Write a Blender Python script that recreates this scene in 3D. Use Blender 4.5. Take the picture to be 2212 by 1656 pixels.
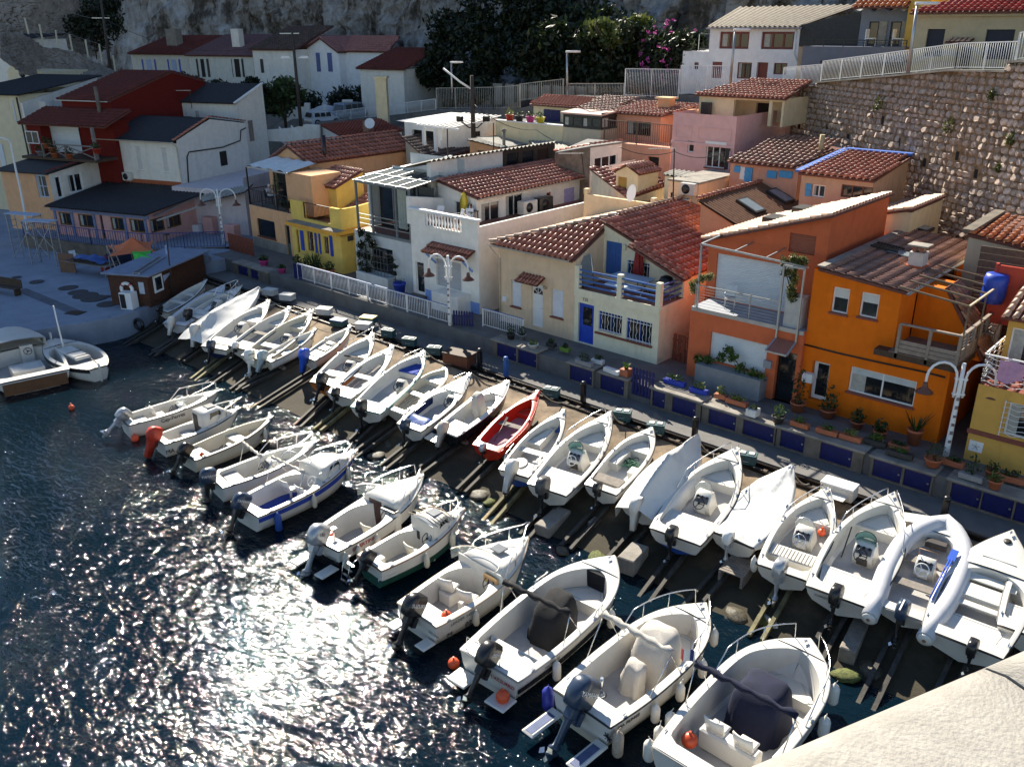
import bpy,random
from math import cos,sin,pi,hypot,atan2,sqrt,asin,atan,copysign,radians
from mathutils import Vector,Matrix,noise
V=Vector
R=radians;MT,MR=Matrix.Translation,Matrix.Rotation
random.seed(11)
sc=bpy.context.scene
for o in list(bpy.data.objects):bpy.data.objects.remove(o)
COL=sc.collection
# camera
CAMZ=16.5
FOC,PW,PH=1889.5,2212.0,1656.0
_p,_r,_y=R(22.3),R(-.4),R(42.5)
_right=V((1,0,0));_fwd=V((0,cos(_p),-sin(_p)));_up=_right.cross(_fwd)
_rt=_right*cos(_r)+_up*sin(_r)
_up=_up*cos(_r)-_right*sin(_r)
_rz=MR(_y,3,'Z')
_rt,_up,_fwd=_rz@_rt,_rz@_up,_rz@_fwd
cd=bpy.data.cameras.new('camera');cam=bpy.data.objects.new('camera',cd);COL.objects.link(cam)
cd.sensor_width=36;cd.lens=36*FOC/PW;cd.clip_start=.1;cd.clip_end=2000
cam.matrix_world=Matrix(((_rt.x,_up.x,-_fwd.x,0),(_rt.y,_up.y,-_fwd.y,0),(_rt.z,_up.z,-_fwd.z,CAMZ),(0,0,0,1)))
sc.camera=cam
# light
SUN_AZ,SUN_EL=R(-59),R(38)
w=bpy.data.worlds.new('World');sc.world=w;w.use_nodes=True
nt=w.node_tree;bg=nt.nodes['Background']
sky=nt.nodes.new('ShaderNodeTexSky');sky.sky_type='NISHITA';sky.sun_disc=False
sky.sun_elevation=SUN_EL;sky.sun_rotation=SUN_AZ%(2*pi)
sky.air_density=1.0;sky.dust_density=.0;sky.ozone_density=2.0
nt.links.new(sky.outputs[0],bg.inputs[0]);bg.inputs[1].default_value=.062
sd=bpy.data.lights.new('sun','SUN');sd.energy=4.6;sd.angle=R(.53);sd.color=(1,.92,.78)
sun=bpy.data.objects.new('sun',sd);COL.objects.link(sun)
SDIR=V((sin(SUN_AZ)*cos(SUN_EL),cos(SUN_AZ)*cos(SUN_EL),sin(SUN_EL)))
sun.rotation_euler=SDIR.to_track_quat('Z','Y').to_euler();sun.location=SDIR*80
sc.view_settings.view_transform='Standard';sc.view_settings.look='None'
sc.view_settings.exposure=1.3;sc.view_settings.gamma=1.0
sc.view_settings.use_curve_mapping=False
sc.render.engine='CYCLES'
sc.cycles.use_denoising=True;sc.cycles.max_bounces=7;sc.cycles.caustics_reflective=False
sc.cycles.sample_clamp_indirect=6
# where a picture ray meets the place
CP=V((0,0,CAMZ))
def ray(px,py):
 return(_fwd+_rt*((px-PW/2)/FOC)+_up*(-(py-PH/2)/FOC))
def GZ(px,py,z):
 d=ray(px,py);return CP+d*((z-CAMZ)/d.z)
SLK,SLY=.222,20.3
def slipz(y):return SLK*(y-SLY)
def GS(px,py,h=0):
 d=ray(px,py);t=(CAMZ+SLK*SLY-h)/(SLK*d.y-d.z);return CP+d*t
def GD(px,py,dist):
 d=ray(px,py);return CP+d*(dist/hypot(d.x,d.y))
class Fr:
 """a place's own axes: origin, turn about z; z stays absolute"""
 def __init__(s,ox,oy,rot=0):
  s.o=V((ox,oy,0));s.rot=rot;s.m=MR(-rot,3,'Z')
 def y(s,px,py,yl=0):
  d=s.m@ray(px,py);c=s.m@(CP-s.o);t=(yl-c.y)/d.y;q=c+d*t;return q.x,q.z
 def x(s,px,py,xl=0):
  d=s.m@ray(px,py);c=s.m@(CP-s.o);t=(xl-c.x)/d.x;q=c+d*t;return q.y,q.z
 def z(s,px,py,z):
  q=s.m@(GZ(px,py,z)-s.o);return q.x,q.y
 def w(s,x,y,z=0):
  q=MR(s.rot,3,'Z')@V((x,y,0))+s.o;return V((q.x,q.y,z))
# materials
MATS={}
def mat(name,col,rough=.7,var=.12,vs=3.0,bump=0.0,bs=30.0,metal=0.0,col2=None,rand=0.0,spec=.5,stain=0.0,stain_col=(.08,.06,.05),alpha=1.0,coat=0.0):
 if name in MATS:return MATS[name]
 m=bpy.data.materials.new(name);m.use_nodes=True;MATS[name]=m
 t=m.node_tree;N=t.nodes;L=t.links
 b=N['Principled BSDF'];b.inputs['Roughness'].default_value=rough;b.inputs['Metallic'].default_value=metal
 b.inputs['Specular IOR Level'].default_value=spec;b.inputs['Coat Weight'].default_value=coat
 tc=N.new('ShaderNodeTexCoord')
 c1=[max(0,c*(1-var))for c in col]+[1];c2=[min(1,c*(1+var))for c in(col2 or col)]+[1]
 n=N.new('ShaderNodeTexNoise');n.inputs['Scale'].default_value=vs;n.inputs['Detail'].default_value=6;n.inputs['Roughness'].default_value=.62
 L.new(tc.outputs['Object'],n.inputs['Vector'])
 cr=N.new('ShaderNodeValToRGB');cr.color_ramp.elements[0].position=.32;cr.color_ramp.elements[1].position=.68
 cr.color_ramp.elements[0].color=c1;cr.color_ramp.elements[1].color=c2
 L.new(n.outputs[0],cr.inputs[0]);out=cr.outputs[0]
 if rand:
  oi=N.new('ShaderNodeObjectInfo');hs=N.new('ShaderNodeHueSaturation')
  mr=N.new('ShaderNodeMapRange');mr.inputs[3].default_value=1-rand;mr.inputs[4].default_value=1+rand
  L.new(oi.outputs['Random'],mr.inputs[0]);L.new(mr.outputs[0],hs.inputs['Value']);L.new(out,hs.inputs['Color']);out=hs.outputs[0]
 if stain:
  mp=N.new('ShaderNodeMapping');mp.inputs['Scale'].default_value=(1.1,1.1,.22)
  n2=N.new('ShaderNodeTexNoise');n2.inputs['Scale'].default_value=1.6;n2.inputs['Detail'].default_value=8;n2.inputs['Roughness'].default_value=.7
  L.new(tc.outputs['Object'],mp.inputs[0]);L.new(mp.outputs[0],n2.inputs['Vector'])
  r2=N.new('ShaderNodeValToRGB');r2.color_ramp.elements[0].position=.52;r2.color_ramp.elements[1].position=.8
  r2.color_ramp.elements[1].color=(stain,stain,stain,1)
  L.new(n2.outputs[0],r2.inputs[0])
  mx=N.new('ShaderNodeMixRGB');L.new(r2.outputs[0],mx.inputs[0]);L.new(out,mx.inputs[1]);mx.inputs[2].default_value=(*stain_col,1);out=mx.outputs[0]
 L.new(out,b.inputs['Base Color'])
 if bump:
  nb=N.new('ShaderNodeTexNoise');nb.inputs['Scale'].default_value=bs;nb.inputs['Detail'].default_value=4
  L.new(tc.outputs['Object'],nb.inputs['Vector'])
  bp=N.new('ShaderNodeBump');bp.inputs['Strength'].default_value=bump;bp.inputs['Distance'].default_value=.02
  L.new(nb.outputs[0],bp.inputs['Height']);L.new(bp.outputs[0],b.inputs['Normal'])
 return m
def plaster(name,col,stain=.5):return mat(name,col,.9,.07,2.2,.5,45,stain=stain,spec=.25,stain_col=[c*.5 for c in col])
def glassm(name='window_glass',tint=(.012,.016,.02)):
 return mat(name,tint,.06,.3,.8,spec=.8)
def clearm():
 if 'clear_screen' in MATS:return MATS['clear_screen']
 m=bpy.data.materials.new('clear_screen');m.use_nodes=True;MATS['clear_screen']=m
 b=m.node_tree.nodes['Principled BSDF'];b.inputs['Base Color'].default_value=(.75,.85,.85,1);b.inputs['Roughness'].default_value=.05
 b.inputs['Alpha'].default_value=.25
 return m
def leafm(name,c1,c2,trans=.3):
 if name in MATS:return MATS[name]
 m=bpy.data.materials.new(name);m.use_nodes=True;MATS[name]=m
 t=m.node_tree;b=t.nodes['Principled BSDF'];b.inputs['Roughness'].default_value=.5
 g=t.nodes.new('ShaderNodeNewGeometry');cr=t.nodes.new('ShaderNodeValToRGB')
 cr.color_ramp.elements[0].color=(*c1,1);cr.color_ramp.elements[1].color=(*c2,1)
 t.links.new(g.outputs['Random Per Island'],cr.inputs[0]);t.links.new(cr.outputs[0],b.inputs['Base Color'])
 tr=t.nodes.new('ShaderNodeBsdfTranslucent');mx=t.nodes.new('ShaderNodeMixShader');mx.inputs[0].default_value=trans
 t.links.new(cr.outputs[0],tr.inputs[0]);t.links.new(b.outputs[0],mx.inputs[1]);t.links.new(tr.outputs[0],mx.inputs[2])
 t.links.new(mx.outputs[0],t.nodes['Material Output'].inputs[0]);return m
# meshes
class B:
 def __init__(s):s.v=[];s.f=[];s.s=[]
 def add(s,vs,fs,sm=False):
  n=len(s.v);s.v+=[tuple(q)for q in vs];s.f+=[tuple(i+n for i in f)for f in fs];s.s+=[sm]*len(fs);return s
 def box(s,x0,x1,y0,y1,z0,z1,mx=None,bv=0):
  if bv:
   bv=min(bv,abs(x1-x0)*.45,abs(y1-y0)*.45,abs(z1-z0)*.45)
   rings=[]
   for z,i in((z0,bv),(z0+bv,0),(z1-bv,0),(z1,bv)):
    a,b_,c,d=x0+i,x1-i,y0+i,y1-i;k=bv*.6
    rings.append([V(q)for q in((a+k,c,z),(b_-k,c,z),(b_,c+k,z),(b_,d-k,z),(b_-k,d,z),(a+k,d,z),(a,d-k,z),(a,c+k,z))])
   if mx:rings=[[mx@q for q in r]for r in rings]
   return s.loft(rings,True,True,True,False)
  vs=[V((x,y,z))for z in(z0,z1)for y in(y0,y1)for x in(x0,x1)]
  if mx:vs=[mx@q for q in vs]
  return s.add(vs,[(0,2,3,1),(4,5,7,6),(0,1,5,4),(2,6,7,3),(0,4,6,2),(1,3,7,5)])
 def beam(s,a,b,wd,ht=None,up=V((0,0,1))):
  a,b=V(a),V(b);ht=ht or wd;d=(b-a).normalized();u=up if abs(d.dot(up))<.98 else V((1,0,0))
  sx=d.cross(u).normalized()*wd/2;sy=sx.normalized().cross(d)*ht/2
  vs=[p+i*sx+j*sy for p in(a,b)for i,j in((-1,-1),(1,-1),(1,1),(-1,1))]
  return s.add(vs,[(0,1,2,3),(7,6,5,4),(0,4,5,1),(1,5,6,2),(2,6,7,3),(3,7,4,0)])
 def loft(s,rings,closed=True,cap0=False,cap1=False,sm=True):
  n=len(rings[0]);vs=[q for r in rings for q in r];fs=[]
  for i in range(len(rings)-1):
   for j in range(n if closed else n-1):
    k=(j+1)%n;fs.append((i*n+j,i*n+k,(i+1)*n+k,(i+1)*n+j))
  o=len(s.v);s.add(vs,fs,sm)
  if cap0:s.f.append(tuple(o+j for j in reversed(range(n))));s.s.append(False)
  if cap1:s.f.append(tuple(o+(len(rings)-1)*n+j for j in range(n)));s.s.append(False)
  return s
 def tube(s,pts,r,n=6,closed=False):
  pts=[V(p)for p in pts];rings=[];m=len(pts);ref=None
  for i,p in enumerate(pts):
   a=pts[(i-1)%m]if(closed or i)else p;b=pts[(i+1)%m]if(closed or i<m-1)else p
   d=(b-a).normalized()
   if ref is None:ref=d.orthogonal().normalized()
   ref=(ref-d*ref.dot(d)).normalized();q=d.cross(ref);rr=r[i]if isinstance(r,(list,tuple))else r
   rings.append([p+(ref*cos(2*pi*k/n)+q*sin(2*pi*k/n))*rr for k in range(n)])
  if closed:rings.append(rings[0]);return s.loft(rings,True)
  return s.loft(rings,True,True,True)
 def lathe(s,prof,n=12,mx=None,cap=True):
  rings=[]
  for r,z in prof:
   g=[V((r*cos(2*pi*k/n),r*sin(2*pi*k/n),z))for k in range(n)]
   rings.append([mx@q for q in g]if mx else g)
  return s.loft(rings,True,cap,cap)
 def sphere(s,c,r,n=10,m=6,sc3=(1,1,1)):
  c=V(c);rings=[]
  for i in range(m+1):
   t=pi*i/m;rr=max(1e-3,sin(t))*r;z=-cos(t)*r
   rings.append([c+V((rr*cos(2*pi*k/n)*sc3[0],rr*sin(2*pi*k/n)*sc3[1],z*sc3[2]))for k in range(n)])
  return s.loft(rings,True,True,True)
 def poly(s,pts):return s.add(pts,[tuple(range(len(pts)))])
 def prism(s,pts,vec):
  pts=[V(p)for p in pts];vec=V(vec);n=len(pts)
  return s.add(pts+[p+vec for p in pts],[tuple(reversed(range(n))),tuple(range(n,2*n))]+[(i,(i+1)%n,n+(i+1)%n,n+i)for i in range(n)])
 def grid(s,fn,nu,nv,sm=True):
  vs=[fn(i/nu,j/nv)for j in range(nv+1)for i in range(nu+1)];n=nu+1
  return s.add(vs,[(j*n+i,j*n+i+1,(j+1)*n+i+1,(j+1)*n+i)for j in range(nv)for i in range(nu)],sm)
 def leaves(s,c,rad,n,size=.14,rng=random,hollow=.45,flat=1.0):
  c=V(c)
  for _ in range(n):
   d=V((rng.gauss(0,1),rng.gauss(0,1),rng.gauss(0,1))).normalized();k=hollow+(1-hollow)*rng.random()**.6
   k*=.72+.4*noise.noise(d*2.3+c*.37)
   p=c+V((d.x*rad[0],d.y*rad[1],d.z*rad[2]))*k
   u=V((rng.gauss(0,1),rng.gauss(0,1),rng.gauss(0,1)*flat)).normalized();t=u.orthogonal().normalized();b_=u.cross(t)
   a=rng.random()*6.28;t,b_=t*cos(a)+b_*sin(a),b_*cos(a)-t*sin(a);z=size*(.6+.8*rng.random())
   s.add([p-t*z,p+b_*z*.42,p+t*z,p-b_*z*.42],[(0,1,2,3)])
  return s
 def mesh(s,name,m,off=None):
  me=bpy.data.meshes.new(name)
  vs=s.v if off is None else[(x-off[0],y-off[1],z-off[2])for x,y,z in s.v]
  me.from_pydata(vs,[],s.f);me.polygons.foreach_set('use_smooth',s.s)
  if m:me.materials.append(m)
  me.update();return me
def Box(*a,**k):return B().box(*a,**k)
def Beam(*a):return B().beam(*a)
def Tube(*a):return B().tube(*a)
def Lathe(*a):return B().lathe(*a)
def Prism(*a):return B().prism(*a)
ZB={}
def link(name,data,parent=None,label=None,cat=None,group=None,kind=None,mw=None):
 o=bpy.data.objects.new(name,data);COL.objects.link(o)
 if parent:o.parent=parent
 if mw is not None:o.matrix_local=mw
 if label:o['label']=label
 if cat:o['category']=cat
 if group:o['group']=group
 if kind:o['kind']=kind
 return o
def zb(p):
 while p is not None:
  if p.name in ZB:return ZB[p.name]
  p=p.parent
 return 0
def P(name,b,m,parent=None,label=None,kind=None,**k):
 """one part = one mesh object"""
 z=zb(parent)
 return link(name,b.mesh(name,m,(0,0,z)if z else None),parent,label,kind=kind,**k)
def T(name,label,cat,loc=(0,0,0),rot=0,group=None):
 o=link(name,None,None,label,cat,group);o.empty_display_size=.2;o.location=loc;o.rotation_euler=(0,0,rot);return o
def H(name,label,fr,base,cat='house',group=None):
 """an Empty at the base of a building; its parts keep absolute heights"""
 o=T(name,label,cat,(fr.o.x,fr.o.y,base),fr.rot,group);ZB[o.name]=base;return o
def solid(name,label,cat,b,m,loc=(0,0,0),rot=0,group=None):
 o=link(name,b.mesh(name,m),None,label,cat,group);o.location=loc;o.rotation_euler=(0,0,rot);return o
def I(name,me,parent,mx):
 z=zb(parent)
 if z:mx=MT((0,0,-z))@mx
 return link(name,me,parent,mw=mx)
def dup(src,parent=None,**k):
 c=src.copy();COL.objects.link(c)
 if parent:c.parent=parent
 for a,v in k.items():
  if a in('label','group'):c[a]=v
 for ch in src.children:dup(ch,c)
 return c
def struct(name,b,m):return link(name,b.mesh(name,m),kind='structure')
def mxat(p,rz=0,rx=0,ry=0,s=1):
 return MT(p)@MR(rz,4,'Z')@MR(ry,4,'Y')@MR(rx,4,'X')@Matrix.Diagonal((s,s,s,1))
def text(body,size,m,parent,mw,name='lettering',ext=.004):
 c=bpy.data.curves.new(name,'FONT');c.body=body;c.size=size;c.extrude=ext;c.align_x='CENTER';c.align_y='CENTER'
 ob=bpy.data.objects.new('_t',c);COL.objects.link(ob)
 dg=bpy.context.evaluated_depsgraph_get();me=bpy.data.meshes.new_from_object(ob.evaluated_get(dg));bpy.data.objects.remove(ob)
 me.materials.clear();me.materials.append(m);me.name=name
 z=zb(parent)
 if z:mw=MT((0,0,-z))@mw
 return link(name,me,parent,mw=mw)
WHITE=mat('white_paint',(.8,.8,.79),.45,.04)
BLACK=mat('black_plastic',(.012,.012,.014),.35,.3)
CONC=mat('concrete',(.27,.245,.21),.9,.25,1.5,.6,25,stain=.5)
CONCD=mat('old_concrete',(.16,.135,.105),.92,.35,1.2,.8,18,stain=.6)
STEEL=mat('stainless_steel',(.7,.7,.7),.22,.05,metal=1)
GALV=mat('galvanised_steel',(.42,.44,.46),.4,.1,metal=.8)
WOODD=mat('dark_wood',(.06,.035,.02),.7,.3,6)
BLUED=mat('blue_painted_door',(.006,.010,.10),.5,.25,4,stain=.35)
GLASS=glassm()
# water
def water():
 m=bpy.data.materials.new('sea_water');m.use_nodes=True;t=m.node_tree;N=t.nodes;L=t.links;b=N['Principled BSDF']
 b.inputs['Base Color'].default_value=(.0015,.008,.014,1);b.inputs['Roughness'].default_value=.035;b.inputs['IOR'].default_value=1.33
 b.inputs['Specular IOR Level'].default_value=.3
 tc=N.new('ShaderNodeTexCoord');prev=None
 for sc_,dist,rot,det in((.55,.105,1.0,2),(2.2,.06,1.15,2),(8,.018,.9,3)):
  mp=N.new('ShaderNodeMapping');mp.inputs['Rotation'].default_value=(0,0,rot);mp.inputs['Scale'].default_value=(.75,1.4,1)
  n=N.new('ShaderNodeTexNoise');n.inputs['Scale'].default_value=sc_;n.inputs['Detail'].default_value=det;n.inputs['Distortion'].default_value=.6
  L.new(tc.outputs['Object'],mp.inputs[0]);L.new(mp.outputs[0],n.inputs['Vector'])
  bp=N.new('ShaderNodeBump');bp.inputs['Distance'].default_value=dist;bp.inputs['Strength'].default_value=1.0
  L.new(n.outputs[0],bp.inputs['Height'])
  if prev:L.new(prev.outputs[0],bp.inputs['Normal'])
  prev=bp
 L.new(prev.outputs[0],b.inputs['Normal'])
 s=B().poly([(-160,-60,0),(60,-60,0),(60,27,0),(-160,27,0)]);struct('sea',s,m)
water()
# slip, track ledge, paths
SLIPM=mat('slip_concrete',(.15,.108,.07),.9,.35,.9,.7,14,col2=(.25,.185,.12),stain=.85,stain_col=(.05,.036,.022))
s=B()
def slipf(u,v):
 x=-56+u*62;y=16.5+v*10.2
 return V((x,y,slipz(y)+.03*noise.noise(V((x*.4,y*.4,0)))+(.02*noise.noise(V((x*2,y*2,3))))))
s.grid(slipf,240,50);struct('slipway',s,SLIPM)
t=SLIPM.node_tree;N=t.nodes;L=t.links;pb=N['Principled BSDF'];tc=N.new('ShaderNodeTexCoord');sx=N.new('ShaderNodeSeparateXYZ');nz=N.new('ShaderNodeTexNoise');nz.inputs['Scale'].default_value=.8;nz.inputs['Detail'].default_value=7
ad=N.new('ShaderNodeMath');ad.operation='MULTIPLY_ADD';ad.inputs[1].default_value=3.4;mr=N.new('ShaderNodeMapRange');mr.inputs[1].default_value=23.2;mr.inputs[2].default_value=26.2;mr.inputs[3].default_value=.92;mr.inputs[4].default_value=0
mx=N.new('ShaderNodeMixRGB');mx.inputs[2].default_value=(.028,.024,.012,1);old=pb.inputs['Base Color'].links[0].from_socket
for a,c in((tc.outputs['Object'],sx.inputs[0]),(tc.outputs['Object'],nz.inputs['Vector']),(nz.outputs[0],ad.inputs[0]),(sx.outputs[1],ad.inputs[2]),(ad.outputs[0],mr.inputs[0]),(mr.outputs[0],mx.inputs[0]),(old,mx.inputs[1]),(mx.outputs[0],pb.inputs['Base Color'])):L.new(a,c)
MOSS=mat('seaweed',(.05,.075,.015),.8,.5,5,1,30,col2=(.12,.13,.03))
# rocks at the water edge
rk=random.Random(5)
RKL=[a+' at the waterline '+b for b in('below the black shrouded boat','below the cuddy cruiser','below the net boat')for a in('rounded brown rock','small dark rock','low greenish rock','flat brown rock','pale weedy rock')]
ROCKM=mat('wet_rock',(.045,.038,.025),.5,.4,4,1.0,12,col2=(.09,.075,.045))
def rock_mesh(r):
 b=B().sphere((0,0,0),1,9,6)
 b.v=[tuple(V(q)*(1+.45*noise.noise(V(q)*1.4+V((r*7.1,0,0)))))for q in b.v]
 return b
for i,(px,py,sz)in enumerate(((1035,1070,.55),(1010,1030,.4),(1060,1085,.4),(840,962,.5),(815,985,.45),(1290,1205,.5),(1325,1225,.4),(1590,1330,.5),(1645,1340,.4),(1345,1180,.45),(1880,1445,.6),(1830,1460,.5),(1215,1190,.35),(880,985,.35))):
 p=GZ(px,py,.02);b=rock_mesh(i);o=solid('shore_rock',RKL[i],'rock',b,MOSS if i%3==2 else ROCKM,p,rk.random()*6,'rocks along the waterline')
 o.scale=(sz*.85,sz*.6,sz*.34)
# ground: one sheet, stepping up behind the front row
GROUNDM=mat('ground_earth',(.16,.14,.11),.95,.35,.8,.6,9)
def gz(x,y):
 def ss(a,b,t):t=max(0,min(1,(t-a)/(b-a)));return t*t*(3-2*t)
 z=2.29+1.4*ss(41,46,y)+4.0*ss(47,54,y)
 if x<-48:z+=-1.2*ss(-48,-56,x)*(1-ss(33,38,y))*0
 return z+26*ss(66,120,y)
PATHM=mat('walkway_concrete',(.14,.135,.13),.92,.2,1.1,.5,20,stain=.45)
s=B().grid(lambda u,v:V((-200+270*u,43+v*130,gz(-200+270*u,43+v*130))),60,60);struct('ground',s,GROUNDM)
# upper walkway slab under the front houses, lower path, track ledge
s=Box(-54,30,29.06,43.2,-1,2.3);struct('walkway',s,PATHM)
s=Box(-53,30,27.5,29.055,-1,1.5);struct('lower_path',s,PATHM)
s=Box(-53.5,30,26.55,27.5,-1,1.36);struct('track_bed',s,CONCD)
RAILM=mat('rusty_rail_steel',(.025,.02,.017),.3,.4,5,.5,20,metal=.5)
t=T('winch_rail','long dark steel track running along the head of the slip','track',(-53,27,1.36))
for yy,hh in((26.75,.16),(27.28,.16)):
 P('rail',Box(0,62,yy-27-.05,yy-27+.05,0,hh),RAILM,t)
sl=B()
for i in range(100):sl.box(.3+i*.62,.3+i*.62+.16,-.4,.42,.001,.05)
P('sleeper',sl,WOODD,t,kind='stuff')
# left quay
QM=mat('shade_tinted_quay_concrete',(.24,.28,.35),.9,.14,.7,.4,22,stain=.4,stain_col=(.16,.17,.2))  # concrete colour carries the blue of the shade lying on the quay
pts=[GZ(*p,1.3)for p in((-300,690),(-60,722),(0,719),(60,718),(130,706),(190,698),(240,689),(300,673),(340,656),(372,640))]
pts=[V((p.x,p.y,1.3))for p in pts]+[V((-52,27.5,1.3)),V((-53,31,1.3)),V((-53,44,1.3)),V((-140,44,1.3)),V((-140,5,1.3))]
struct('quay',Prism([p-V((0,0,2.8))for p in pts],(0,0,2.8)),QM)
# edge coping of the quay
b=B()
for i in range(8):
 a,c=pts[i],pts[i+1];n=V((-(c-a).y,(c-a).x,0)).normalized()
 b.prism([a+V((0,0,.004)),c+V((0,0,.004)),c+n*.35+V((0,0,.004)),a+n*.35+V((0,0,.004))],(0,0,.05))
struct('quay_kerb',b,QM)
# cliff
def interp(tab,x):
 if x<=tab[0][0]:return tab[0][1]
 for(a,p),(b,q)in zip(tab,tab[1:]):
  if x<=b:return p+(q-p)*(x-a)/(b-a)
 return tab[-1][1]
RIDGE=((-215,112),(-150,96),(-130,83),(-122,68.5),(-97,58.5),(-73,49),(-60,44),(-47,39),(-20,35),(60,32))
BASEY=((-215,30),(-150,62),(-125,74),(-100,76),(-80,74),(-62,70),(-45,66),(-25,64),(0,62),(60,58))
def cliffm():
 m=bpy.data.materials.new('limestone');m.use_nodes=True;t=m.node_tree;N=t.nodes;L=t.links;b=N['Principled BSDF'];b.inputs['Roughness'].default_value=.9
 tc=N.new('ShaderNodeTexCoord');mp=N.new('ShaderNodeMapping');mp.inputs['Scale'].default_value=(1,1,.5);L.new(tc.outputs['Object'],mp.inputs[0])
 n=N.new('ShaderNodeTexNoise');n.inputs['Scale'].default_value=.3;n.inputs['Detail'].default_value=14;n.inputs['Roughness'].default_value=.74;n.inputs['Distortion'].default_value=.25
 L.new(mp.outputs[0],n.inputs['Vector']);cr=N.new('ShaderNodeValToRGB');e=cr.color_ramp.elements
 e[0].position=.36;e[0].color=(.03,.027,.022,1);e[1].position=.66;e[1].color=(.42,.42,.42,1)
 k=e.new(.44);k.color=(.09,.075,.06,1);k=e.new(.5);k.color=(.24,.225,.21,1)
 L.new(n.outputs[0],cr.inputs[0]);L.new(cr.outputs[0],b.inputs['Base Color'])
 n2=N.new('ShaderNodeTexNoise');n2.inputs['Scale'].default_value=1.3;n2.inputs['Detail'].default_value=10;L.new(mp.outputs[0],n2.inputs['Vector'])
 bp=N.new('ShaderNodeBump');bp.inputs['Distance'].default_value=.6;bp.inputs['Strength'].default_value=1;L.new(n2.outputs[0],bp.inputs['Height']);L.new(bp.outputs[0],b.inputs['Normal'])
 return m
def clifff(u,v):
 x=-215+u*275;top=interp(RIDGE,x);y0=interp(BASEY,x);z=5+v*(top-5)
 y=y0+14*v**1.3
 p=V((x*.11,z*.09,1.7));amp=min(1,v*6)*(1 if v<.97 else .3)
 y+=amp*(3.2*noise.fractal(p,1.0,2.1,5)+2.2*abs(noise.noise(V((x*.3,z*.12,9))))+1.2*noise.noise(V((x*.9,z*.55,4)))+.7*abs(noise.noise(V((x*2.1,z*1.2,8)))))
 return V((x,y,z))
b=B().grid(clifff,420,110,False)
n0=len(b.v);top=[V(q)for q in b.v[-421:]]
b.v+=[(q.x,q.y+60,q.z-15)for q in top]
b.f+=[(n0-421+i,n0-420+i,n0+i+1,n0+i)for i in range(420)];b.s+=[False]*420
struct('cliff',b,cliffm())
# parapet beside the camera
PARM=mat('parapet_stone',(.34,.32,.285),.9,.14,9,.3,90,rand=.05,stain=.7,stain_col=(.23,.21,.18))
zt=CAMZ-1.35
a,c=GZ(1495,1656,zt),GZ(2212,1362,zt)
d=(c-a).normalized();n=V((d.y,-d.x,0))
if n.dot(V((0,0,0))-a)<0:n=-n
t=T('parapet','pale rough stone parapet with rounded edge in the near corner','parapet',(a.x,a.y,zt-1.0))
jl=GZ(2128,1428,zt);j=(jl-a).dot(d)
for k,(s0,s1)in enumerate(((j-3.2,j-1.605),(j-1.6,j-.004),(j+.004,j+1.6),(j+1.605,j+3.2))):
 prof=[(0,-.9),(0,-.10),(.012,-.05),(.04,-.015),(.09,0),(.62,0),(.66,-.02),(.68,-.9)]
 b=B();rings=[]
 for i in range(9):
  sx=s0+(s1-s0)*i/8
  rings.append([d*sx+n*q+V((0,0,1.0+z+.006*noise.noise(V((sx*3,q*4,k)))))for q,z in prof])
 b.loft(rings,True,True,True);P('coping_stone',b,PARM,t)
# measuring frames on the photograph (px of the 2212 px wide picture)
def crop(cx,cy,wsrc,wout=2208.0):
 k=2212/3840;s_=wsrc/wout*k
 return lambda x,y:(cx*k+x*s_,cy*k+y*s_)
qA,qB,qC,qD=crop(0,0,1000),crop(950,0,1000),crop(1900,0,1000),crop(2840,0,1000)
qb,q2,q3,q4=crop(0,700,1000),crop(900,600,1000),crop(1800,650,1000),crop(2700,650,1140,2212)
q5,q6,q7=crop(2840,1350,1000),crop(1900,1250,1000),crop(900,950,900)
e1,e2,e3,e4,e5=crop(0,0,640),crop(0,450,640),crop(400,700,600),crop(1500,300,600),crop(3400,1000,440,1269)
W0=Fr(0,0,0);WY=W0.y
def V2(a):return V((a[0],a[1],0))
# building kit
def xf(b,m):b.v=[tuple(m@V(q))for q in b.v];return b
def pmx(A,C):
 """panel axes: x along the wall, y into the house, z up"""
 a,c=V2(A),V2(C);d=(c-a).normalized();n=V((-d.y,d.x,0))
 return Matrix(((d.x,n.x,0,a.x),(d.y,n.y,0,a.y),(0,0,1,0),(0,0,0,1)))
def panel(b,A,C,z0,top,holes=(),depth=.2):
 L=(V2(C)-V2(A)).length;prof=[(0,top),(L,top)]if not isinstance(top,(list,tuple))else list(top)
 tz=lambda s:interp(prof,s);mx=pmx(A,C)
 cuts=sorted({0,L}|{round(s,4)for s,_ in prof if 0<s<L}|{round(q,4)for h in holes for q in h[:2]if 0<q<L})
 for s0,s1 in zip(cuts,cuts[1:]):
  if s1-s0<1e-3:continue
  mid=(s0+s1)/2;hs=sorted([h for h in holes if h[0]<mid<h[1]],key=lambda h:h[2]);z=z0
  for h in hs:
   if h[2]>z:b.add([mx@V(q)for q in((s0,0,z),(s1,0,z),(s1,0,h[2]),(s0,0,h[2]))],[(0,1,2,3)])
   z=h[3]
  b.add([mx@V(q)for q in((s0,0,z),(s1,0,z),(s1,0,tz(s1)),(s0,0,tz(s0)))],[(0,1,2,3)])
 for s0,s1,z0_,z1_ in[h[:4]for h in holes]:
  for q in(((s0,z0_),(s1,z0_)),((s1,z0_),(s1,z1_)),((s1,z1_),(s0,z1_)),((s0,z1_),(s0,z0_))):
   (a,z),(c,y)=q;b.add([mx@V(k)for k in((a,0,z),(c,0,y),(c,depth,y),(a,depth,z))],[(0,1,2,3)])
 return b
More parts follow.
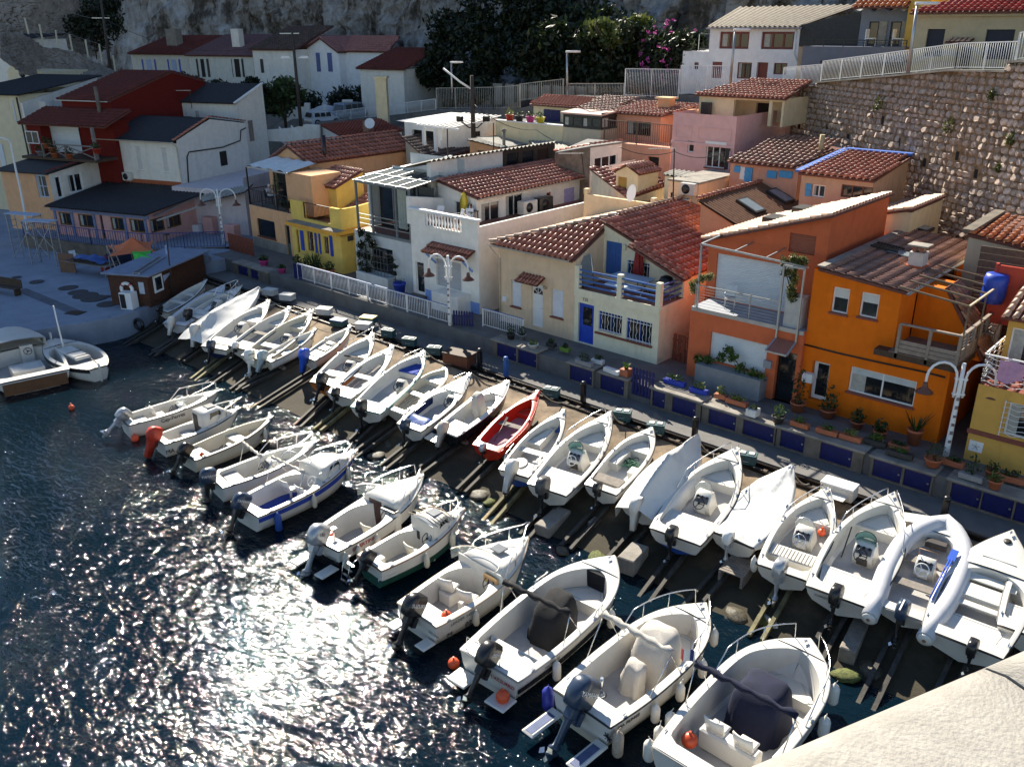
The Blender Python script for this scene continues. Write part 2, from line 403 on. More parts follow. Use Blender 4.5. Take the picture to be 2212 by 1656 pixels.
def rim(b,A,C,top,th=.2):
 """thickness of a free standing wall or parapet behind panel A-C"""
 L=(V2(C)-V2(A)).length;prof=[(0,top),(L,top)]if not isinstance(top,(list,tuple))else list(top);mx=pmx(A,C)
 for(s0,z0),(s1,z1)in zip(prof,prof[1:]):
  b.add([mx@V(k)for k in((s0,0,z0),(s1,0,z1),(s1,th,z1),(s0,th,z0))],[(0,1,2,3)])
 return b
def hole(fr,yl,x0,tl,br):
 a,c=fr.y(*tl,yl),fr.y(*br,yl);return(a[0]-x0,c[0]-x0,c[1],a[1])
def holex(fr,xl,y0,tl,br):
 a,c=fr.x(*tl,xl),fr.x(*br,xl);return(a[0]-y0,c[0]-y0,c[1],a[1])
def window(h,A,C,ho,nv=1,nh=0,fm=None,depth=.13,sill=None,pane=None,fw=.06,name='window',bars=None,barm=None,blind=None):
 s0,s1,z0,z1=ho[:4];mx=pmx(A,C);fm=fm or WHITE
 b=B();y0,y1=depth-.04,depth+.03;e=.003
 b.box(s0+e,s0+fw,y0,y1,z0+e,z1-e).box(s1-fw,s1-e,y0,y1,z0+e,z1-e).box(s0+fw,s1-fw,y0,y1,z0+e,z0+fw).box(s0+fw,s1-fw,y0,y1,z1-fw,z1-e)
 for i in range(nv):
  x=s0+(s1-s0)*(i+1)/(nv+1);b.box(x-fw*.45,x+fw*.45,y0+.008,y1,z0+fw,z1-fw)
 for i in range(nh):
  z=z0+(z1-z0)*(i+1)/(nh+1);b.box(s0+fw,s1-fw,y0+.012,y1,z-fw*.3,z+fw*.3)
 w_=P(name,xf(b,mx),fm,h)
 g=Box(s0+.01,s1-.01,depth+.005,depth+.02,z0+.01,z1-.01);P('pane',xf(g,mx),pane or GLASS,w_)
 if nv and not bars and len(bpy.data.objects)%3:P('curtain',xf(Box(s0+fw,s0+(s1-s0)*.24,depth-.004,depth+.004,z0+fw,z1-fw),mx),mat('net_curtain',(.4,.4,.36),.9,.2,9),w_)
 if blind:P('blind',xf(Box(s0+fw,s1-fw,depth-.012,depth+.003,z1-(z1-z0)*blind[0],z1-fw),mx),blind[1],w_)
 if sill:P('sill',xf(Box(s0-.06,s1+.06,-.07,depth-.045,z0-.07,z0+.004),mx),sill,w_)
 if bars:grille(h,mx,s0-.02,s1+.02,z0-.03,z1+.02,bars,barm or WHITE,w_)
 return w_
def grille(h,mx,s0,s1,z0,z1,step,m,par,wavy=True,horiz=False):
 if horiz:
  n=max(2,int((z1-z0)/step))
  for i in range(n):
   z=z0+(z1-z0)*(i+.5)/n
   P('grille_bar',xf(Tube([(s0+(s1-s0)*k/12,-.05,z+(.035*sin(k*1.57)if wavy else 0))for k in range(13)],.012,4),mx),m,par)
  for s in(s0+.05,(s0+s1)/2,s1-.05):P('grille_rail',xf(Beam((s,-.05,z0),(s,-.05,z1),.025),mx),m,par)
  return
 n=max(2,int((s1-s0)/step))
 for i in range(n):
  s=s0+(s1-s0)*(i+.5)/n;wv=.03 if(wavy and i%2)else 0
  P('grille_bar',xf(Tube([(s+wv*sin(k*1.3),-.05,z0+(z1-z0)*k/12)for k in range(13)]if wv else[(s,-.05,z0),(s,-.05,z1)],.012,4),mx),m,par)
 for z in(z0+.12,z1-.12):P('grille_rail',xf(Beam((s0,-.05,z),(s1,-.05,z),.025),mx),m,par)
def door(h,A,C,ho,m,glass=None,depth=.12,panels=(2,1),name='door',handle=True,planks=0):
 s0,s1,z0,z1=ho[:4];mx=pmx(A,C);w_,t_=s1-s0,z1-z0
 b=Box(s0+.003,s1-.003,depth,depth+.05,z0+.003,z1-.003)
 if planks:
  for i in range(planks):
   a=s0+.03+(w_-.06)*i/planks;b.box(a+.006,a+(w_-.06)/planks-.006,depth-.02,depth,z0+.03,z1-.03)
 else:
  b.box(s0+.003,s0+.09,depth-.02,depth,z0,z1).box(s1-.09,s1-.003,depth-.02,depth,z0,z1)
  for k in(0,.42,1):z=z0+.05+(t_-.1)*k;b.box(s0+.09,s1-.09,depth-.02,depth,max(z0,z-.06),min(z1,z+.06))
  for i in range(panels[0]):
   a=s0+.13+(w_-.26)*i/panels[0];b.box(a+.02,a+(w_-.26)/panels[0]-.02,depth-.012,depth,z0+.17,z0+t_*.38)
 d=P(name,xf(b,mx),m,h)
 if glass:P('pane',xf(Box(s0+w_*glass[0],s0+w_*glass[1],depth-.028,depth-.002,z0+t_*glass[2],z0+t_*glass[3]),mx),GLASS,d)
 if handle:P('handle',xf(Tube([(s1-.07,depth-.02,z0+1.0),(s1-.07,depth-.07,z0+1.0),(s1-.18,depth-.07,z0+1.0)],.012,5),mx),STEEL,d)
 return d
def slats(h,A,C,ho,m,step=.09,depth=.05,name='roller_shutter',box=None):
 s0,s1,z0,z1=ho[:4];mx=pmx(A,C);n=max(3,int((z1-z0)/step));b=B();dz=(z1-z0)/n
 vs=[]
 for i in range(n):
  z=z0+i*dz
  for k,(zz,yy)in enumerate(((0,0),(.25,-.012),(.7,-.012),(.95,0))):vs.append((z+zz*dz,depth+yy))
 vs.append((z1,depth))
 b.loft([[V((s,y,z))for z,y in vs]for s in(s1-.003,s0+.003)],False,sm=False)
 o=P(name,xf(b,mx),m,h)
 if box:P('shutter_box',xf(Box(s0,s1,-.03,depth+.05,z1-.004,z1+box),mx),m,o)
 return o
def shutter(h,A,C,s0,s1,z0,z1,m,name='shutter',slat=False):
 mx=pmx(A,C);b=Box(s0,s1,-.055,-.012,z0,z1)
 n=3
 if slat:
  n=int((z1-z0)/.1)
  for i in range(n):b.box(s0+.06,s1-.06,-.07,-.055,z0+.05+(z1-z0-.1)*i/n,z0+.05+(z1-z0-.1)*(i+.6)/n)
 else:
  for i in range(n):a=s0+(s1-s0)*i/n;b.box(a+.008,a+(s1-s0)/n-.008,-.068,-.055,z0+.02,z1-.02)
  for z in(z0+.25,z1-.25):b.box(s0,s1,-.085,-.068,z-.05,z+.05)
 return P(name,xf(b,mx),m,h)
# tiles
def tile_mesh(wd,ln,name='roof_tile',m=None):
 b=B();r0,r1=wd*.37,wd*.30;n=5;rings=[]
 for r,y,z in((r0,0,.055),(r1,ln,.012)):
  rings.append([V((-r*cos(pi*i/n),y,z+r*1.0*sin(pi*i/n)))for i in range(n+1)])
 b.loft(rings,False);o=len(b.v)
 b.f.append(tuple(range(n,-1,-1)));b.s.append(False)
 return b.mesh(name,m)
TILE={}
def tilem(name,c1,c2,rough=.45):return mat(name,c1,rough,.25,7,.5,60,col2=c2,rand=.28,spec=.5,stain=.35,stain_col=(.09,.06,.045))
TERRA=tilem('terracotta_tile',(.25,.062,.034),(.42,.17,.11),.36)
TERRAD=tilem('weathered_tile',(.20,.085,.055),(.32,.17,.12),.38)
TERRAO=tilem('orange_tile',(.5,.14,.04),(.55,.2,.08))
TERRAP=tilem('pale_tile',(.42,.24,.16),(.5,.34,.24))
SLABM=mat('roof_underlay',(.14,.05,.035),.8,.3,4)
def tile_roof(h,q,m=None,pitch=.3,row=.4,cap=290,name='roof',under=None,th=.1):
 """q: eave left, eave right, ridge right, ridge left (absolute heights, house axes); tiles stand on it one by one"""
 m=m or TERRA;q=[V(p)for p in q];eu=(q[1]-q[0]).normalized();nrm=(q[1]-q[0]).cross(q[3]-q[0]).normalized()
 if nrm.z<0:nrm=-nrm
 ev=nrm.cross(eu).normalized();o=q[0];P2=[((p-o).dot(eu),(p-o).dot(ev))for p in q]
 def inside(x,y):
  s_=None
  for(a,b_),(c,d)in zip(P2,P2[1:]+P2[:1]):
   k=(c-a)*(y-b_)-(d-b_)*(x-a)
   if abs((c-a))+abs(d-b_)<1e-6:continue
   if s_ is None:s_=k>0
   elif(k>0)!=s_:return False
  return True
 rf=P(name,Prism([p-nrm*th for p in q],nrm*th),under or SLABM,h)
 key=(round(pitch,2),round(row,2),m.name)
 if key not in TILE:TILE[key]=tile_mesh(pitch,row*1.13,'roof_tile',m)
 xs=[p[0]for p in P2];ys=[p[1]for p in P2];nx=max(1,int((max(xs)-min(xs))/pitch));ny=max(1,int((max(ys)-min(ys))/row))
 px_,ry_=(max(xs)-min(xs))/nx,(max(ys)-min(ys))/ny;ms=[];rg=random.Random(len(bpy.data.objects))
 for j in range(ny):
  for i in range(nx):
   x=min(xs)+(i+.5)*px_;y=min(ys)+j*ry_
   if not inside(x,y+ry_*.5):continue
   p=o+eu*(x+rg.uniform(-.006,.006))+ev*(y-.03+rg.uniform(-.012,.012))+nrm*.004
   ms.append(Matrix(((eu.x,ev.x,nrm.x,p.x),(eu.y,ev.y,nrm.y,p.y),(eu.z,ev.z,nrm.z,p.z),(0,0,0,1))))
 hw=MT(h.location)@MR(h.rotation_euler.z,4,'Z')if h else Matrix()
 ms.sort(key=lambda k:((hw@k.translation)-V((0,0,CAMZ))).length)
 used=h.get('_nt',0)if h else 0;n=max(0,min(cap,290-used));
 if h:h['_nt']=used+min(n,len(ms))
 for k in ms[:n]:I('roof_tile',TILE[key],rf,k)
 if ms[n:]:
  b=B();tv=[v.co.copy()for v in TILE[key].vertices];tf=[tuple(p.vertices)for p in TILE[key].polygons]
  for k in ms[n:]:b.add([k@v for v in tv],tf,True)
  P('roof_tile',b,m,rf,kind='stuff')
 return rf
def ridge_caps(h,a,c,m=None,ln=.42,wd=.3,par=None):
 a,c=V(a),V(c);d=(c-a).normalized();n=max(1,int((c-a).length/ln));sd=d.cross(V((0,0,1))).normalized();up=sd.cross(d)
 key=(wd,ln,(m or TERRA).name)
 if key not in TILE:TILE[key]=tile_mesh(wd,ln*1.1,'ridge_tile',m or TERRA)
 for i in range(n):
  p=a+(c-a)*(i/n)+up*.05;I('ridge_tile',TILE[key],par or h,Matrix(((sd.x,d.x,up.x,p.x),(sd.y,d.y,up.y,p.y),(sd.z,d.z,up.z,p.z),(0,0,0,1))))
def corr_roof(h,q,m,pitch=.18,amp=.035,name='roof',th=.06):
 """corrugated sheet: ridges run from eave (q0,q1) to ridge (q3,q2)"""
 q=[V(p)for p in q];nrm=(q[1]-q[0]).cross(q[3]-q[0]).normalized()
 if nrm.z<0:nrm=-nrm
 n=max(8,int((q[1]-q[0]).length/pitch)*4)
 b=B();fn=lambda u,v:(q[0].lerp(q[1],u)).lerp(q[3].lerp(q[2],u),v)+nrm*(amp*sin(u*n/4*2*pi)+.02)
 b.grid(fn,n,3);rf=P(name,b,m,h)
 P('roof_board',Prism([p-nrm*th for p in q],nrm*(th-amp+.01)),WOODD,rf);return rf
def flat_roof(h,q,m,th=.12,name='roof'):
 q=[V(p)for p in q];return P(name,Prism([p-V((0,0,th))for p in q],(0,0,th)),m,h)
def gutter(h,a,c,m=None,r=.07):
 a,c=V(a),V(c);d=(c-a).normalized();sd=d.cross(V((0,0,1))).normalized();n=6
 b=B().loft([[p+sd*(r*cos(pi+pi*k/n))+V((0,0,r*sin(pi+pi*k/n)))for k in range(n+1)]for p in(a,c)],False)
 return P('gutter',b,m or GUTTER,h)
def pipe(h,pts,r=.045,m=None,name='downpipe'):return P(name,Tube(pts,r,7),m or GUTTER,h)
def railing(par,pts,ht,step,m,rad=.011,post=1.5,bot=.1,barname='baluster',topw=.045,cap=260,barm=None):
 pts=[V(p)for p in pts];up=V((0,0,1));cnt=0
 bm_=Tube([(0,0,bot),(0,0,ht-topw*.5)],rad,4).mesh(barname,barm or m)
 rest=[]
 for a,c in zip(pts,pts[1:]):
  L=(c-a).length;P('top_rail',Beam(a+up*ht,c+up*ht,topw,topw),m,par);P('bottom_rail',Beam(a+up*bot,c+up*bot,topw*.8,topw*.6),m,par)
  n=max(1,round(L/post))
  for i in range(n+1):p=a.lerp(c,i/n);P('post',Beam(p,p+up*(ht+.02),topw*1.05),m,par)
  k=max(1,int(L/step))
  for i in range(k):
   p=a.lerp(c,(i+.5)/k)
   if cnt<cap:I(barname,bm_,par,MT(p));cnt+=1
GUTTER=mat('gutter_cream',(.55,.48,.38),.5,.1)
def body(h,m,x0,x1,y0,y1,z0,z1,front=(),right=(),name='wall',tf=None,tr=None,tb=None,tl=None,lefth=(),roofm=None):
 """four walls; tf etc. are top profiles"""
 b=B();panel(b,(x0,y0),(x1,y0),z0,tf or z1,front);panel(b,(x1,y0),(x1,y1),z0,tr or z1,right)
 panel(b,(x1,y1),(x0,y1),z0,tb or z1);panel(b,(x0,y1),(x0,y0),z0,tl or z1,lefth)
 if roofm is not None:b.poly([(x0,y0,roofm),(x1,y0,roofm),(x1,y1,roofm),(x0,y1,roofm)])
 return P(name,b,m,h)
def rect(b,x0,x1,y0,y1,z):return b.poly([(x0,y0,z),(x1,y0,z),(x1,y1,z),(x0,y1,z)])
# front row of houses
BASE=2.3
CREAM=plaster('cream_plaster',(.76,.57,.38));IVORY=plaster('ivory_plaster',(.82,.76,.56));PEACH=plaster('peach_plaster',(.76,.43,.23))
YELL=plaster('yellow_plaster',(.80,.56,.14));GREYB=plaster('grey_blue_plaster',(.55,.58,.58));WHITEP=plaster('white_plaster',(.84,.81,.74),.25)
TERR=plaster('terracotta_plaster',(.62,.15,.06),.35);ORANGE=plaster('orange_plaster',(.76,.165,.006),.45);OCHRE=plaster('ochre_plaster',(.66,.38,.09),.5)
TILESILL=mat('red_sill',(.22,.06,.04),.6,.2,6);BLUEP=mat('blue_gloss_paint',(.02,.07,.48),.4,.1,3);BLUEM=mat('mid_blue_paint',(.035,.12,.38),.45,.12,3)
DARKF=mat('dark_frame',(.03,.028,.025),.5,.2);TERFLOOR=mat('terrace_floor',(.24,.11,.08),.7,.2,3)
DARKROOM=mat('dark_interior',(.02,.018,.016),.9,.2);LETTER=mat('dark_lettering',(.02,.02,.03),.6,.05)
YF=31.5
# house 151 and 155 (one pair, two houses)
ex0=WY(*q3(158,640),YF)[0];ex1=WY(*q3(790,745),YF)[0];eze=(WY(*q3(160,595),YF-.25)[1]+WY(*q3(760,728),YF-.25)[1])/2
yg,zg=W0.x(*q3(1030,462),ex1);slope=(zg-eze)/(yg-YF+.3)
fx1=WY(*q3(1492,1090),YF)[0]
apx,apz=WY(*q3(1035,440),yg)
zr=zg+.45;yap=yg+.45/slope
ridz=zr;yb=yg+8.5
h=H('cream_house','narrow cream house with white door and two white shutters, numbered 151',W0,BASE);hE=h
A,C=(ex0,YF),(ex1,YF)
d151=hole(W0,YF,ex0,q3(425,905),q3(520,1285));w1=hole(W0,YF,ex0,q3(258,875),q3(340,1115));w2=hole(W0,YF,ex0,q3(592,950),q3(688,1205))
ey1=yb
body(h,CREAM,ex0,ex1-.004,YF,ey1,BASE-.5,eze-.08,[d151,w1,w2],tr=[(0,eze-.05),(yap-YF,zr-.15),(ey1-YF,zr-.15)],tb=[(0,zr-.15),(ex1-ex0,eze-.1)])
SHW=mat('white_shutter',(.72,.74,.78),.5,.06)
dd=door(h,A,C,d151,WHITE,None,.12,(2,1))
mx=pmx(A,C);cx=(d151[0]+d151[1])/2;zc=d151[3]-.52;r_=.3
b=B().poly([(cx+r_*cos(k*pi/8),.09,zc+r_*sin(k*pi/8))for k in range(9)]);P('fanlight',xf(b,mx),GLASS,dd)
b=B()
for k in range(1,4):a=k*pi/4;b.beam((cx,.085,zc),(cx+r_*cos(a),.085,zc+r_*sin(a)),.03)
P('fanlight_bar',xf(b,mx),WHITE,dd)
for w_ in(w1,w2):
 s_=slats(h,A,C,w_,SHW,.07,.1,'roller_shutter');P('sill',xf(Box(w_[0]-.06,w_[1]+.04,-.06,.09,w_[2]-.07,w_[2]+.004),mx),TILESILL,s_)
text('151',.24,LETTER,h,mx@mxat((hole(W0,YF,ex0,q3(540,945),q3(545,950))[0],-.012,WY(*q3(542,946),YF)[1]),0,R(90)),'house_number')
mb_=hole(W0,YF,ex0,q3(195,1010),q3(228,1058));P('letter_box',xf(Box(mb_[0],mb_[1],-.12,-.002,mb_[2],mb_[3]),mx),WHITE,h)
aw=hole(W0,YF,ex0,q3(360,872),q3(525,905));az=d151[3]+.12
tile_roof(h,[(ex0+aw[0]-.05,YF-.62,az),(ex0+aw[1]+.12,YF-.62,az),(ex0+aw[1]+.12,YF-.003,az+.3),(ex0+aw[0]-.05,YF-.003,az+.3)],pitch=.2,row=.33,name='porch_roof',th=.05)
ov=.3
qf=[(ex0-.35,YF-ov,eze),(ex1+.02,YF-ov,eze),(ex1+.02,yap,zr+.02),(ex1+.02,yap,zr+.02)]
r1=tile_roof(h,qf,TERRA,.32,.42)
r2=tile_roof(h,[(ex0-.35,yb,eze),(ex0-.35,YF-ov,eze),(ex1+.02,yap,zr+.02),(ex1+.02,yb,zr+.02)],TERRAP,.32,.42)  # sunlit left slope: paler tile puts the sun's whitening into the colour
ridge_caps(h,(ex0-.35,YF-ov,eze+.05),(ex1,yap,zr+.05),TERRAP,par=r1);ridge_caps(h,(ex1,yap,zr+.06),(ex1,yb,zr+.06),TERRAP,par=r1)
gutter(h,(ex0-.4,YF-ov-.06,eze-.02),(ex1-.15,YF-ov-.06,eze-.02))
pipe(h,[(ex0-.3,YF-ov-.06,eze-.1),(ex0-.2,YF-.2,eze-.35),(ex0+.06,YF-.06,eze-.7),(ex0+.06,YF-.06,BASE)])
# 155
h=H('white_house','ivory house with blue door, blue barred terrace and barred windows, numbered 155',W0,BASE);hF=h
A,C=(ex1,YF),(fx1,YF);mx=pmx(A,C)
zt_=(WY(*q3(805,968),YF)[1]+WY(*q3(1490,1105),YF)[1])/2
hd=hole(W0,YF,ex1,q3(815,1065),q3(935,1425));h1=hole(W0,YF,ex1,q3(985,1135),q3(1170,1345));h2=hole(W0,YF,ex1,q3(1215,1192),q3(1415,1425))
body(h,IVORY,ex1,fx1,YF,yb,BASE-.5,zt_,[hd,h1,h2],roofm=None)
rf=B();rect(rf,ex1,fx1,YF,yg,zt_-.004);P('terrace_floor',rf,TERFLOOR,h)
b=B()
b.box(ex1,fx1,YF-.06,YF-.002,zt_-.32,zt_+.05).box(fx1+.002,fx1+.06,YF,yg,zt_-.1,zt_+.05);P('terrace_edge',b,IVORY,h)
door(h,A,C,hd,BLUEP,(.25,.8,.45,.9),panels=(1,1))
for hh in(h1,h2):window(h,A,C,hh,1,0,BLUEP,.12,None,bars=.16)
P('sill',xf(Box(h1[0]-.15,h2[1]+.08,-.1,-.002,min(h1[2],h2[2])-.09,min(h1[2],h2[2])-.005),mx),TILESILL,h)
text('155',.22,LETTER,h,mx@mxat(((hd[0]+hd[1])/2-.05,-.012,hd[3]+.2),0,R(90)),'house_number')
# upper gable wall set back
frx=fx1+.0;A2,C2=(ex1,yg),(frx,yg);L2=frx-ex1
u1=hole(W0,yg,ex1,q3(1045,555),q3(1165,852));u2=hole(W0,yg,ex1,q3(1222,715),q3(1397,880))
eaveR=WY(*q3(1735,850),yg-.3);ezr=eaveR[1];exr=eaveR[0]
tz=lambda x:zr+(ezr-zr)*(x-ex1)/(exr-ex1)
b=B();panel(b,A2,C2,zt_,[(0,zr-.12),(L2,tz(frx)-.12)],[u1,u2]);panel(b,C2,(frx,yb),zt_-.01,tz(frx)-.14);panel(b,(frx,yb),(ex1,yb),zt_,[(0,tz(frx)-.14),(L2,zr-.12)]);P('upper_wall',b,IVORY,h)
door(h,A2,C2,u1,BLUEM,None,.06,planks=5);window(h,A2,C2,u2,1,0,BLUEM,.1,TILESILL,bars=.17)
P('wall_lamp',xf(Box(u1[1]+.1,u1[1]+.3,-.16,-.002,u1[3]-.3,u1[3]-.02,bv=.03),pmx(A2,C2)),mat('lamp_glass',(.7,.66,.5),.3,.05),h)
rr=tile_roof(h,[(exr,yg-.3,ezr),(exr,yb,ezr),(ex1+.03,yb,zr),(ex1+.03,yg-.3,zr)],TERRA,.33,.42)
ridge_caps(h,(exr,yg-.3,ezr+.03),(ex1,yg-.3,zr+.03),TERRA,par=rr)
# side lean-to roof strip in front of the main slope
lz=WY(*q3(1235,590),yg-.9)
tile_roof(h,[(exr+.1,yg-1.0,ezr-.05),(exr+.1,yg-.32,ezr-.02),(lz[0],yg-.32,lz[1]+.02),(lz[0],yg-1.0,lz[1])],TERRA,.33,.42,name='side_roof')
# terrace posts and blue bars
pp=[(ex1+.12,YF),WY(*q3(1150,1035),YF)[:1]+(YF,),(fx1-.12,YF),(fx1-.12,yg-.2)]
ph=WY(*q3(1150,838),YF)[1]
for x,y in pp:P('terrace_post',Box(x-.12,x+.12,y+(-.04 if y==YF else-.1),y+.2,zt_+.052,ph),IVORY,h)
for i in range(4):
 z=zt_+.25+(ph-zt_-.42)*i/3
 for(a,c)in((pp[0],pp[1]),(pp[1],pp[2])):P('terrace_bar',Box(a[0]+.125,c[0]-.125,YF+.02,YF+.06,z-.04,z+.04),BLUEM,h)
 P('terrace_bar',Box(fx1-.14,fx1-.1,YF+.205,yg-.305,z-.04,z+.04),BLUEM,h)
TXC=(ex1,fx1,yg,zt_)
# white house with balustrade
wx0=WY(*q2(1412,560),YF)[0];wx1=WY(*q2(1972,640),YF)[0]
wzt=(WY(*q2(1420,535),YF)[1]+WY(*q2(1960,640),YF)[1])/2
h=H('balustrade_house','white house with stone balustrade terrace and small tiled awning over its front',W0,BASE);hD=h
A,C=(wx0,YF),(wx1,YF);mx=pmx(A,C)
hd=hole(W0,YF,wx0,q2(1452,830),q2(1532,1115));hg=hole(W0,YF,wx0,q2(1618,810),q2(1835,1085))
wyb=43
body(h,WHITEP,wx0,wx1,YF,wyb,BASE-.5,wzt,[hd,hg])
b=B();rect(b,wx0,wx1,YF,wyb,wzt-.004);P('terrace_floor',b,TERFLOOR,h)
door(h,A,C,hd,WHITE,(.1,.9,.06,.95),.1)
slats(h,A,C,hg,mat('grey_panel',(.42,.42,.44),.6,.05),.2,.14,'garage_shutter')
SKYB=mat('pale_blue_paint',(.22,.36,.75),.7,.08)
b=B();zz=WY(*q2(1540,1060),YF)[1];b.box(hd[1]+.05,wx1-wx0,-.012,-.001,.0+BASE-.3,zz-.05);P('blue_plinth',xf(b,mx),SKYB,h)
pl_=hole(W0,YF-.9,wx0,q2(1590,1075),q2(1780,1270));P('planter_wall',xf(Box(pl_[0],pl_[1]+.3,-.95,-.014,BASE,pl_[3]-.05),mx),WHITEP,h)
st=hole(W0,YF,wx0,q2(1400,1110),q2(1545,1170));P('doorstep',xf(Box(hd[0]-.25,hd[1]+.2,-.7,-.014,BASE,BASE+.22),mx),CONCD,h)
# awning
azl=WY(*q2(1510,770),YF-.75);azr=WY(*q2(1865,780+40),YF-.75);az=(azl[1]+azr[1])/2;aw0=azl[0];aw1=azr[0]
tile_roof(h,[(aw0,YF-.85,az),(aw1,YF-.85,az),(aw1,YF-.003,az+.42),(aw0,YF-.003,az+.42)],TERRA,.22,.35,name='awning_roof',th=.06)
for x in(aw0+.25,aw1-.25):P('awning_bracket',Beam((x,YF-.02,az-.75),(x,YF-.7,az-.1),.09),SKYB,h)
# balustrade
bz=WY(*q2(1990,605),YF)[1];bt=wzt+.82
b0=WY(*q2(1535,560),YF)[0];b1=WY(*q2(1835,660),YF)[0]
P('handrail',Box(wx0-.06,wx1+.12,YF-.12,YF+.16,bt,bt+.13,bv=.02),WHITE,h)
P('parapet',Box(wx0,b0,YF+.001,YF+.12,wzt,bt-.001).box(b1,wx1,YF+.001,YF+.12,wzt,bt-.001).box(b0,b1,YF-.05,YF+.13,wzt,wzt+.1),WHITEP,h)
BAL=Lathe([(.05,0),(.05,.06),(.035,.1),(.075,.26),(.065,.36),(.035,.5),(.05,.6),(.05,bt-wzt-.1)],10).mesh('baluster',WHITE)
nb=12
for i in range(nb):I('baluster',BAL,h,MT((b0+(b1-b0)*(i+.5)/nb,YF+.04,wzt+.1)))
# side parapet going back
b=B();panel(b,(wx1,YF+.12),(wx1,wyb),wzt,wzt+.55);rim(b,(wx1,YF+.12),(wx1,wyb),wzt+.55,.16);P('side_parapet',b,WHITEP,h)
# upper storey
uxr=WY(*q2(1968,330),YF+2.6)[0];uy=YF+2.6
u_=WY(*q2(1962,318),uy-.2);uze=u_[1];uxe=u_[0]+.1
ul=WY(*q2(1612,160),uy-.2);uxl,uzr=ul
uxw=uxe-.35
A2,C2=(uxl,uy),(uxw,uy);tz=lambda x:uzr+(uze-uzr)*(x-uxl)/(uxe-uxl)
hs=hole(W0,uy,uxl,q2(1775,335),q2(1925,548))
yr=W0.x(*q3(850,30),uxe)[0]
e_=[holex(W0,uxw,uy,q3(10,250),q3(170,490)),holex(W0,uxw,uy,q3(212,185),q3(360,420)),holex(W0,uxw,uy,q3(697,130),q3(778,320)),holex(W0,uxw,uy,q3(552,160),q3(588,228))]
uyb=max(yr,uy+e_[2][1]+1.2)
b=B();panel(b,A2,C2,wzt,[(0,uzr-.14),(uxw-uxl,tz(uxw)-.14)],[hs]);panel(b,C2,(uxw,uyb),wzt,tz(uxw)-.14,e_);panel(b,(uxw,uyb),(uxl,uyb),wzt,[(0,tz(uxw)-.14),(uxw-uxl,uzr-.14)]);P('upper_wall',b,WHITEP,h)
window(h,A2,C2,hs,1,0,WHITE,.1)
E1,E2=C2,(uxw,uyb)
for hh in e_[:2]:window(h,E1,E2,hh,1,0,WHITE,.1)
LILAC=mat('lilac_shutter',(.38,.36,.62),.6,.1,4)
door(h,E1,E2,e_[2],LILAC,None,.02,planks=6);window(h,E1,E2,e_[3],0,0,TERR,.1)
rr=tile_roof(h,[(uxe,uy-.2,uze),(uxe,uyb+.2,uze),(uxl,uyb+.2,uzr),(uxl,uy-.2,uzr)],TERRA,.3,.4)
gutter(h,(uxe+.06,uy-.2,uze-.03),(uxe+.06,uyb,uze-.03),GUTTER)
# tall party wall on the left with scalloped edge
th0=W0.x(*e4(415,1130),uxl-.5);th1=W0.x(*e4(1415,985),uxl-.5)
yt0=th0[0];zt0=(th0[1]+th1[1])/2
f0=W0.x(*q2(1410,300),wx0)
xt=uxl-.5
b=B();panel(b,(xt,yt0),(xt,th1[0]),wzt,zt0);rim(b,(xt,yt0),(xt,th1[0]),zt0,.3);panel(b,(xt-.3,yt0),(xt,yt0),wzt,zt0)
zfr=f0[1];panel(b,(wx0+.001,YF),(wx0+.001,yt0),wzt,[(0,zfr),(yt0-YF,zt0-1.9)]);rim(b,(wx0+.001,YF),(wx0+.001,yt0),[(0,zfr),(yt0-YF,zt0-1.9)],.25);panel(b,(wx0+.001-.25,YF),(wx0+.001,YF),wzt,zfr)
b.box(xt+.001,uxl,yt0+.3,yt0+9,wzt,zt0-1.4)
panel(b,(wx0,yt0),(xt,yt0),wzt,zt0-1.9)
P('party_wall',b,WHITEP,h)
yq=th1[0]+5
corr_roof(h,[(xt-2.2,yq,zt0-.5),(xt-2.2,yt0-.1,zt0-.5),(xt+.14,yt0-.1,zt0+.08),(xt+.14,yq,zt0+.08)],mat('grey_fibre_sheet',(.24,.23,.21),.8,.25,3,.4,40),.36,.06,'party_wall_roof')
cl=[(.35+i*1.45,1.5+i*1.45,zt0-1.0,zt0-.15)for i in range(3)]
A3,C3=(xt,th1[0]+.002),(xt,yq);b=panel(B(),A3,C3,wzt,zt0-.02,cl,.1);panel(b,(xt,yq),(xt-2.2,yq),wzt,[(0,zt0),(2.2,zt0-.5)]);P('clerestory_wall',b,DARKF,h)
for hh in cl:window(h,A3,C3,hh,0,0,DARKF,.06)
DXC=(wx0,wx1,wzt,uy,uxw,uyb)
# grey-blue house with glass veranda (left of the balustrade house)
cx0=WY(*q2(948,600),YF+.2)[0];cx1=wx0-.004;cy=YF+.2
cf=WY(*q2(960,578),cy)[1];cf2=WY(*q2(1385,668),cy)[1];cf=(cf+cf2)/2
h=H('veranda_house','grey-blue house with a dark glazed veranda above a caged ground floor window',W0,BASE)
A,C=(cx0,cy),(cx1,cy);mx=pmx(A,C)
hw_=hole(W0,cy,cx0,q2(1020,690),q2(1275,960))
body(h,GREYB,cx0,cx1,cy,43,BASE-.5,cf,[hw_])
b=B();rect(b,cx0,cx1,cy,43,cf-.004);P('veranda_floor',b,TERFLOOR,h)
w_=window(h,A,C,hw_,1,1,DARKF,.15)
cg=B()
for i in range(10):s_=hw_[0]+(hw_[1]-hw_[0])*i/9;cg.beam((s_,-.45,hw_[2]),(s_,-.45,hw_[3]),.02)
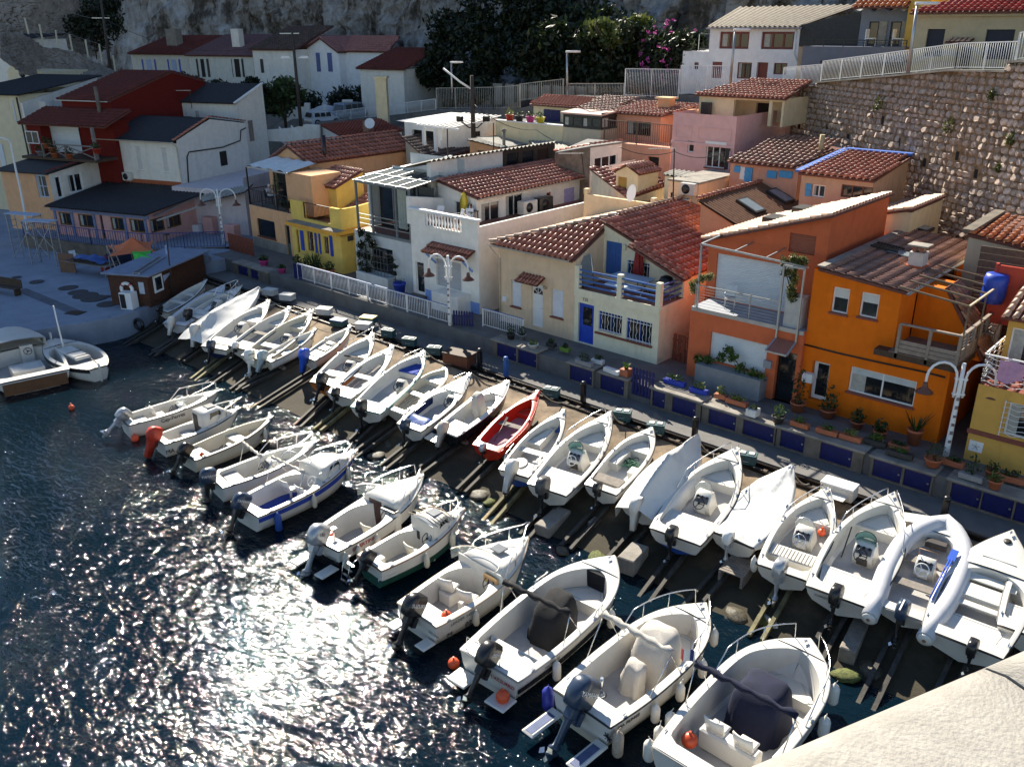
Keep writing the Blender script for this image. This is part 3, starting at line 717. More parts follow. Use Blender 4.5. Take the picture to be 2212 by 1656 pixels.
for i in range(5):z=hw_[2]+(hw_[3]-hw_[2])*i/4;cg.beam((hw_[0],-.45,z),(hw_[1],-.45,z),.02);cg.beam((hw_[0],-.45,z),(hw_[0],0,z),.02);cg.beam((hw_[1],-.45,z),(hw_[1],0,z),.02)
for i in range(10):s_=hw_[0]+(hw_[1]-hw_[0])*i/9;cg.beam((s_,-.45,hw_[3]),(s_,0,hw_[3]),.02)
P('window_cage',xf(cg,mx),mat('cage_steel',(.12,.13,.14),.5,.2,metal=.5),w_)
P('window_bench',xf(Box(hw_[0]-.1,hw_[1]+.15,-.6,-.002,BASE,hw_[2]-.03),mx),GREYB,h)
# veranda frame
vt=(WY(*q2(945,185),cy)[1]+WY(*q2(1390,255),cy)[1])/2;vd=3.0;vx1=WY(*q2(1395,250),cy)[0];vx0=WY(*q2(945,185),cy)[0]
STEELG=mat('veranda_steel',(.16,.18,.19),.45,.15)
b=B();xs=[vx0+.06,WY(*q2(1080,300),cy)[0],WY(*q2(1285,400),cy)[0],vx1-.05]
for x in xs:P('veranda_post',Box(x-.06,x+.06,cy,cy+.1,cf,vt),STEELG,h)
for z0,z1 in((vt,vt+.1),(cf-.1,cf+.06)):P('veranda_beam',Box(vx0,vx1,cy-.01,cy+.11,z0,z1),STEELG,h)
for i,(a,c)in enumerate(zip(xs,xs[1:])):
 for z in(.45,.75,1.0):P('veranda_rail',Beam((a,cy+.05,cf+z),(c,cy+.05,cf+z),.035),GALV,h)
g=Box(xs[0]+.1,xs[2]-.06,cy+1.7,cy+1.72,cf,vt-.05).box(xs[2]+.06,xs[3]+.2,cy+1.7,cy+1.72,cf,vt-.05);P('sliding_glass',g,GLASS,h)
b=B()
for x in(xs[1],xs[2],(xs[1]+xs[2])/2):b.box(x-.04,x+.04,cy+1.64,cy+1.7,cf,vt)
P('sliding_frame',b,STEELG,h)
CURT=mat('pale_curtain',(.5,.55,.5),.9,.1,3);b=B().grid(lambda u,v:V((xs[1]+.45+u*.8,cy+1.6+.05*sin(u*22),cf+.1+v*(vt-cf-.3))),24,2);P('curtain',b,CURT,h)
zt2=vt+.42
b=Prism([(vx0,cy,vt+.1),(vx1,cy,vt+.1),(vx1,cy+vd,zt2),(vx0,cy+vd,zt2)],(0,0,.015));P('glass_roof',b,mat('roof_glass',(.09,.11,.115),.15,.2,1,spec=.7),h)
b=B()
for i in range(6):x=vx0+(vx1-vx0)*i/5;b.beam((x,cy-.1,vt+.12),(x,cy+vd,zt2+.03),.06)
for k in(0,.5):b.beam((vx0,cy+vd*k,vt+.14+(zt2-vt-.1)*k),(vx1,cy+vd*k,vt+.14+(zt2-vt-.1)*k),.07)
P('roof_bar',b,GALV,h)
# upper body behind the veranda, mono pitched roof edge rising away
k0,k1=W0.x(*q2(1070,130),cx0+.2),W0.x(*q2(1572,18),cx0+.2)
b=B();y0_=cy+vd+.0
panel(b,(cx0+.2,y0_),(cx1-.4,y0_),cf,vt+.6,[(.9,2.9,cf+.02,cf+2.2)]);panel(b,(cx0+.2,k0[0]),(cx0+.2,k1[0]+2),cf,[(0,k0[1]),(k1[0]+2-k0[0],k1[1]+.2)])
rim(b,(cx0+.2,k0[0]),(cx0+.2,k1[0]+2),[(0,k0[1]),(k1[0]+2-k0[0],k1[1]+.2)],.25)
panel(b,(cx0-.05,k0[0]),(cx0+.2,k0[0]),cf,k0[1]);P('upper_wall',b,GREYB,h)
P('verge_cap',Beam((cx0+.1,k0[0]-.1,k0[1]+.04),(cx0+.1,k1[0],k1[1]+.04),.42,.07),WHITE,h)
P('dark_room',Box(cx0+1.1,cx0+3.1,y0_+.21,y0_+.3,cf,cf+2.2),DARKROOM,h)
b=B();panel(b,(cx0+.2,y0_+1.5),(cx1-.4,y0_+1.5),vt,vt+1.2);P('back_wall',b,GREYB,h)
# yellow house
YB=YF+.25
bx0=WY(*q2(432,620),YB)[0];bx1=WY(*q2(838,700),YB)[0]
h=H('yellow_house','bright yellow house with blue shutters and a black iron balcony',W0,BASE)
zs=(WY(*q2(430,545),YB)[1]+WY(*q2(800,620),YB)[1])/2
A,C=(bx0,YB),(bx1,YB);mx=pmx(A,C);yback=YB+8
hd=hole(W0,YB,bx0,q2(462,575),q2(500,770));hw1=hole(W0,YB,bx0,q2(550,585),q2(615,760));hw2=hole(W0,YB,bx0,q2(690,630),q2(740,780))
body(h,YELL,bx0,bx1,YB,yback,BASE-.5,zs,[hd,hw1,hw2])
door(h,A,C,hd,mat('brown_door',(.12,.04,.02),.5,.2,5),None,.12)
for w_ in(hw1,hw2):window(h,A,C,w_,1,2,mat('brown_frame',(.14,.05,.025),.5,.2),.12,None)
for(a,c,k)in((498,540,0),(618,648,0),(652,678,0),(742,778,0)):
 q_=hole(W0,YB,bx0,q2(a,580+(a-498)*.18),q2(c,750+(c-540)*.2));shutter(h,A,C,q_[0],q_[1],q_[2],q_[3],BLUEP,slat=True)
ORSL=plaster('orange_slab',(.75,.38,.06));ysl=YB-.75
sx0=WY(*q2(372,510),ysl)[0];sx1=WY(*q2(785,610),ysl)[0]+.1;sz=(WY(*q2(372,520),ysl)[1]+WY(*q2(780,615),ysl)[1])/2
P('eave_slab',Box(sx0,sx1,ysl,YB+.02,sz-.12,sz+.1).box(bx1+.002,sx1,YB+.02,yback,sz-.12,sz+.1),ORSL,h)
P('slab_top',Box(sx0+.05,sx1-.08,ysl+.05,YB-.002,sz+.1,sz+.115),CONC,h)
# balcony storey with pierced parapet
yp=YB;zp=(WY(*q2(420,330),yp)[1]+WY(*q2(825,408),yp)[1])/2
px0,px1=WY(*q2(417,380),yp)[0],WY(*q2(833,480),yp)[0]
g0,g1=WY(*q2(520,400),yp)[0],WY(*q2(742,450),yp)[0];zg_=WY(*q2(525,480),yp)[1]
b=B();A2,C2=(px0,yp),(px1,yp);top=[(0,zp),(g0-px0-.001,zp),(g0-px0,zg_),(g1-px0,zg_),(g1-px0+.001,zp),(px1-px0,zp)]
panel(b,A2,C2,sz+.1,top);rim(b,A2,C2,top,.22);panel(b,C2,(px1,yback),sz+.1,[(0,zp),(1.2,zp),(3.2,zp+.15),(8,zp+.15)]);rim(b,C2,(px1,yback),[(0,zp),(1.2,zp),(3.2,zp+.15),(8,zp+.15)],.2)
for s_ in(g0,g1):b.add([(s_,yp,zg_),(s_,yp+.22,zg_),(s_,yp+.22,zp),(s_,yp,zp)],[(0,1,2,3)])
P('balcony_parapet',b,YELL,h)
b=B();rect(b,px0,px1,yp+.05,yback,zg_-.35);P('balcony_floor',b,TERFLOOR,h)
IRON=mat('black_iron',(.012,.012,.014),.45,.2)
railing(h,[(g0+.03,yp+.08,zg_-.05),(g1-.03,yp+.08,zg_-.05)],zp-zg_+.02,.13,IRON,.012,3,.06)
tw=YB+2.2;tx0=WY(*q2(598,300),tw)[0];tx1=WY(*q2(800,300),tw)[0];tzt=(WY(*q2(605,180),tw)[1]+WY(*q2(690,218),tw)[1])/2
A3,C3=(tx0,tw),(tx1,tw);hs=hole(W0,tw,tx0,q2(604,215),q2(662,375))
b=B();panel(b,A3,C3,zg_-.35,tzt,[hs]);panel(b,C3,(tx1,tw+2.2),zg_-.35,[(0,tzt),(2.2,tzt+.75)]);panel(b,(tx0,tw+2.2),A3,zg_-.35,[(0,tzt+.75),(2.2,tzt)]);P('stair_tower',b,YELL,h)
window(h,A3,C3,hs,1,0,WHITE,.08,name='glazed_door')
tile_roof(h,[(tx0-.15,tw-.25,tzt-.02),(tx1+.15,tw-.25,tzt-.02),(tx1+.15,tw+2.2,tzt+.85),(tx0-.15,tw+2.2,tzt+.85)],TERRA,.26,.38,name='tower_roof')
# small tile roof behind the tower
rz0=WY(*q2(690,285),tw+1.2);
tile_roof(h,[(tx1+.1,tw+.6,tzt-1.35),(cx0-.3,tw+.6,tzt-1.35),(cx0-.3,tw+3.6,tzt-.3),(tx1+.1,tw+3.6,tzt-.3)],TERRA,.27,.38,name='back_roof')
sg=hole(W0,YB,bx0,q2(843,640),q2(888,680))
pl=P('slate_sign',Box(bx1+.003,bx1+.02,YB+.5,YB+.95,W0.x(*q2(860,660),bx1)[1]-.16,W0.x(*q2(860,660),bx1)[1]+.16),mat('slate',(.04,.045,.05),.6,.2),h)
# peach pergola house
YA=YF+.9
ax0=WY(*q2(78,400),YA)[0];ax1=bx0-.004
h=H('pergola_house','peach house with white canvas pergola terrace and long striped tile roof',W0,BASE);hA=h
A,C=(ax0,YA),(ax1,YA);mx=pmx(A,C)
az_=(WY(*q2(85,378),YA)[1]+WY(*q2(395,430),YA)[1])/2
hw=hole(W0,YA,ax0,q2(137,478),q2(300,662));hd=hole(W0,YA,ax0,q2(368,535),q2(432,800))
body(h,PEACH,ax0,ax1,YA,YA+9,BASE-1,az_,[hw,hd])
window(h,A,C,hw,0,0,DARKF,.12,TILESILL);door(h,A,C,hd,mat('green_door',(.09,.14,.12),.5,.1),(.2,.8,.4,.95),.12)
P('grey_plinth',xf(Box(.0,hd[0]-.02,-.012,-.001,BASE-.8,hw[2]-.15),mx),CONC,h)
b=B();rect(b,ax0,ax1,YA,YA+5,az_+.004);P('terrace_floor',b,CONC,h)
railing(h,[(ax0+.05,YA+4,az_),(ax0+.05,YA+.06,az_),(WY(*q2(395,420),YA)[0],YA+.06,az_)],1.05,.14,IRON,.011,1.6,.08)
# upper front wall to the right of the terrace
qx=WY(*q2(392,300),YA+.3)[0];qz=(WY(*q2(392,115),YA+.3)[1]+WY(*q2(590,120),YA+.3)[1])/2
rx=WY(*q2(600,300),YA+.3)[0]
# main gabled body
yG=YA+2.6
re0=WY(*qB(455,1355),yG-.2);rexx,reze=re0
reb=W0.x(*qB(1355,1228),rexx)[0]
rr0=WY(*qB(268,1205),yG-.2);rrx,rrz=rr0
rl0=WY(*qB(100,1335),yG-.2)
b=B();panel(b,(qx,YA+.3),(rx,YA+.3),az_,qz);panel(b,(rx,YA+.3),(rx,yG),az_,qz);panel(b,(qx,yG),(qx,YA+.3),az_,qz);rect(b,qx,rx,YA+.3,yG,qz);P('upper_wall',b,PEACH,h)
tzz=lambda x:reze+(rrz-reze)*(rexx-x)/(rexx-rrx)
b=B();L3=rexx-.2-rl0[0]
panel(b,(rl0[0],yG),(rexx-.2,yG),az_,[(0,rl0[1]-.1),(rrx-rl0[0],rrz-.12),(L3,tzz(rexx-.2)-.12)],[(.6,2.2,az_+.02,az_+2.1)])
panel(b,(rexx-.2,yG),(rexx-.2,reb),BASE,tzz(rexx-.2)-.12);panel(b,(rexx-.2,reb),(rl0[0],reb),BASE,[(0,tzz(rexx-.2)-.12),(rexx-.2-rrx,rrz-.12),(L3,rl0[1]-.1)])
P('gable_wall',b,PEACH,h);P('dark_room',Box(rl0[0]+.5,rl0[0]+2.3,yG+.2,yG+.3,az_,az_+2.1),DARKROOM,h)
tile_roof(h,[(rexx,yG-.2,reze),(rexx,reb+.2,reze),(rrx,reb+.2,rrz),(rrx,yG-.2,rrz)],TERRA,.34,.45)
tile_roof(h,[(rl0[0],reb+.2,rl0[1]),(rl0[0],yG-.2,rl0[1]),(rrx,yG-.2,rrz),(rrx,reb+.2,rrz)],TERRA,.34,.45,name='far_roof')
ridge_caps(h,(rrx,yG-.2,rrz+.04),(rrx,reb+.2,rrz+.04),TERRA,.45)
fl=W0.x(*qB(600,1320),rexx-.5)
P('flue',Tube([(rexx-.55,fl[0],fl[1]-.6),(rexx-.55,fl[0],W0.x(*qB(588,1120),rexx-.5)[1])],.13,10),BLACK,h)
# pergola
CANV=mat('white_canvas',(.72,.72,.70),.8,.1,4);pz=(WY(*q2(45,62),YA)[1]+WY(*q2(380,108),YA)[1])/2;pzx1=WY(*q2(385,110),YA)[0];pzx0=WY(*q2(45,62),YA)[0]
for x in(ax0+.05,WY(*q2(290,300),YA)[0]):P('pergola_post',Box(x-.04,x+.04,YA+.05,YA+.13,az_,pz),IRON,h)
P('pergola_beam',Beam((pzx0,YA+.1,pz),(pzx1,YA+.1,pz),.09).beam((pzx0,YA+.1,pz),(pzx0,yG,pz+.35),.09),GALV,h)
b=B().grid(lambda u,v:V((pzx0+u*(pzx1-pzx0),YA+.1+v*(yG-YA-.3),pz+.08+.35*v+.06*sin(u*25)*(1-.3*v))),40,8);P('canopy',b,CANV,h)
AXC=(ax0,ax1,YA,az_,yG)
# terracotta modern house
gx0=WY(*q3(1712,1590),YF-.2)[0];gy=YF-.2;gx1=WY(*q4(603,1240),gy)[0]
h=H('terracotta_house','terracotta modern house with two large white roller shutters and a wire balcony',W0,BASE);hG=h
A,C=(gx0,gy),(gx1,gy);mx=pmx(A,C)
gzf=(WY(*q3(1768,1112),gy)[1]+WY(*q4(560,1138),gy)[1])/2
hs=hole(W0,gy,gx0,q3(1912,1308),q4(325,1445));hd=hole(W0,gy,gx0,q4(420,1280),q5(285,320));hd=(hd[0],hd[1],BASE,hd[3])
hs=(hs[0],hs[1],BASE+.95,hs[3])
gyb=gy+10;gu=gy+1.7
body(h,TERR,gx0,gx1,gy,gyb,BASE-.5,gzf,[hs,hd]);b=B();rect(b,gx0,gx1,gy,gu+.1,gzf+.004);P('balcony_floor',b,mat('grey_deck',(.3,.32,.36),.7,.1),h)
ROLL=mat('roller_shutter_white',(.66,.70,.72),.5,.04);slats(h,A,C,hs,ROLL,.06,.12)
door(h,A,C,hd,BLACK,(.12,.88,.05,.95),.25)
P('planter_trough',xf(Box(hs[0]-.25,hs[1]+.15,-.62,-.014,BASE-.1,BASE+.9),mx),mat('zinc_trough',(.22,.24,.26),.5,.15,2),h)
mb_=hole(W0,gy,gx0,q4(330,1352),q4(378,1418));P('letter_box',xf(Box(mb_[0],mb_[1],-.14,-.002,mb_[2],mb_[3]),mx),mat('grey_metal_box',(.25,.27,.3),.4,.1),h)
mb_=hole(W0,gy,gx0,q4(350,1255),q4(383,1295));P('house_plate',xf(Box(mb_[0],mb_[1],-.03,-.002,mb_[2],mb_[3]),mx),WHITE,h)
# upper
ux1=WY(*q4(800,420),gu)[0];ux0=WY(*q3(1893,620),gu)[0]
tl,trr=WY(*q3(1893,540),gu)[1],WY(*q4(800,310),gu)[1]
sh=hole(W0,gu,ux0,q3(1965,660),q4(500,1000));sh=(sh[0],sh[1],gzf+.02,sh[3])
vt_=hole(W0,gu,ux0,q4(512,430),q4(685,600))
rb=W0.x(*q4(1238,145),ux1);gyb2=rb[0];ztr=(trr+rb[1])/2
b=B();panel(b,(ux0,gu),(ux1,gu),gzf,[(0,tl),(ux1-ux0,ztr)],[sh,vt_]);panel(b,(ux1,gu),(ux1,gyb2),gzf-2,ztr);panel(b,(ux1,gyb2),(ux0,gyb2),gzf-2,[(0,ztr),(ux1-ux0,tl)]);panel(b,(ux0,gyb2),(ux0,gu),gzf-2,tl);P('upper_wall',b,TERR,h)
UA,UC=(ux0,gu),(ux1,gu)
slats(h,UA,UC,sh,ROLL,.07,.1);slats(h,UA,UC,vt_,mat('louvre_red',(.28,.08,.04),.6,.1),.1,.08,'louvre_vent')
tile_roof(h,[(ux0-.25,gyb2+.15,tl-.04),(ux0-.25,gu-.25,tl-.04),(ux1+.12,gu-.25,ztr+.05),(ux1+.12,gyb2+.15,ztr+.05)],TERRAP,.3,.42)  # slope facing the sun is whitened through its paler tile colour
for v in(.25,.72):
 o_=V((ux0-.25,gu,tl)).lerp(V((ux1,gu,ztr)),.45);P('skylight',Box(o_.x-.6,o_.x+.6,gu+(gyb2-gu)*v,gu+(gyb2-gu)*v+1.0,o_.z-.15,o_.z+.16),DARKF,h)
# balcony rail: galvanised frame and wires
bz=gzf;xr=WY(*q4(420,1110),gy)[0]
for x in(gx0+.15,WY(*q4(205,1050),gy)[0],xr):P('balcony_post',Box(x-.02,x+.02,gy+.03,gy+.07,bz,bz+1.05),GALV,h)
for i in range(8):P('balcony_wire',Beam((gx0+.15,gy+.05,bz+.1+i*.125),(xr,gy+.05,bz+.1+i*.125),.012 if i<7 else .045),GALV,h)
P('balcony_edge',Box(gx0+.05,gx1,gy-.05,gy-.002,bz-.14,bz+.03),GALV,h)
# steel goal frame over the balcony, and trellis frame to the street door
fz=WY(*q4(0,575),gy)[1];fx0=gx0+.25
P('sun_frame',Beam((fx0,gy+.05,gzf),(fx0,gy+.05,fz+.2),.07).beam((fx0,gy+.05,fz+.2),(WY(*q4(640,680),gy)[0],gy+.05,fz),.07).beam((fx0,gy+.05,fz+.2),(fx0,gu,fz+.3),.07),GALV,h)
for x in(.3,.6):xx=fx0+(gx1-fx0)*x;P('sun_frame',Beam((xx,gy+.05,fz+.1),(xx,gu,fz+.2),.05),GALV,h)
tx0,tx1=WY(*q4(440,1000),gy)[0],WY(*q4(590,1000),gy)[0];tb_=WY(*q4(410,1190),gy)[1];ttop=WY(*q4(455,660),gy)[1];ty=gy-.12
P('trellis_frame',Beam((tx0,ty,tb_),(tx0,ty,ttop),.07).beam((tx1,ty,tb_),(tx1,ty,ttop),.07).beam((tx0,ty,ttop),(tx1,ty,ttop),.07).beam((tx0,ty,tb_),(tx0-.05,ty-.7,tb_-.35),.07).beam((tx1,ty,tb_),(tx1,ty-.7,tb_-.35),.07).beam((tx0-.05,ty-.7,tb_-.35),(tx1,ty-.7,tb_-.35),.07),GALV,h)
P('door_canopy',Prism([(tx0,ty,tb_),(tx1,ty,tb_),(tx1,ty-.66,tb_-.33),(tx0,ty-.66,tb_-.33)],(0,0,.02)),mat('tinted_canopy',(.3,.1,.06),.3,.1),h)
P('tall_planter',Box(tx1-.75,tx1-.05,gy+.15,gy+.7,gzf,gzf+1.25),mat('marble_planter',(.5,.5,.48),.6,.15,2),h)
GXC=(gx0,gx1,gy,gzf,gu,tx0,tx1,ttop,hs)
# orange house
oy=YF;ox0=gx1+.004;ox1=WY(*q5(1560,300),oy)[0]
h=H('orange_house','vivid orange house with wooden side deck under a tiled mono pitch roof',W0,BASE);hH=h
A,C=(ox0,oy),(ox1,oy);mx=pmx(A,C)
ol=WY(*q4(718,690),oy-.2);orr=WY(*q4(1362,868),oy-.2);uo=WY(*q4(1325,880),oy)[0]
oz=lambda x:ol[1]+(orr[1]-ol[1])*(x-ol[0])/(orr[0]-ol[0])
zdk=(WY(*q4(1290,1290),oy)[1]+WY(*q4(1730,1370),oy-.3)[1])/2
H_=[hole(W0,oy,ox0,q4(828,822),q4(922,1030)),hole(W0,oy,ox0,q4(1033,860),q4(1138,1065)),hole(W0,oy,ox0,q5(462,0),q5(560,355)),hole(W0,oy,ox0,q5(775,48),q5(1285,395))]
oyb=oy+9.5;L4=ox1-ox0
b=B();panel(b,A,C,BASE-.5,[(0,oz(ox0)-.1),(uo-ox0-.001,oz(uo)-.1),(uo-ox0,zdk-.3),(L4,zdk-.3)],H_)
panel(b,C,(ox1,oyb),BASE-.5,zdk-.3);panel(b,(uo,oyb),(ox0,oyb),BASE-.5,[(0,oz(uo)-.1),(uo-ox0,oz(ox0)-.1)]);panel(b,(ox0,oyb),A,BASE-.5,oz(ox0)-.1);
deckh=[(1.6,3.0,zdk,zdk+2.1),(3.8,6.2,zdk,zdk+2.1)]
panel(b,(uo,oy),(uo,oyb),zdk-.3,oz(uo)-.1,deckh);P('wall',b,ORANGE,h)
for dh in deckh:door(h,(uo,oy),(uo,oyb),dh,WOODD,(.1,.9,.1,.9),.1,name='deck_door')
for k in(0,1):window(h,A,C,H_[k],0,0,WHITE,.13,TILESILL,blind=(.42,mat('blind',(.6,.62,.6),.8,.05)))
door(h,A,C,H_[2],WHITE,(.2,.85,.1,.5),.25);P('door_glass',xf(Box(H_[2][0]+.16,H_[2][1]-.12,.21,.24,BASE+1.15,H_[2][3]-.15),mx),GLASS,h)
window(h,A,C,H_[3],1,0,WHITE,.14,TILESILL,blind=(.3,mat('painted_reflection',(.5,.56,.58),.5,.15,2)))  # grey-blue band across the pane top is a reflection painted on
ob=W0.x(*q4(1932,512),orr[0])[0]
tr_=tile_roof(h,[(orr[0],oy-.2,orr[1]),(orr[0],ob,orr[1]),(ol[0],ob,ol[1]),(ol[0],oy-.2,ol[1])],TERRAD,.24,.42)
gutter(h,(orr[0]+.07,oy-.25,orr[1]-.02),(orr[0]+.07,ob,orr[1]-.02),mat('zinc_gutter',(.5,.48,.44),.4,.1))
P('flashing',Beam((ol[0]+.08,oy-.2,ol[1]+.09),(ol[0]+.08,ob,ol[1]+.09),.3,.05),CONC,h)
cpx,cpz=W0.z(*q4(1430,700),oz((ol[0]+orr[0])/2+1.2));
chx=WY(*q4(1425,690),oy+3)[0];chz=oz(chx)
for k in range(12):
 p_=GZ(*q4(1430,690),chz);chz=oz(p_.x)
chx,chy=p_.x,p_.y;ct=WY(*q4(1430,565),chy)[1]
P('chimney',Box(chx-.32,chx+.32,chy-.32,chy+.32,chz-.3,chz+.15),TERR,h)
c_=P('chimney_stack',Box(chx-.27,chx+.27,chy-.27,chy+.27,chz+.15,ct),mat('chimney_render',(.6,.55,.5),.9,.1,4),h)
P('chimney_pot',Box(chx-.2,chx-.05,chy-.2,chy+.2,ct,ct+.22).box(chx+.05,chx+.2,chy-.2,chy+.2,ct,ct+.22),TERRA,c_);P('chimney_cap',Box(chx-.38,chx+.38,chy-.32,chy+.32,ct+.22,ct+.28),CONC,c_)
def onroof(q,oz_):
 z=ol[1]
 for _ in range(14):p=GZ(*q,z);z=oz_(p.x)
 return p
for nm,q_,wd,ln in(('skylight',(1435,405),.9,1.2),('skylight',(1305,600),.8,1.0)):
 p=onroof(q4(*q_),oz);sl_=(orr[1]-ol[1])/(orr[0]-ol[0]);b=Box(-ln/2,ln/2,-wd/2,wd/2,0,.14);xf(b,MT(p)@MR(-atan(sl_),4,'Y'));f_=P(nm,b,DARKF,h)
 b=Box(-ln/2+.08,ln/2-.08,-wd/2+.08,wd/2-.08,.14,.15);xf(b,MT(p)@MR(-atan(sl_),4,'Y'));P('pane',b,mat('skylight_glass',(.25,.3,.33),.12,.1,spec=.8),f_)
p=onroof(q4(1205,565),oz);b=B()
for i in range(9):b.box(-.5+i*.12,-.5+i*.12+.03,-.35,.35,.16,.2)
b.box(-.52,.6,-.38,-.33,.14,.22).box(-.52,.6,.33,.38,.14,.22);xf(b,MT(p)@MR(-atan(sl_),4,'Y'));P('roof_ladder',b,DARKF,h)
cb=[q4(612,1241),q4(850,1302),q4(1060,1350),q4(1290,1400),q4(1480,1440),q4(1640,1482)]
P('cable',Tube([(WY(*c,oy)[0],oy-.04,WY(*c,oy)[1])for c in cb],.035,5),BLACK,h)
mb_=hole(W0,oy,ox0,q4(563,1432),q4(625,1492));b=Box(-.2,.2,-.25,-.002,0,.36);xf(b,pmx(A,C)@MT((.35,0,(mb_[2]+mb_[3])/2-.18)));P('letter_box',b,WHITE,h)
# deck
dkx=WY(*q4(1762,1240),oy-.4)[0];DECK=mat('grey_deck_wood',(.17,.13,.10),.75,.3,5,.4,40);dky=oy-.5;dyb=W0.x(*q4(2032,940),dkx)[0]
P('deck_slab',Box(uo-.5,dkx,dky,dyb,zdk-.25,zdk-.03),WOODD,h)
nbd=22
for i in range(nbd):y=dky+(dyb-dky)*i/nbd;P('deck_board',Box(uo+.003,dkx,y+.008,y+(dyb-dky)/nbd-.008,zdk-.03,zdk),DECK,h)
RAILW=mat('rail_wood',(.26,.21,.17),.7,.2,5)
ht=1.05;dx0=WY(*q4(1300,1180),dky)[0]
for x in(dx0,(dx0+dkx)/2,dkx-.05):P('deck_post',Box(x-.05,x+.05,dky,dky+.1,zdk-.2,zdk+ht),RAILW,h)
P('deck_rail',Box(dx0,dkx,dky-.02,dky+.1,zdk+ht,zdk+ht+.06).box(dkx-.1,dkx+.02,dky+.1,dyb,zdk+ht,zdk+ht+.06),RAILW,h)
for i in range(3):P('skirt_board',Box(dx0+.05,dkx-.1,dky+.03,dky+.06,zdk+.03+i*.16,zdk+.17+i*.16),RAILW,h);P('skirt_board',Box(dkx-.06,dkx-.03,dky+.1,dyb,zdk+.03+i*.16,zdk+.17+i*.16),RAILW,h)
for i in range(1,6):y=dky+(dyb-dky)*i/5;P('deck_post',Box(dkx-.1,dkx,y-.1,y,zdk-.2,zdk+ht),RAILW,h)
for i in range(4):z=zdk+.6+i*.12;P('deck_wire',Beam((dkx-.05,dky,z),(dkx-.05,dyb,z),.012),GALV,h)
# steel pergola over the deck
pgz=WY(*q4(1815,968),dky+.1)[1];pgx=WY(*q4(1815,968),dky+.1)[0];pgy=W0.x(*q4(2072,750),pgx)[0]
PGM=mat('pergola_steel',(.16,.12,.08),.5,.2,metal=.3)
P('pergola_beam',Beam((pgx,dky+.1,pgz),(pgx,pgy,pgz),.06),mat('sunlit_pine',(.5,.42,.3),.7,.1),h)
for i in range(5):y=dky+.1+(pgy-dky-.1)*i/4;P('pergola_rafter',Beam((pgx,y,pgz),(uo,y,pgz+.25),.06),PGM,h)
for y in(dky+.1,(dky+pgy)/2,pgy):P('pergola_post',Beam((pgx,y,pgz),(pgx,y,zdk),.05),PGM,h)
OXC=(uo,dkx,dky,zdk,dyb,ox1)
# neighbour's low tiled stair roof behind the deck
bq=[W0.x(*q4(1640,690),uo+.05),W0.x(*q4(1760,650),uo+.05)]
tile_roof(h,[(dkx+.3,dyb-1.9,zdk-.3),(dkx+.3,dyb-.5,zdk-.3),(uo+1.0,dyb-.5,zdk+2.1),(uo+1.0,dyb-1.9,zdk+2.1)],TERRAD,.26,.42,name='stair_roof')
P('stair_wall',Prism([(dkx+.2,dyb-1.85,zdk-.4),(uo+.02,dyb-1.85,zdk-.4),(uo+.02,dyb-1.85,zdk+2.05),(uo+.98,dyb-1.85,zdk+2.0)],(0,1.3,0)),ORANGE,h)
# ochre house at the right edge
iy=YF-.6;ix0=WY(*q5(1770,500),iy)[0];ix1=ix0+7
h=H('ochre_house','ochre house at the right edge with white wavy barred window and balcony',W0,BASE);hI=h
A,C=(ix0,iy),(ix1,iy);mx=pmx(A,C)
izf=WY(*q5(1835,195),iy)[1]
hw=hole(W0,iy,ix0,q5(2090,345),q5(2290,680));hw=(hw[0],hw[0]+1.5,hw[2],hw[3])
body(h,OCHRE,ix0,ix1,iy,iy+9,BASE-.5,izf,[hw]);wn=window(h,A,C,hw,1,0,WHITE,.14)
grille(h,mx,hw[0]-.15,hw[1]+.1,hw[2]-.05,hw[3]+.05,.17,WHITE,wn,True,True)
zst=WY(*q5(1760,570),iy)[1];P('string_course',xf(Box(-.05,7,-.06,-.002,zst-.12,zst+.04),mx),TILESILL,h)
tq=hole(W0,iy,ix0,q5(1762,655),q5(1858,770));tl_=P('ceramic_plaque',xf(Box(tq[0],tq[1],-.03,-.002,tq[2],tq[3]),mx),WHITE,h)
b=B();c0,c1=(tq[0]+tq[1])/2,(tq[2]+tq[3])/2
for k in range(5):a_=k*2*pi/5+1.57;b.beam((c0,-.034,c1),(c0+.13*cos(a_),-.034,c1+.13*sin(a_)),.03,.004)
P('plaque_star',xf(b,mx),LETTER,tl_)
iu=iy+1.6;b=B();rect(b,ix0,ix1,iy,iu,izf+.004);P('balcony_floor',b,TILESILL,h)
iux0=WY(*q4(2075,1200),iu)[0];iez=WY(*q4(2080,1045),iu-.25)[1]
ihw=hole(W0,iu,iux0,q4(2130,1120),q4(2300,1420));ihw=(ihw[0],ihw[0]+1.8,izf+.02,ihw[3])
b=B();panel(b,(iux0,iu),(ix1,iu),izf,iez-.05,[ihw]);panel(b,(iux0,iy+9),(iux0,iu),izf,iez-.05);P('upper_wall',b,OCHRE,h);window(h,(iux0,iu),(ix1,iu),ihw,1,0,WHITE,.1)
tile_roof(h,[(iux0-.2,iu-.3,iez),(ix1,iu-.3,iez),(ix1,iu+5,iez+1.6),(iux0-.2,iu+5,iez+1.6)],TERRAP,.28,.4)
rl=T
by0=WY(*q4(1900,1520),iy)[0]
zr_=izf+1.0
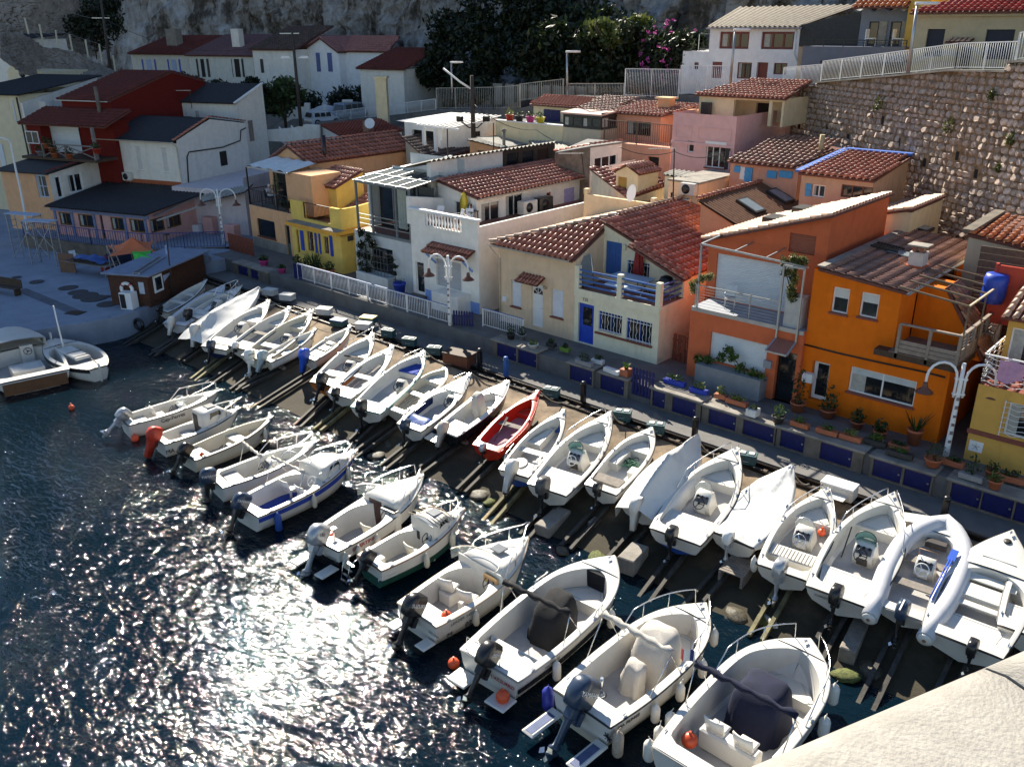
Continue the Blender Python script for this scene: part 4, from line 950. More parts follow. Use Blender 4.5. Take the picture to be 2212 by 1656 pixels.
for(a,c)in(((ix0,iy+.05),(ix1,iy+.05)),((ix0,iu+2.2),(ix0,iy+.05))):
 a,c=V((*a,0)),V((*c,0));n_=max(8,int((c-a).length/.1));d_=(c-a)
 for i in range(6):
  z=izf+.1+i*.17;P('balcony_wave_bar',Tube([a+d_*(k/n_)+V((0,0,z+.04*sin(k*1.1)))for k in range(n_+1)],.014,4),WHITE,h)
 P('balcony_handrail',Beam(a+V((0,0,zr_+.06)),c+V((0,0,zr_+.06)),.05),WHITE,h)
 for k in range(3):p=a+d_*(k/2);P('balcony_upright',Beam(p+V((0,0,izf)),p+V((0,0,zr_+.06)),.035),WHITE,h)
IXC=(ix0,ix1,iy,izf,iu)
# stone walls
def stone_face(par,bl,br,tl_fn,m,sz=.36,cap=290,rg=None,flat=.07,name='stone',minz=None,back=.0,aspect=.75):
 """stones laid in rough courses over a wall between bl and br (plan points), from z0 up to tl_fn(s)"""
 rg=rg or random.Random(3);a,c=V(bl),V(br);L=(c-a).length;d=(c-a)/L;n=V((d.y,-d.x,back)).normalized();up=n.cross(d).normalized()if back else V((0,0,1))
 if up.z<0:up=-up
 st=[];z=0;top=max(tl_fn(L*i/20)for i in range(21))-a.z
 while z<top:
  hz=sz*aspect*rg.uniform(.7,1.25);s=-rg.random()*sz
  while s<L:
   wd=sz*rg.uniform(.6,1.5)
   if a.z+(z+hz*.6)*up.z<tl_fn(max(0,min(L,s+wd/2)))and(minz is None or minz(s,z)):
    st.append((s+wd/2,z+hz/2,wd,hz))
   s+=wd
  z+=hz*.93
 def mk(q):
  s,z,wd,hz=q;k=rg.choice((6,7,7,8));b=B();o=[];i_=[];ph=rg.random()*6;bulge=flat*rg.uniform(.4,1.8);tilt=(rg.uniform(-.25,.25),rg.uniform(-.25,.25))
  ex=rg.uniform(.85,1.02)
  for j in range(k):
   t=ph+2*pi*j/k+rg.uniform(-.2,.2);cx,cy=cos(t),sin(t);r=(abs(cx)**3.2+abs(cy)**3.2)**(-1/3.2)*rg.uniform(.86,1.03)
   x,y=cx*r*wd*.5*ex,cy*r*hz*.51
   o.append((x,y,-.02));i_.append((x*.74,y*.74,bulge*(1+tilt[0]*cx*2+tilt[1]*cy*2)))
  P_=lambda p:d*p[0]+up*p[1]+n*p[2]
  b.add([P_(p)for p in o+i_],[(j,(j+1)%k,k+(j+1)%k,k+j)for j in range(k)]+[tuple(range(k,2*k))]);return b,a+d*s+up*z
 st.sort(key=lambda q:(a+d*q[0]+up*q[1]-V((0,0,CAMZ))).length)
 kinds=[]
 for q in st[:cap]:
  if len(kinds)<24:b,p=mk(q);kinds.append((b.mesh(name,m),q));me,q0=kinds[-1]
  else:me,q0=rg.choice(kinds)
  mx=MT(a+d*q[0]+up*q[1])
  sx,sz_=q[2]/q0[2],q[3]/q0[3]
  rm=Matrix(((d.x,n.x,up.x),(d.y,n.y,up.y),(d.z,n.z,up.z)));dg=Matrix.Diagonal((sx,1,sz_));I(name,me,par,mx@(rm@dg@rm.inverted()).to_4x4())
 if st[cap:]:
  bb=B()
  for q in st[cap:]:
   b,p=mk(q);bb.add([V(v)+p-V(par.location)*0 for v in b.v],b.f)
  P(name,bb,m,par,kind='stuff')
STONEM=mat('rubble_stone',(.42,.30,.23),.9,.3,5,.8,25,col2=(.62,.5,.42),rand=.3,stain=.5,stain_col=(.2,.12,.06))
MORTAR=mat('earthy_mortar',(.19,.115,.055),.95,.4,3,.9,14,col2=(.29,.19,.11))
wl,wr=V((-26.6,54.0,6)),V((-7.2,40.2,6));wd_=(wr-wl).normalized()
FRW=Fr(wl.x,wl.y,atan2(wd_.y,wd_.x))
rail_px=[(1667,188),(1764,186.5),(1765,180),(1949,164),(2053,154),(2180,156),(2181,137),(2212,134)]
rp=[FRW.y(*p,0)for p in rail_px];LW=(wr-wl).length
prof=[(0,rp[0][1])]+rp+[(LW,rp[-1][1])]
prof=[(max(0,min(LW,s)),z)for s,z in prof]
ST=T('stone_retaining_wall','tall rough rubble stone wall holding up the upper road on the right','stone wall',(0,0,0))
h=ST;b=B();panel(b,wl,wr,2,prof);rim(b,wl,wr,prof,.4);P('wall_core',b,MORTAR,ST)
hl=[(x,y)for x,y in((3.0,10.6),(6.1,10.9),(8.3,10.6),(4.4,9.4),(7.2,9.2),(10.5,9.6),(12.8,10.9),(15,10.2),(17.2,10.8),(18.6,10.2),(11.2,11.8),(16.2,11.9),(13.6,8.6))]
tz_=lambda s:interp(prof,s)
stone_face(ST,wl,wr,tz_,STONEM,.4,290,random.Random(8),.075,minz=lambda s,z:all(abs(s+.15-x)>.22 or abs(6+z-y)>.3 for x,y in hl))
b=B()
for x,y in hl:p=wl+wd_*x;q=V((wd_.y,-wd_.x,0));b.prism([p+q*.006+wd_*i+V((0,0,y-6+j))for i,j in((-.11,-.2),(.11,-.2),(.11,.2),(-.11,.2))],-q*.004)
P('weep_hole',b,DARKROOM,ST)
b=B()
for(s0,z0),(s1,z1)in zip(prof,prof[1:]):
 if s1-s0>.2:p0,p1=wl+wd_*s0,wl+wd_*s1;b.beam((p0.x,p0.y,z0+.04),(p1.x,p1.y,z1+.04),.5,.09)
P('coping',b,CONC,ST)
UROAD=T('upper_railing','white barred railing along the top of the rubble stone wall','railing',(wl.x,wl.y,prof[0][1]),0,'white railings of the upper road')
for(s0,z0),(s1,z1)in zip(prof[1:],prof[2:]):
 if s1-s0>.3:
  p0,p1=wl+wd_*s0-V((wl.x,wl.y,0)),wl+wd_*s1-V((wl.x,wl.y,0));o_=V((.12,.18,-prof[0][1]+.09));railing(UROAD,[V((p0.x,p0.y,z0))+o_,V((p1.x,p1.y,z1))+o_],1.1,.14,WHITE,.016,2.0,.08,cap=70)
# weeds growing from the wall
WEED=leafm('weed_leaf',(.03,.045,.01),(.12,.13,.03))
for i,(px,py,r)in enumerate(((1905,226,.45),(2057,272,.42),(2190,300,.32),(2150,205,.3),(1735,218,.3),(2163,362,.22))):
 s,z=FRW.y(px,py,0);p=wl+wd_*s+V((wd_.y,-wd_.x,0))*.15
 solid('wall_weed',('dark round weed tuft in the upper middle of the stone wall','bright green weed tuft halfway down the stone wall','green weed at the right end of the stone wall','small weed near the top right of the stone wall','dark weed near the left end of the stone wall','small weed low on the right of the stone wall')[i],'weed',B().leaves((0,0,0),(r,r,r*1.2),150,.07),WEED,(p.x,p.y,z),0,'weeds on the stone wall')
# long retaining wall and railings of the upper road further left
YR=56.0
def rail_run(name,label,pix,ht,Y=YR,step=.14,rad=.016,m=None):
 ps=[V((WY(*p,Y)[0],Y,WY(*p,Y)[1]))for p in pix];t=T(name,label,'railing',ps[0],0,'white railings of the upper road')
 railing(t,[p-ps[0]for p in ps],ht,step,m or WHITE,rad,2.2,.07,cap=150);return ps
CRAIL=mat('cream_rail',(.5,.46,.38),.6,.1)
runs=[]
runs.append(rail_run('upper_railing','low white railing climbing beside the parked cars',[qB(580,1015),qB(1060,962),qB(1512,912)],.95))
runs.append(rail_run('upper_railing','tall pale barred railing behind the wooden pole',[e4(510,398),e4(1040,402),e4(1295,402),e4(1660,385)],1.75,m=CRAIL,step=.2))
runs.append(rail_run('upper_railing','pale barred railing above the red roof with the blue door',[qC(110,835),qC(470,800)],1.3,m=CRAIL,step=.2))
runs.append(rail_run('upper_railing','low pale railing at the foot of the concrete panels',[qC(500,800),qC(970,805)],.95,m=CRAIL))
runs.append(rail_run('upper_railing','white railing behind the rooftop air conditioner',[qC(975,795),qC(1420,812)],1.9,m=WHITE))
runs.append(rail_run('upper_railing','white railing in front of the low windows of the white upper house',[qC(1432,780),qC(1870,795)],1.9,m=WHITE))
t_=T('road_wall','dark rendered retaining wall under the upper road','wall',(-55,YR,2.3))
b=B();pts_=sorted([(p.x,p.z-.03)for r_ in runs for p in r_]);pr_=[(p-pts_[0][0]+12,z)for p,z in pts_];pr_=[(0,pr_[0][1])]+pr_+[(pr_[-1][0]+4,pr_[-1][1]+.2)]
panel(b,(pts_[0][0]-12,YR+.04),(pts_[-1][0]+4,YR+.04),2,pr_);xf(b,MT((55,-YR,-2.3)));P('wall_face',b,mat('dark_render',(.17,.16,.15),.95,.25,1,.5,20,stain=.5),t_)
ROADM=mat('road_asphalt',(.06,.06,.062),.9,.2,2,.4,60)
b=B()
for(x0,z0),(x1,z1)in zip(pr_,pr_[1:]):
 if x1>x0:b.poly([(x0+pts_[0][0]-12,YR+.05,z0),(x1+pts_[0][0]-12,YR+.05,z1),(x1+pts_[0][0]-12,70,z1+.2),(x0+pts_[0][0]-12,70,z0+.2)])
struct('upper_road',b,ROADM)
b=B();b.poly([(wl.x-2,wl.y+2,prof[0][1]),(wl.x,wl.y,prof[0][1]),(wr.x,wr.y,prof[-1][1]),(30,36,15),(30,70,15),(wl.x,70,prof[0][1]+.3)]);struct('upper_terrace',b,ROADM)
# concrete panel wall at the foot of the cliff
pw=T('panel_wall','grey concrete panel wall with dark posts at the foot of the cliff','wall',(-50,61,8));YP=61
for i in range(12):
 x0=WY(*e4(1110-175*0+i*165,200),YP)[0];x1=WY(*e4(1110+(i+1)*165,200),YP)[0];zt0=WY(*(e4(1110,40-i*2)if i<9 else qC(1110,590)),YP)[1]
 P('wall_panel',Box(x0+.12+50,x1-.12+50,-.1+.02*(i%3),.1,-3,zt0-8),CONC,pw);P('wall_post',Box(x0-.1+50,x0+.1+50,-.18,.12,-3,zt0+.1-8),DARKF,pw)
# second row
TANW=plaster('tan_plaster',(.70,.50,.28));PINK=plaster('pink_plaster',(.78,.47,.44),.15);SALMON=plaster('salmon_plaster',(.68,.36,.24));LCREAM=plaster('light_cream_plaster',(.78,.66,.42));BEIGE=plaster('beige_render',(.5,.44,.33))
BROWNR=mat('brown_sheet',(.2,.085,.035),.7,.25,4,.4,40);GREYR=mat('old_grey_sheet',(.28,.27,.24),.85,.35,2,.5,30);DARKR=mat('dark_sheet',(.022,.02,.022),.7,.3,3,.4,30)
def simple(name,label,fr,base,yf,xl,xr,zt,m,depth=6,holes=(),cat='house',right=()):
 h=H(name,label,fr,base,cat);body(h,m,xl,xr,yf,yf+depth,base-3,zt,holes,right);return h
# pink house with loggia on top
y_=46.0;x0,x1=WY(*qC(1378,1000),y_)[0],WY(*qC(1905,1000),y_)[0];zt=(WY(*qC(1378,925),y_)[1]+WY(*qC(1905,970),y_)[1])/2
hw=hole(W0,y_,x0,qC(1655,1195),qC(1800,1400));ho=hole(W0,y_,x0,qC(1500,1165),qC(1545,1265));yk=W0.x(*qC(2208,945),x1)[0]
h=simple('pink_house','pink house with an oval window and a tiled loggia on its roof terrace',W0,5.5,y_,x0,x1,zt,PINK,8,[hw,ho]);A,C=(x0,y_),(x1,y_);mx=pmx(A,C)
window(h,A,C,hw,2,0,WHITE,.12,TILESILL);window(h,A,C,ho,0,0,WHITE,.14)
P('pelmet',xf(Box(hw[0]-.05,hw[1]+.05,-.06,-.002,hw[3]+.01,hw[3]+.2),mx),WHITE,h);shutter(h,A,C,hw[1]+.02,hw[1]+.3,hw[2],hw[3],DARKF)
b=Box(-.03,x1-x0+.03,-.07,-.002,zt-1.75,zt-1.6)
for(a,c)in((.25,1.35),(1.75,3.9)):b.box(a,c,-.03,-.002,zt-1.4,zt-1.36).box(a,c,-.03,-.002,zt-.75,zt-.71).box(a,a+.04,-.03,-.002,zt-1.36,zt-.75).box(c-.04,c,-.03,-.002,zt-1.36,zt-.75)
P('cornice',xf(b,mx),PINK,h);b=B();rect(b,x0,x1,y_,y_+8,zt-.7);P('roof_terrace',b,TERFLOOR,h)
pipe(h,[(x1-.2,y_-.06,zt-1.9),(x1-.2,y_-.06,3)],.05,PINK)
ly=y_+2.6;lx0,lx1=WY(*qC(1590,900),ly)[0],WY(*qD(222,870),ly)[0];le=(WY(*qC(1600,800),ly-.2)[1]+WY(*qD(222,800),ly-.2)[1])/2
lo=hole(W0,ly,lx0,qC(1885,825),qD(90,945));lo=(lo[0],lo[1],zt-.7,lo[3]);lo2=(lo[1]+.2,lx1-lx0-.12,zt-.7,lo[3])
b=B();panel(b,(lx0,ly),(lx1,ly),zt-.7,le-.05,[lo,lo2]);panel(b,(lx1,ly),(lx1,ly+4),zt-.7,le-.05);panel(b,(lx0,ly+4),(lx0,ly),zt-.7,le-.05);panel(b,(lx0,ly+2.2),(lx1,ly+2.2),zt-.7,le-.05,[(lo[0]+.3,lo[0]+1.2,zt-.7,le-.5)]);P('loggia',b,LCREAM,h)
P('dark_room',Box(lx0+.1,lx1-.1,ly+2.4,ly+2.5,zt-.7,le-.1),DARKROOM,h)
tile_roof(h,[(lx0-.2,ly-.25,le),(lx1+.2,ly-.25,le),(lx1-.2,ly+3.6,le+.75),(lx0+1.5,ly+3.6,le+.75)],TERRA,.26,.4,cap=240)
b=Box(0,.7,0,.1,0,1.1);
for k in range(6):b.box(.05+k*.1,.08+k*.1,-.02,0,.1,1.0)
xf(b,MT((WY(*qC(1610,900),ly-.3)[0],ly-.35,zt-.65)));P('folded_deckchair',b,DARKF,h)
# peach house with a railed balcony, and glazed porch beside it
y_=50.0;x0,x1=WY(*qC(900,1000),y_)[0],WY(*qC(1275,1000),y_)[0];ze=(WY(*qC(905,935),y_-.3)[1]+WY(*qC(1275,958),y_-.3)[1])/2
xr_=WY(*qC(1590,900),y_)[0]
hw=hole(W0,y_,x0,qC(993,1000),qC(1188,1130));hd=hole(W0,y_-2.0,x0,qC(1170,1295),qC(1255,1425))
h=simple('peach_house','peach house with a wide dark window above an iron railed balcony',W0,5,y_,x0,x1,ze,SALMON,6,[hw]);A,C=(x0,y_),(x1,y_)
b=Box(x1,xr_,y_+1.5,y_+6,5,ze+.3);P('side_wing',b,PEACH,h)
window(h,A,C,hw,1,0,DARKF,.12)
yb_=y_-2.0;bx0_,bx1_=WY(*qC(795,1180),yb_)[0],WY(*qC(1360,1215),yb_)[0];bz_=(WY(*qC(800,1180),yb_)[1]+WY(*qC(1355,1215),yb_)[1])/2
hd=hole(W0,yb_,bx0_,qC(1170,1295),qC(1255,1425));b=B();panel(b,(bx0_,yb_),(bx1_,yb_),2.5,bz_,[hd]);rect(b,bx0_,bx1_,yb_,y_,bz_);panel(b,(bx1_,yb_),(bx1_,y_),2.5,bz_);P('balcony_base',b,SALMON,h)
P('dark_door',Box(bx0_+hd[0],bx0_+hd[1],yb_+.15,yb_+.2,hd[2],hd[3]),DARKROOM,h)
railing(h,[(bx0_+.05,yb_+.06,bz_),(bx1_-.05,yb_+.06,bz_)],1.35,.16,mat('brown_iron',(.1,.07,.05),.5,.2),.016,2.5,.08)
rzz=WY(*qC(1100,838),y_+3.6)[1];rx0=WY(*qC(1095,838),y_+3.6)[0];rx1=WY(*qC(1580,825),y_+3.6)[0]
tile_roof(h,[(x0-.2,y_-.3,ze),(x1+.2,y_-.3,ze),(rx1+1.2,y_+3.6,rzz),(rx0,y_+3.6,rzz)],TERRAO if False else TERRA,.3,.42)
lx=WY(*qC(570,905),y_-.3)[0];tile_roof(h,[(lx,y_-.3,ze+.02),(x0-.22,y_-.3,ze+.02),(rx0-.05,y_+3.6,rzz+.03),(WY(*qC(815,803),y_+3.6)[0],y_+3.6,rzz+.2)],TERRAD,.3,.42,name='left_roof')
p=V((WY(*qC(1320,880),y_+2)[0],y_+2,WY(*qC(1320,880),y_+2)[1]));ct=WY(*qC(1320,820),y_+2)[1]
P('chimney',Box(p.x-.45,p.x+.45,p.y-.35,p.y+.35,p.z-.6,ct),PEACH,h);P('chimney_cap',Box(p.x-.6,p.x+.6,p.y-.5,p.y+.5,ct,ct+.12),TANW,h)
yv=y_-1.8;vx0,vx1=WY(*qC(468,1000),yv)[0],WY(*qC(782,1000),yv)[0];vz0,vz1=WY(*qC(470,1052),yv)[1],WY(*qC(470,940),yv)[1]
h=H('glazed_porch','dark glazed rooftop porch with a pinkish flat roof on a beige wall',W0,5,'porch');A,C=(vx0,yv),(vx1,yv)
b=Box(vx0,vx1,yv,yv+4,2,vz0);P('wall',b,BEIGE,h);hv=[(.1,1.75,vz0+.1,vz1-.15),(1.85,(vx1-vx0)-.08,vz0+.1,vz1-.15)];L_=vx1-vx0
b=B();panel(b,A,C,vz0+.002,vz1,[(.06,L_*.5-.04,vz0+.1,vz1-.15),(L_*.5+.04,L_-.06,vz0+.1,vz1-.15)]);panel(b,C,(vx1,yv+3.4),vz0+.002,vz1+.2,[(.1,3.2,vz0+.1,vz1-.1)]);P('porch_frame',b,DARKF,h)
for q in((.06,L_*.5-.04),(L_*.5+.04,L_-.06)):window(h,A,C,(q[0],q[1],vz0+.1,vz1-.15),1,0,DARKF,.06)
window(h,C,(vx1,yv+3.4),(.1,3.2,vz0+.1,vz1-.1),1,0,DARKF,.06)
flat_roof(h,[(vx0-.15,yv-.15,vz1+.1),(vx1+.1,yv-.15,vz1+.1),(vx1+.1,yv+3.6,vz1+.4),(vx0-.15,yv+3.6,vz1+.4)],mat('pink_sheet',(.55,.36,.3),.5,.1,2),.1)
# cream house with blue door, terrace wall
y_=51.5;x0,x1=WY(*qC(222,950),y_)[0],WY(*qC(465,950),y_)[0]+1;ze=(WY(*qC(220,865),y_-.2)[1]+WY(*qC(560,888),y_-.2)[1])/2
hd=hole(W0,y_,x0,qC(305,903),qC(445,1032));h=simple('blue_door_house','small cream house with a wide blue door under a dull red roof',W0,5,y_,x0,x1,ze,LCREAM,5,[hd])
door(h,(x0,y_),(x1,y_),hd,BLUED,None,.05,planks=8,handle=False)
rzz=WY(*qC(340,790),y_+4)[1];tile_roof(h,[(x0-.2,y_-.25,ze),(x1+1.2,y_-.25,ze),(WY(*qC(815,797),y_+4)[0],y_+4,rzz),(WY(*qC(335,790),y_+4)[0],y_+4,rzz)],mat('dull_red_tile',(.26,.06,.035),.7,.2,6,rand=.15),.3,.45,cap=150)
P('verge',Beam((x1+1.3,y_-.25,ze+.05),(WY(*qC(820,797),y_+4)[0]+.1,y_+4,rzz+.05),.25,.12),CONC,h)
yt_=48.6;x0,x1=WY(*qC(-90,1005),yt_)[0],WY(*qC(465,1045),yt_)[0];zt=(WY(*qC(0,1012),yt_)[1]+WY(*qC(460,1042),yt_)[1])/2
t_=T('terrace_wall','pale cream terrace wall with a row of bright flower pots on it','wall',(x0,yt_,3));b=Box(0,x1-x0,0,.3,-1,zt-3);P('wall_face',b,LCREAM,t_);P('coping',Box(-.05,x1-x0+.05,-.06,.36,zt-3,zt-2.92),WHITE,t_)
b=B();rect(b,x0,x1+2,yt_+.3,52,zt-.1);struct('rear_terrace',b,PATHM)
POTC={'pink':(.6,.06,.28),'yellow':(.6,.5,.03),'red':(.45,.04,.02),'terracotta':(.42,.13,.06),'white':(.7,.7,.68),'blue':(.02,.05,.4),'grey':(.25,.25,.26),'green':(.12,.22,.03),'black':(.03,.03,.03)}
LEAF={'dark':leafm('dark_leaf',(.015,.03,.008),(.05,.09,.02)),'green':leafm('green_leaf',(.03,.07,.012),(.10,.17,.03)),'yellow':leafm('yellow_green_leaf',(.06,.1,.015),(.22,.25,.04))}
def pot(loc,r,ht,col,plant='dark',ph=.4,label='',group='potted plants',square=None,leaf=.07,n=70,name='plant_pot',rot=0,spiky=False):
 t=T(name,label,'planter' if square else 'plant pot',loc,rot,group);m=mat('pot_'+col,POTC[col],.55,.12,4)
 if square:w2,d2=square;b=Box(-w2/2,w2/2,-d2/2,d2/2,0,ht,bv=.02);P('trough',b,m,t);sp=(w2*.5,d2*.7,ph)
 else:P('pot',Lathe([(r*.7,0),(r*.95,ht*.85),(r*1.05,ht*.86),(r*1.05,ht),(r*.9,ht),(r*.85,ht*.8)],12),m,t);sp=(r*1.4,r*1.4,ph)
 if plant:
  b=B()
  if spiky:
   for i in range(26):
    a=random.random()*6.28;tl=random.uniform(.3,.9);d=V((cos(a)*tl,sin(a)*tl,1)).normalized()*ph*random.uniform(.9,1.6);sd=V((-sin(a),cos(a),0))*.025
    o=V((cos(a),sin(a),0))*sp[0]*.2+V((0,0,ht*.9));mid=o+d*.6;b.add([o-sd,o+sd,mid+sd,mid-sd,o+d+V((0,0,-.06))],[(0,1,2,3),(3,2,4)])
  else:
   b.leaves((0,0,ht+ph*.45),sp,n,leaf)
   for i in range(5):b.tube([(random.uniform(-.3,.3)*sp[0],0,ht*.8),(random.uniform(-.6,.6)*sp[0],random.uniform(-.3,.3)*sp[1],ht+ph*.7)],.008,4)
  P('foliage',b,LEAF[plant],t)
 return t
for px,col,lb in((195,'pink','pink pot on the pale cream terrace wall'),(280,'yellow','yellow pot on the pale cream terrace wall before the blue door'),(25,'red','red pot with yellow plant on the terrace wall'),(105,'black','dark pot with bush on the terrace wall')):
 x=WY(*qC(px,1005),yt_+.15)[0];pot((x,yt_+.15,zt+.08),.33,.4,col,'dark' if col!='red' else 'yellow',.35,lb,'pots on the cream terrace wall')
# white wall with pergola behind the dark roofs
xw=-47.0;a_,c_=W0.x(*e4(575,625),xw),W0.x(*e4(1345,500),xw);h=H('white_annex','low white annex with a slatted white pergola behind the dark roofs',W0,5,'annex')
b=B();yq=(hb:=holex(W0,xw,a_[0],e4(1040,712),e4(1112,775)));panel(b,(xw,a_[0]),(xw,c_[0]),3,[(0,a_[1]),(c_[0]-a_[0],c_[1])],[hb]);panel(b,(xw-4,a_[0]),(xw,a_[0]),3,a_[1],[(.8,3.2,3,a_[1]-.5)]);b.poly([(xw,a_[0],a_[1]),(xw,c_[0],c_[1]),(xw-5,c_[0],c_[1]),(xw-5,a_[0],a_[1])]);P('wall',b,WHITEP,h)
window(h,(xw,a_[0]),(xw,c_[0]),hb,1,1,DARKF,.1);P('coping',Beam((xw,a_[0],a_[1]+.04),(xw,c_[0],c_[1]+.04),.3,.07),TERRAD,h)
P('dark_room',Box(xw-3.6,xw-.3,a_[0]+.5,a_[0]+.6,3,a_[1]-.3),DARKROOM,h)
pz=WY(*e4(250,590),a_[0]-1.2);
for i in range(9):P('pergola_slat',Beam((pz[0]+i*.45,a_[0]-1.3,a_[1]+.1),(pz[0]+i*.45+.5,a_[0]+3,a_[1]+.6),.1,.06),WHITE,h)
P('pergola_beam',Beam((pz[0]-.2,a_[0]-1.2,a_[1]),(pz[0]+4.2,a_[0]-1.2,a_[1]),.12),WHITE,h)
for px in(325,485):x=WY(*e4(px,620),a_[0]-1.2)[0];P('pergola_post',Box(x-.1,x+.1,a_[0]-1.3,a_[0]-1.1,4,a_[1]),WHITE,h)
# corrugated hut
y_=45.0;q=[V((WY(*e4(*p),y_+dy)[0],y_+dy,WY(*e4(*p),y_+dy)[1]))for p,dy in(((1400,938),0),((1915,868),5.2),((1495,752),5.2),((922,820),0))]
h=H('yellow_hut','yellow rendered hut with an old grey corrugated roof',W0,5,'hut');
x0,x1=WY(*e4(962,850),y_+.3)[0],q[0].x-.2;hw=hole(W0,y_+.3,x0,e4(1068,968),e4(1165,1020));L_=x1-x0;tp=[(0,q[3].z-.15),(L_,q[0].z-.1)]
b=B();panel(b,(x0,y_+.3),(x1,y_+.3),3,tp,[hw]);panel(b,(x1,y_+.3),(x1,y_+5),3,q[0].z-.1);panel(b,(x0,y_+5),(x0,y_+.3),3,q[3].z-.15);P('wall',b,PEACH,h);window(h,(x0,y_+.3),(x1,y_+.3),hw,0,0,DARKF,.1)
corr_roof(h,q,GREYR,.2,.035)
P('flue',Tube([(WY(*e4(1435,900),y_+1)[0],y_+1,q[0].z-.1),(WY(*e4(1435,900),y_+1)[0],y_+1,q[0].z+.95)],.11,8).lathe([(.16,0),(.2,.05),(.05,.2)],8,MT((WY(*e4(1435,900),y_+1)[0],y_+1,q[0].z+.97))),CONC,h)
q2_=[V((WY(*e4(*p),yy)[0],yy,WY(*e4(*p),yy)[1]))for p,yy in(((1930,985),45),((2330,935),47),((2230,840),49),((1760,820),49))]
h=H('rear_shed','low shed with a long grey corrugated roof behind the hut',W0,5,'shed');corr_roof(h,q2_,GREYR,.22,.04);P('wall',Prism([(p.x,p.y,3)for p in q2_],(0,0,min(p.z for p in q2_)-3.2)),BEIGE,h)
# dark shaded roofs
def quadroof(name,label,pix,ys,m,wallm,base=4,tiles=None,cat='house',**k):
 h=H(name,label,W0,base,cat);q=[V((WY(*p,y)[0],y,WY(*p,y)[1]))for p,y in zip(pix,ys)]
 if tiles:tile_roof(h,q,tiles,k.get('pitch',.3),k.get('row',.42),cap=k.get('cap',120))
 else:corr_roof(h,q,m,k.get('pitch',.2),.035)
 c=sum(q,V())/4;qi=[c+(p-c)*.95 for p in q]
 b=B();n=len(qi)
 for i in range(n):a,d=qi[i],qi[(i+1)%n];b.add([(a.x,a.y,base-2),(d.x,d.y,base-2),(d.x,d.y,d.z-.14),(a.x,a.y,a.z-.14)],[(0,1,2,3)])
 P('wall',b,wallm,h);return h,q
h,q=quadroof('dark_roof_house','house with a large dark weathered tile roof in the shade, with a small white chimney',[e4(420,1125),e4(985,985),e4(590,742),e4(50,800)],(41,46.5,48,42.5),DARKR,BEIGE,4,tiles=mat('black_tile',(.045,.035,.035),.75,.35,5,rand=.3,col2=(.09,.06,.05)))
P('chimney',Box(WY(*e4(560,900),44)[0]-.2,WY(*e4(560,900),44)[0]+.2,43.8,44.2,WY(*e4(560,975),44)[1],WY(*e4(560,830),44)[1]),WHITEP,h)
P('skylight',Beam((WY(*e4(380,1030),42.2)[0],42.2,WY(*e4(380,1030),42.2)[1]+.15),(WY(*e4(560,1075),42.8)[0],42.8,WY(*e4(560,1075),42.8)[1]+.15),.9,.08),DARKF,h)
h,q=quadroof('red_roof_house','shaded house with a dull red roof, brick chimney and satellite dish below the parked cars',[qB(740,1135),qB(1245,1080),qB(1040,980),qB(555,1035)],(46,49.5,53,49.5),DARKR,WHITEP,5,tiles=mat('dull_red_tile',(.26,.06,.035)))
cxx,czz=WY(*qB(955,1100),48);P('chimney',Box(cxx-.35,cxx+.35,47.7,48.3,czz-.3,WY(*qB(955,1000),48)[1]),TERRAD,h);P('satellite_dish',Lathe([(.02,0),(.25,.03),(.42,.12),(.43,.13)],14,MT((cxx+.75,47.6,WY(*qB(985,1020),48)[1]))@MR(R(70),4,'X')@MR(R(35),4,'Y')),WHITE,h)
# small brown and white gabled house
y_=43.2;x0,x1=WY(*qC(402,1350),y_)[0],WY(*qC(690,1350),y_)[0];z0,z1=WY(*qC(395,1262),y_)[1],WY(*qC(690,1215),y_)[1]
c_=W0.x(*qC(955,1180),x1);hb=holex(W0,x1,y_,qC(725,1318),qC(915,1370));hb=(hb[0],hb[1],hb[2],hb[2]+.75)
h=H('stained_house','small house with a brown stained front and a low three pane side window',W0,4.5);b=B();panel(b,(x0,y_),(x1,y_),2,[(0,z0-.05),(x1-x0,z1)]);P('front_wall',b,mat('brown_stained_render',(.27,.2,.14),.95,.4,1.5,.6,20,stain=.7),h)
b=B();panel(b,(x1,y_),(x1,c_[0]),2,[(0,z1),(c_[0]-y_,c_[1])],[hb]);panel(b,(x1,c_[0]),(x1,c_[0]+4),2,c_[1]-1.2);P('side_wall',b,WHITEP,h);window(h,(x1,y_),(x1,c_[0]),hb,2,0,WHITE,.08,BEIGE,fw=.1)
flat_roof(h,[(x0,y_-.05,z0),(x1+.08,y_-.05,z1+.05),(x1+.08,c_[0],c_[1]+.05),(x0,c_[0],c_[1]+.02)],mat('grey_felt',(.2,.19,.18),.9,.2),.1);ridge_caps(h,(x0,y_-.05,z0),(x1,y_-.05,z1+.03));ridge_caps(h,(x1,y_,z1+.05),(x1,c_[0],c_[1]+.05))
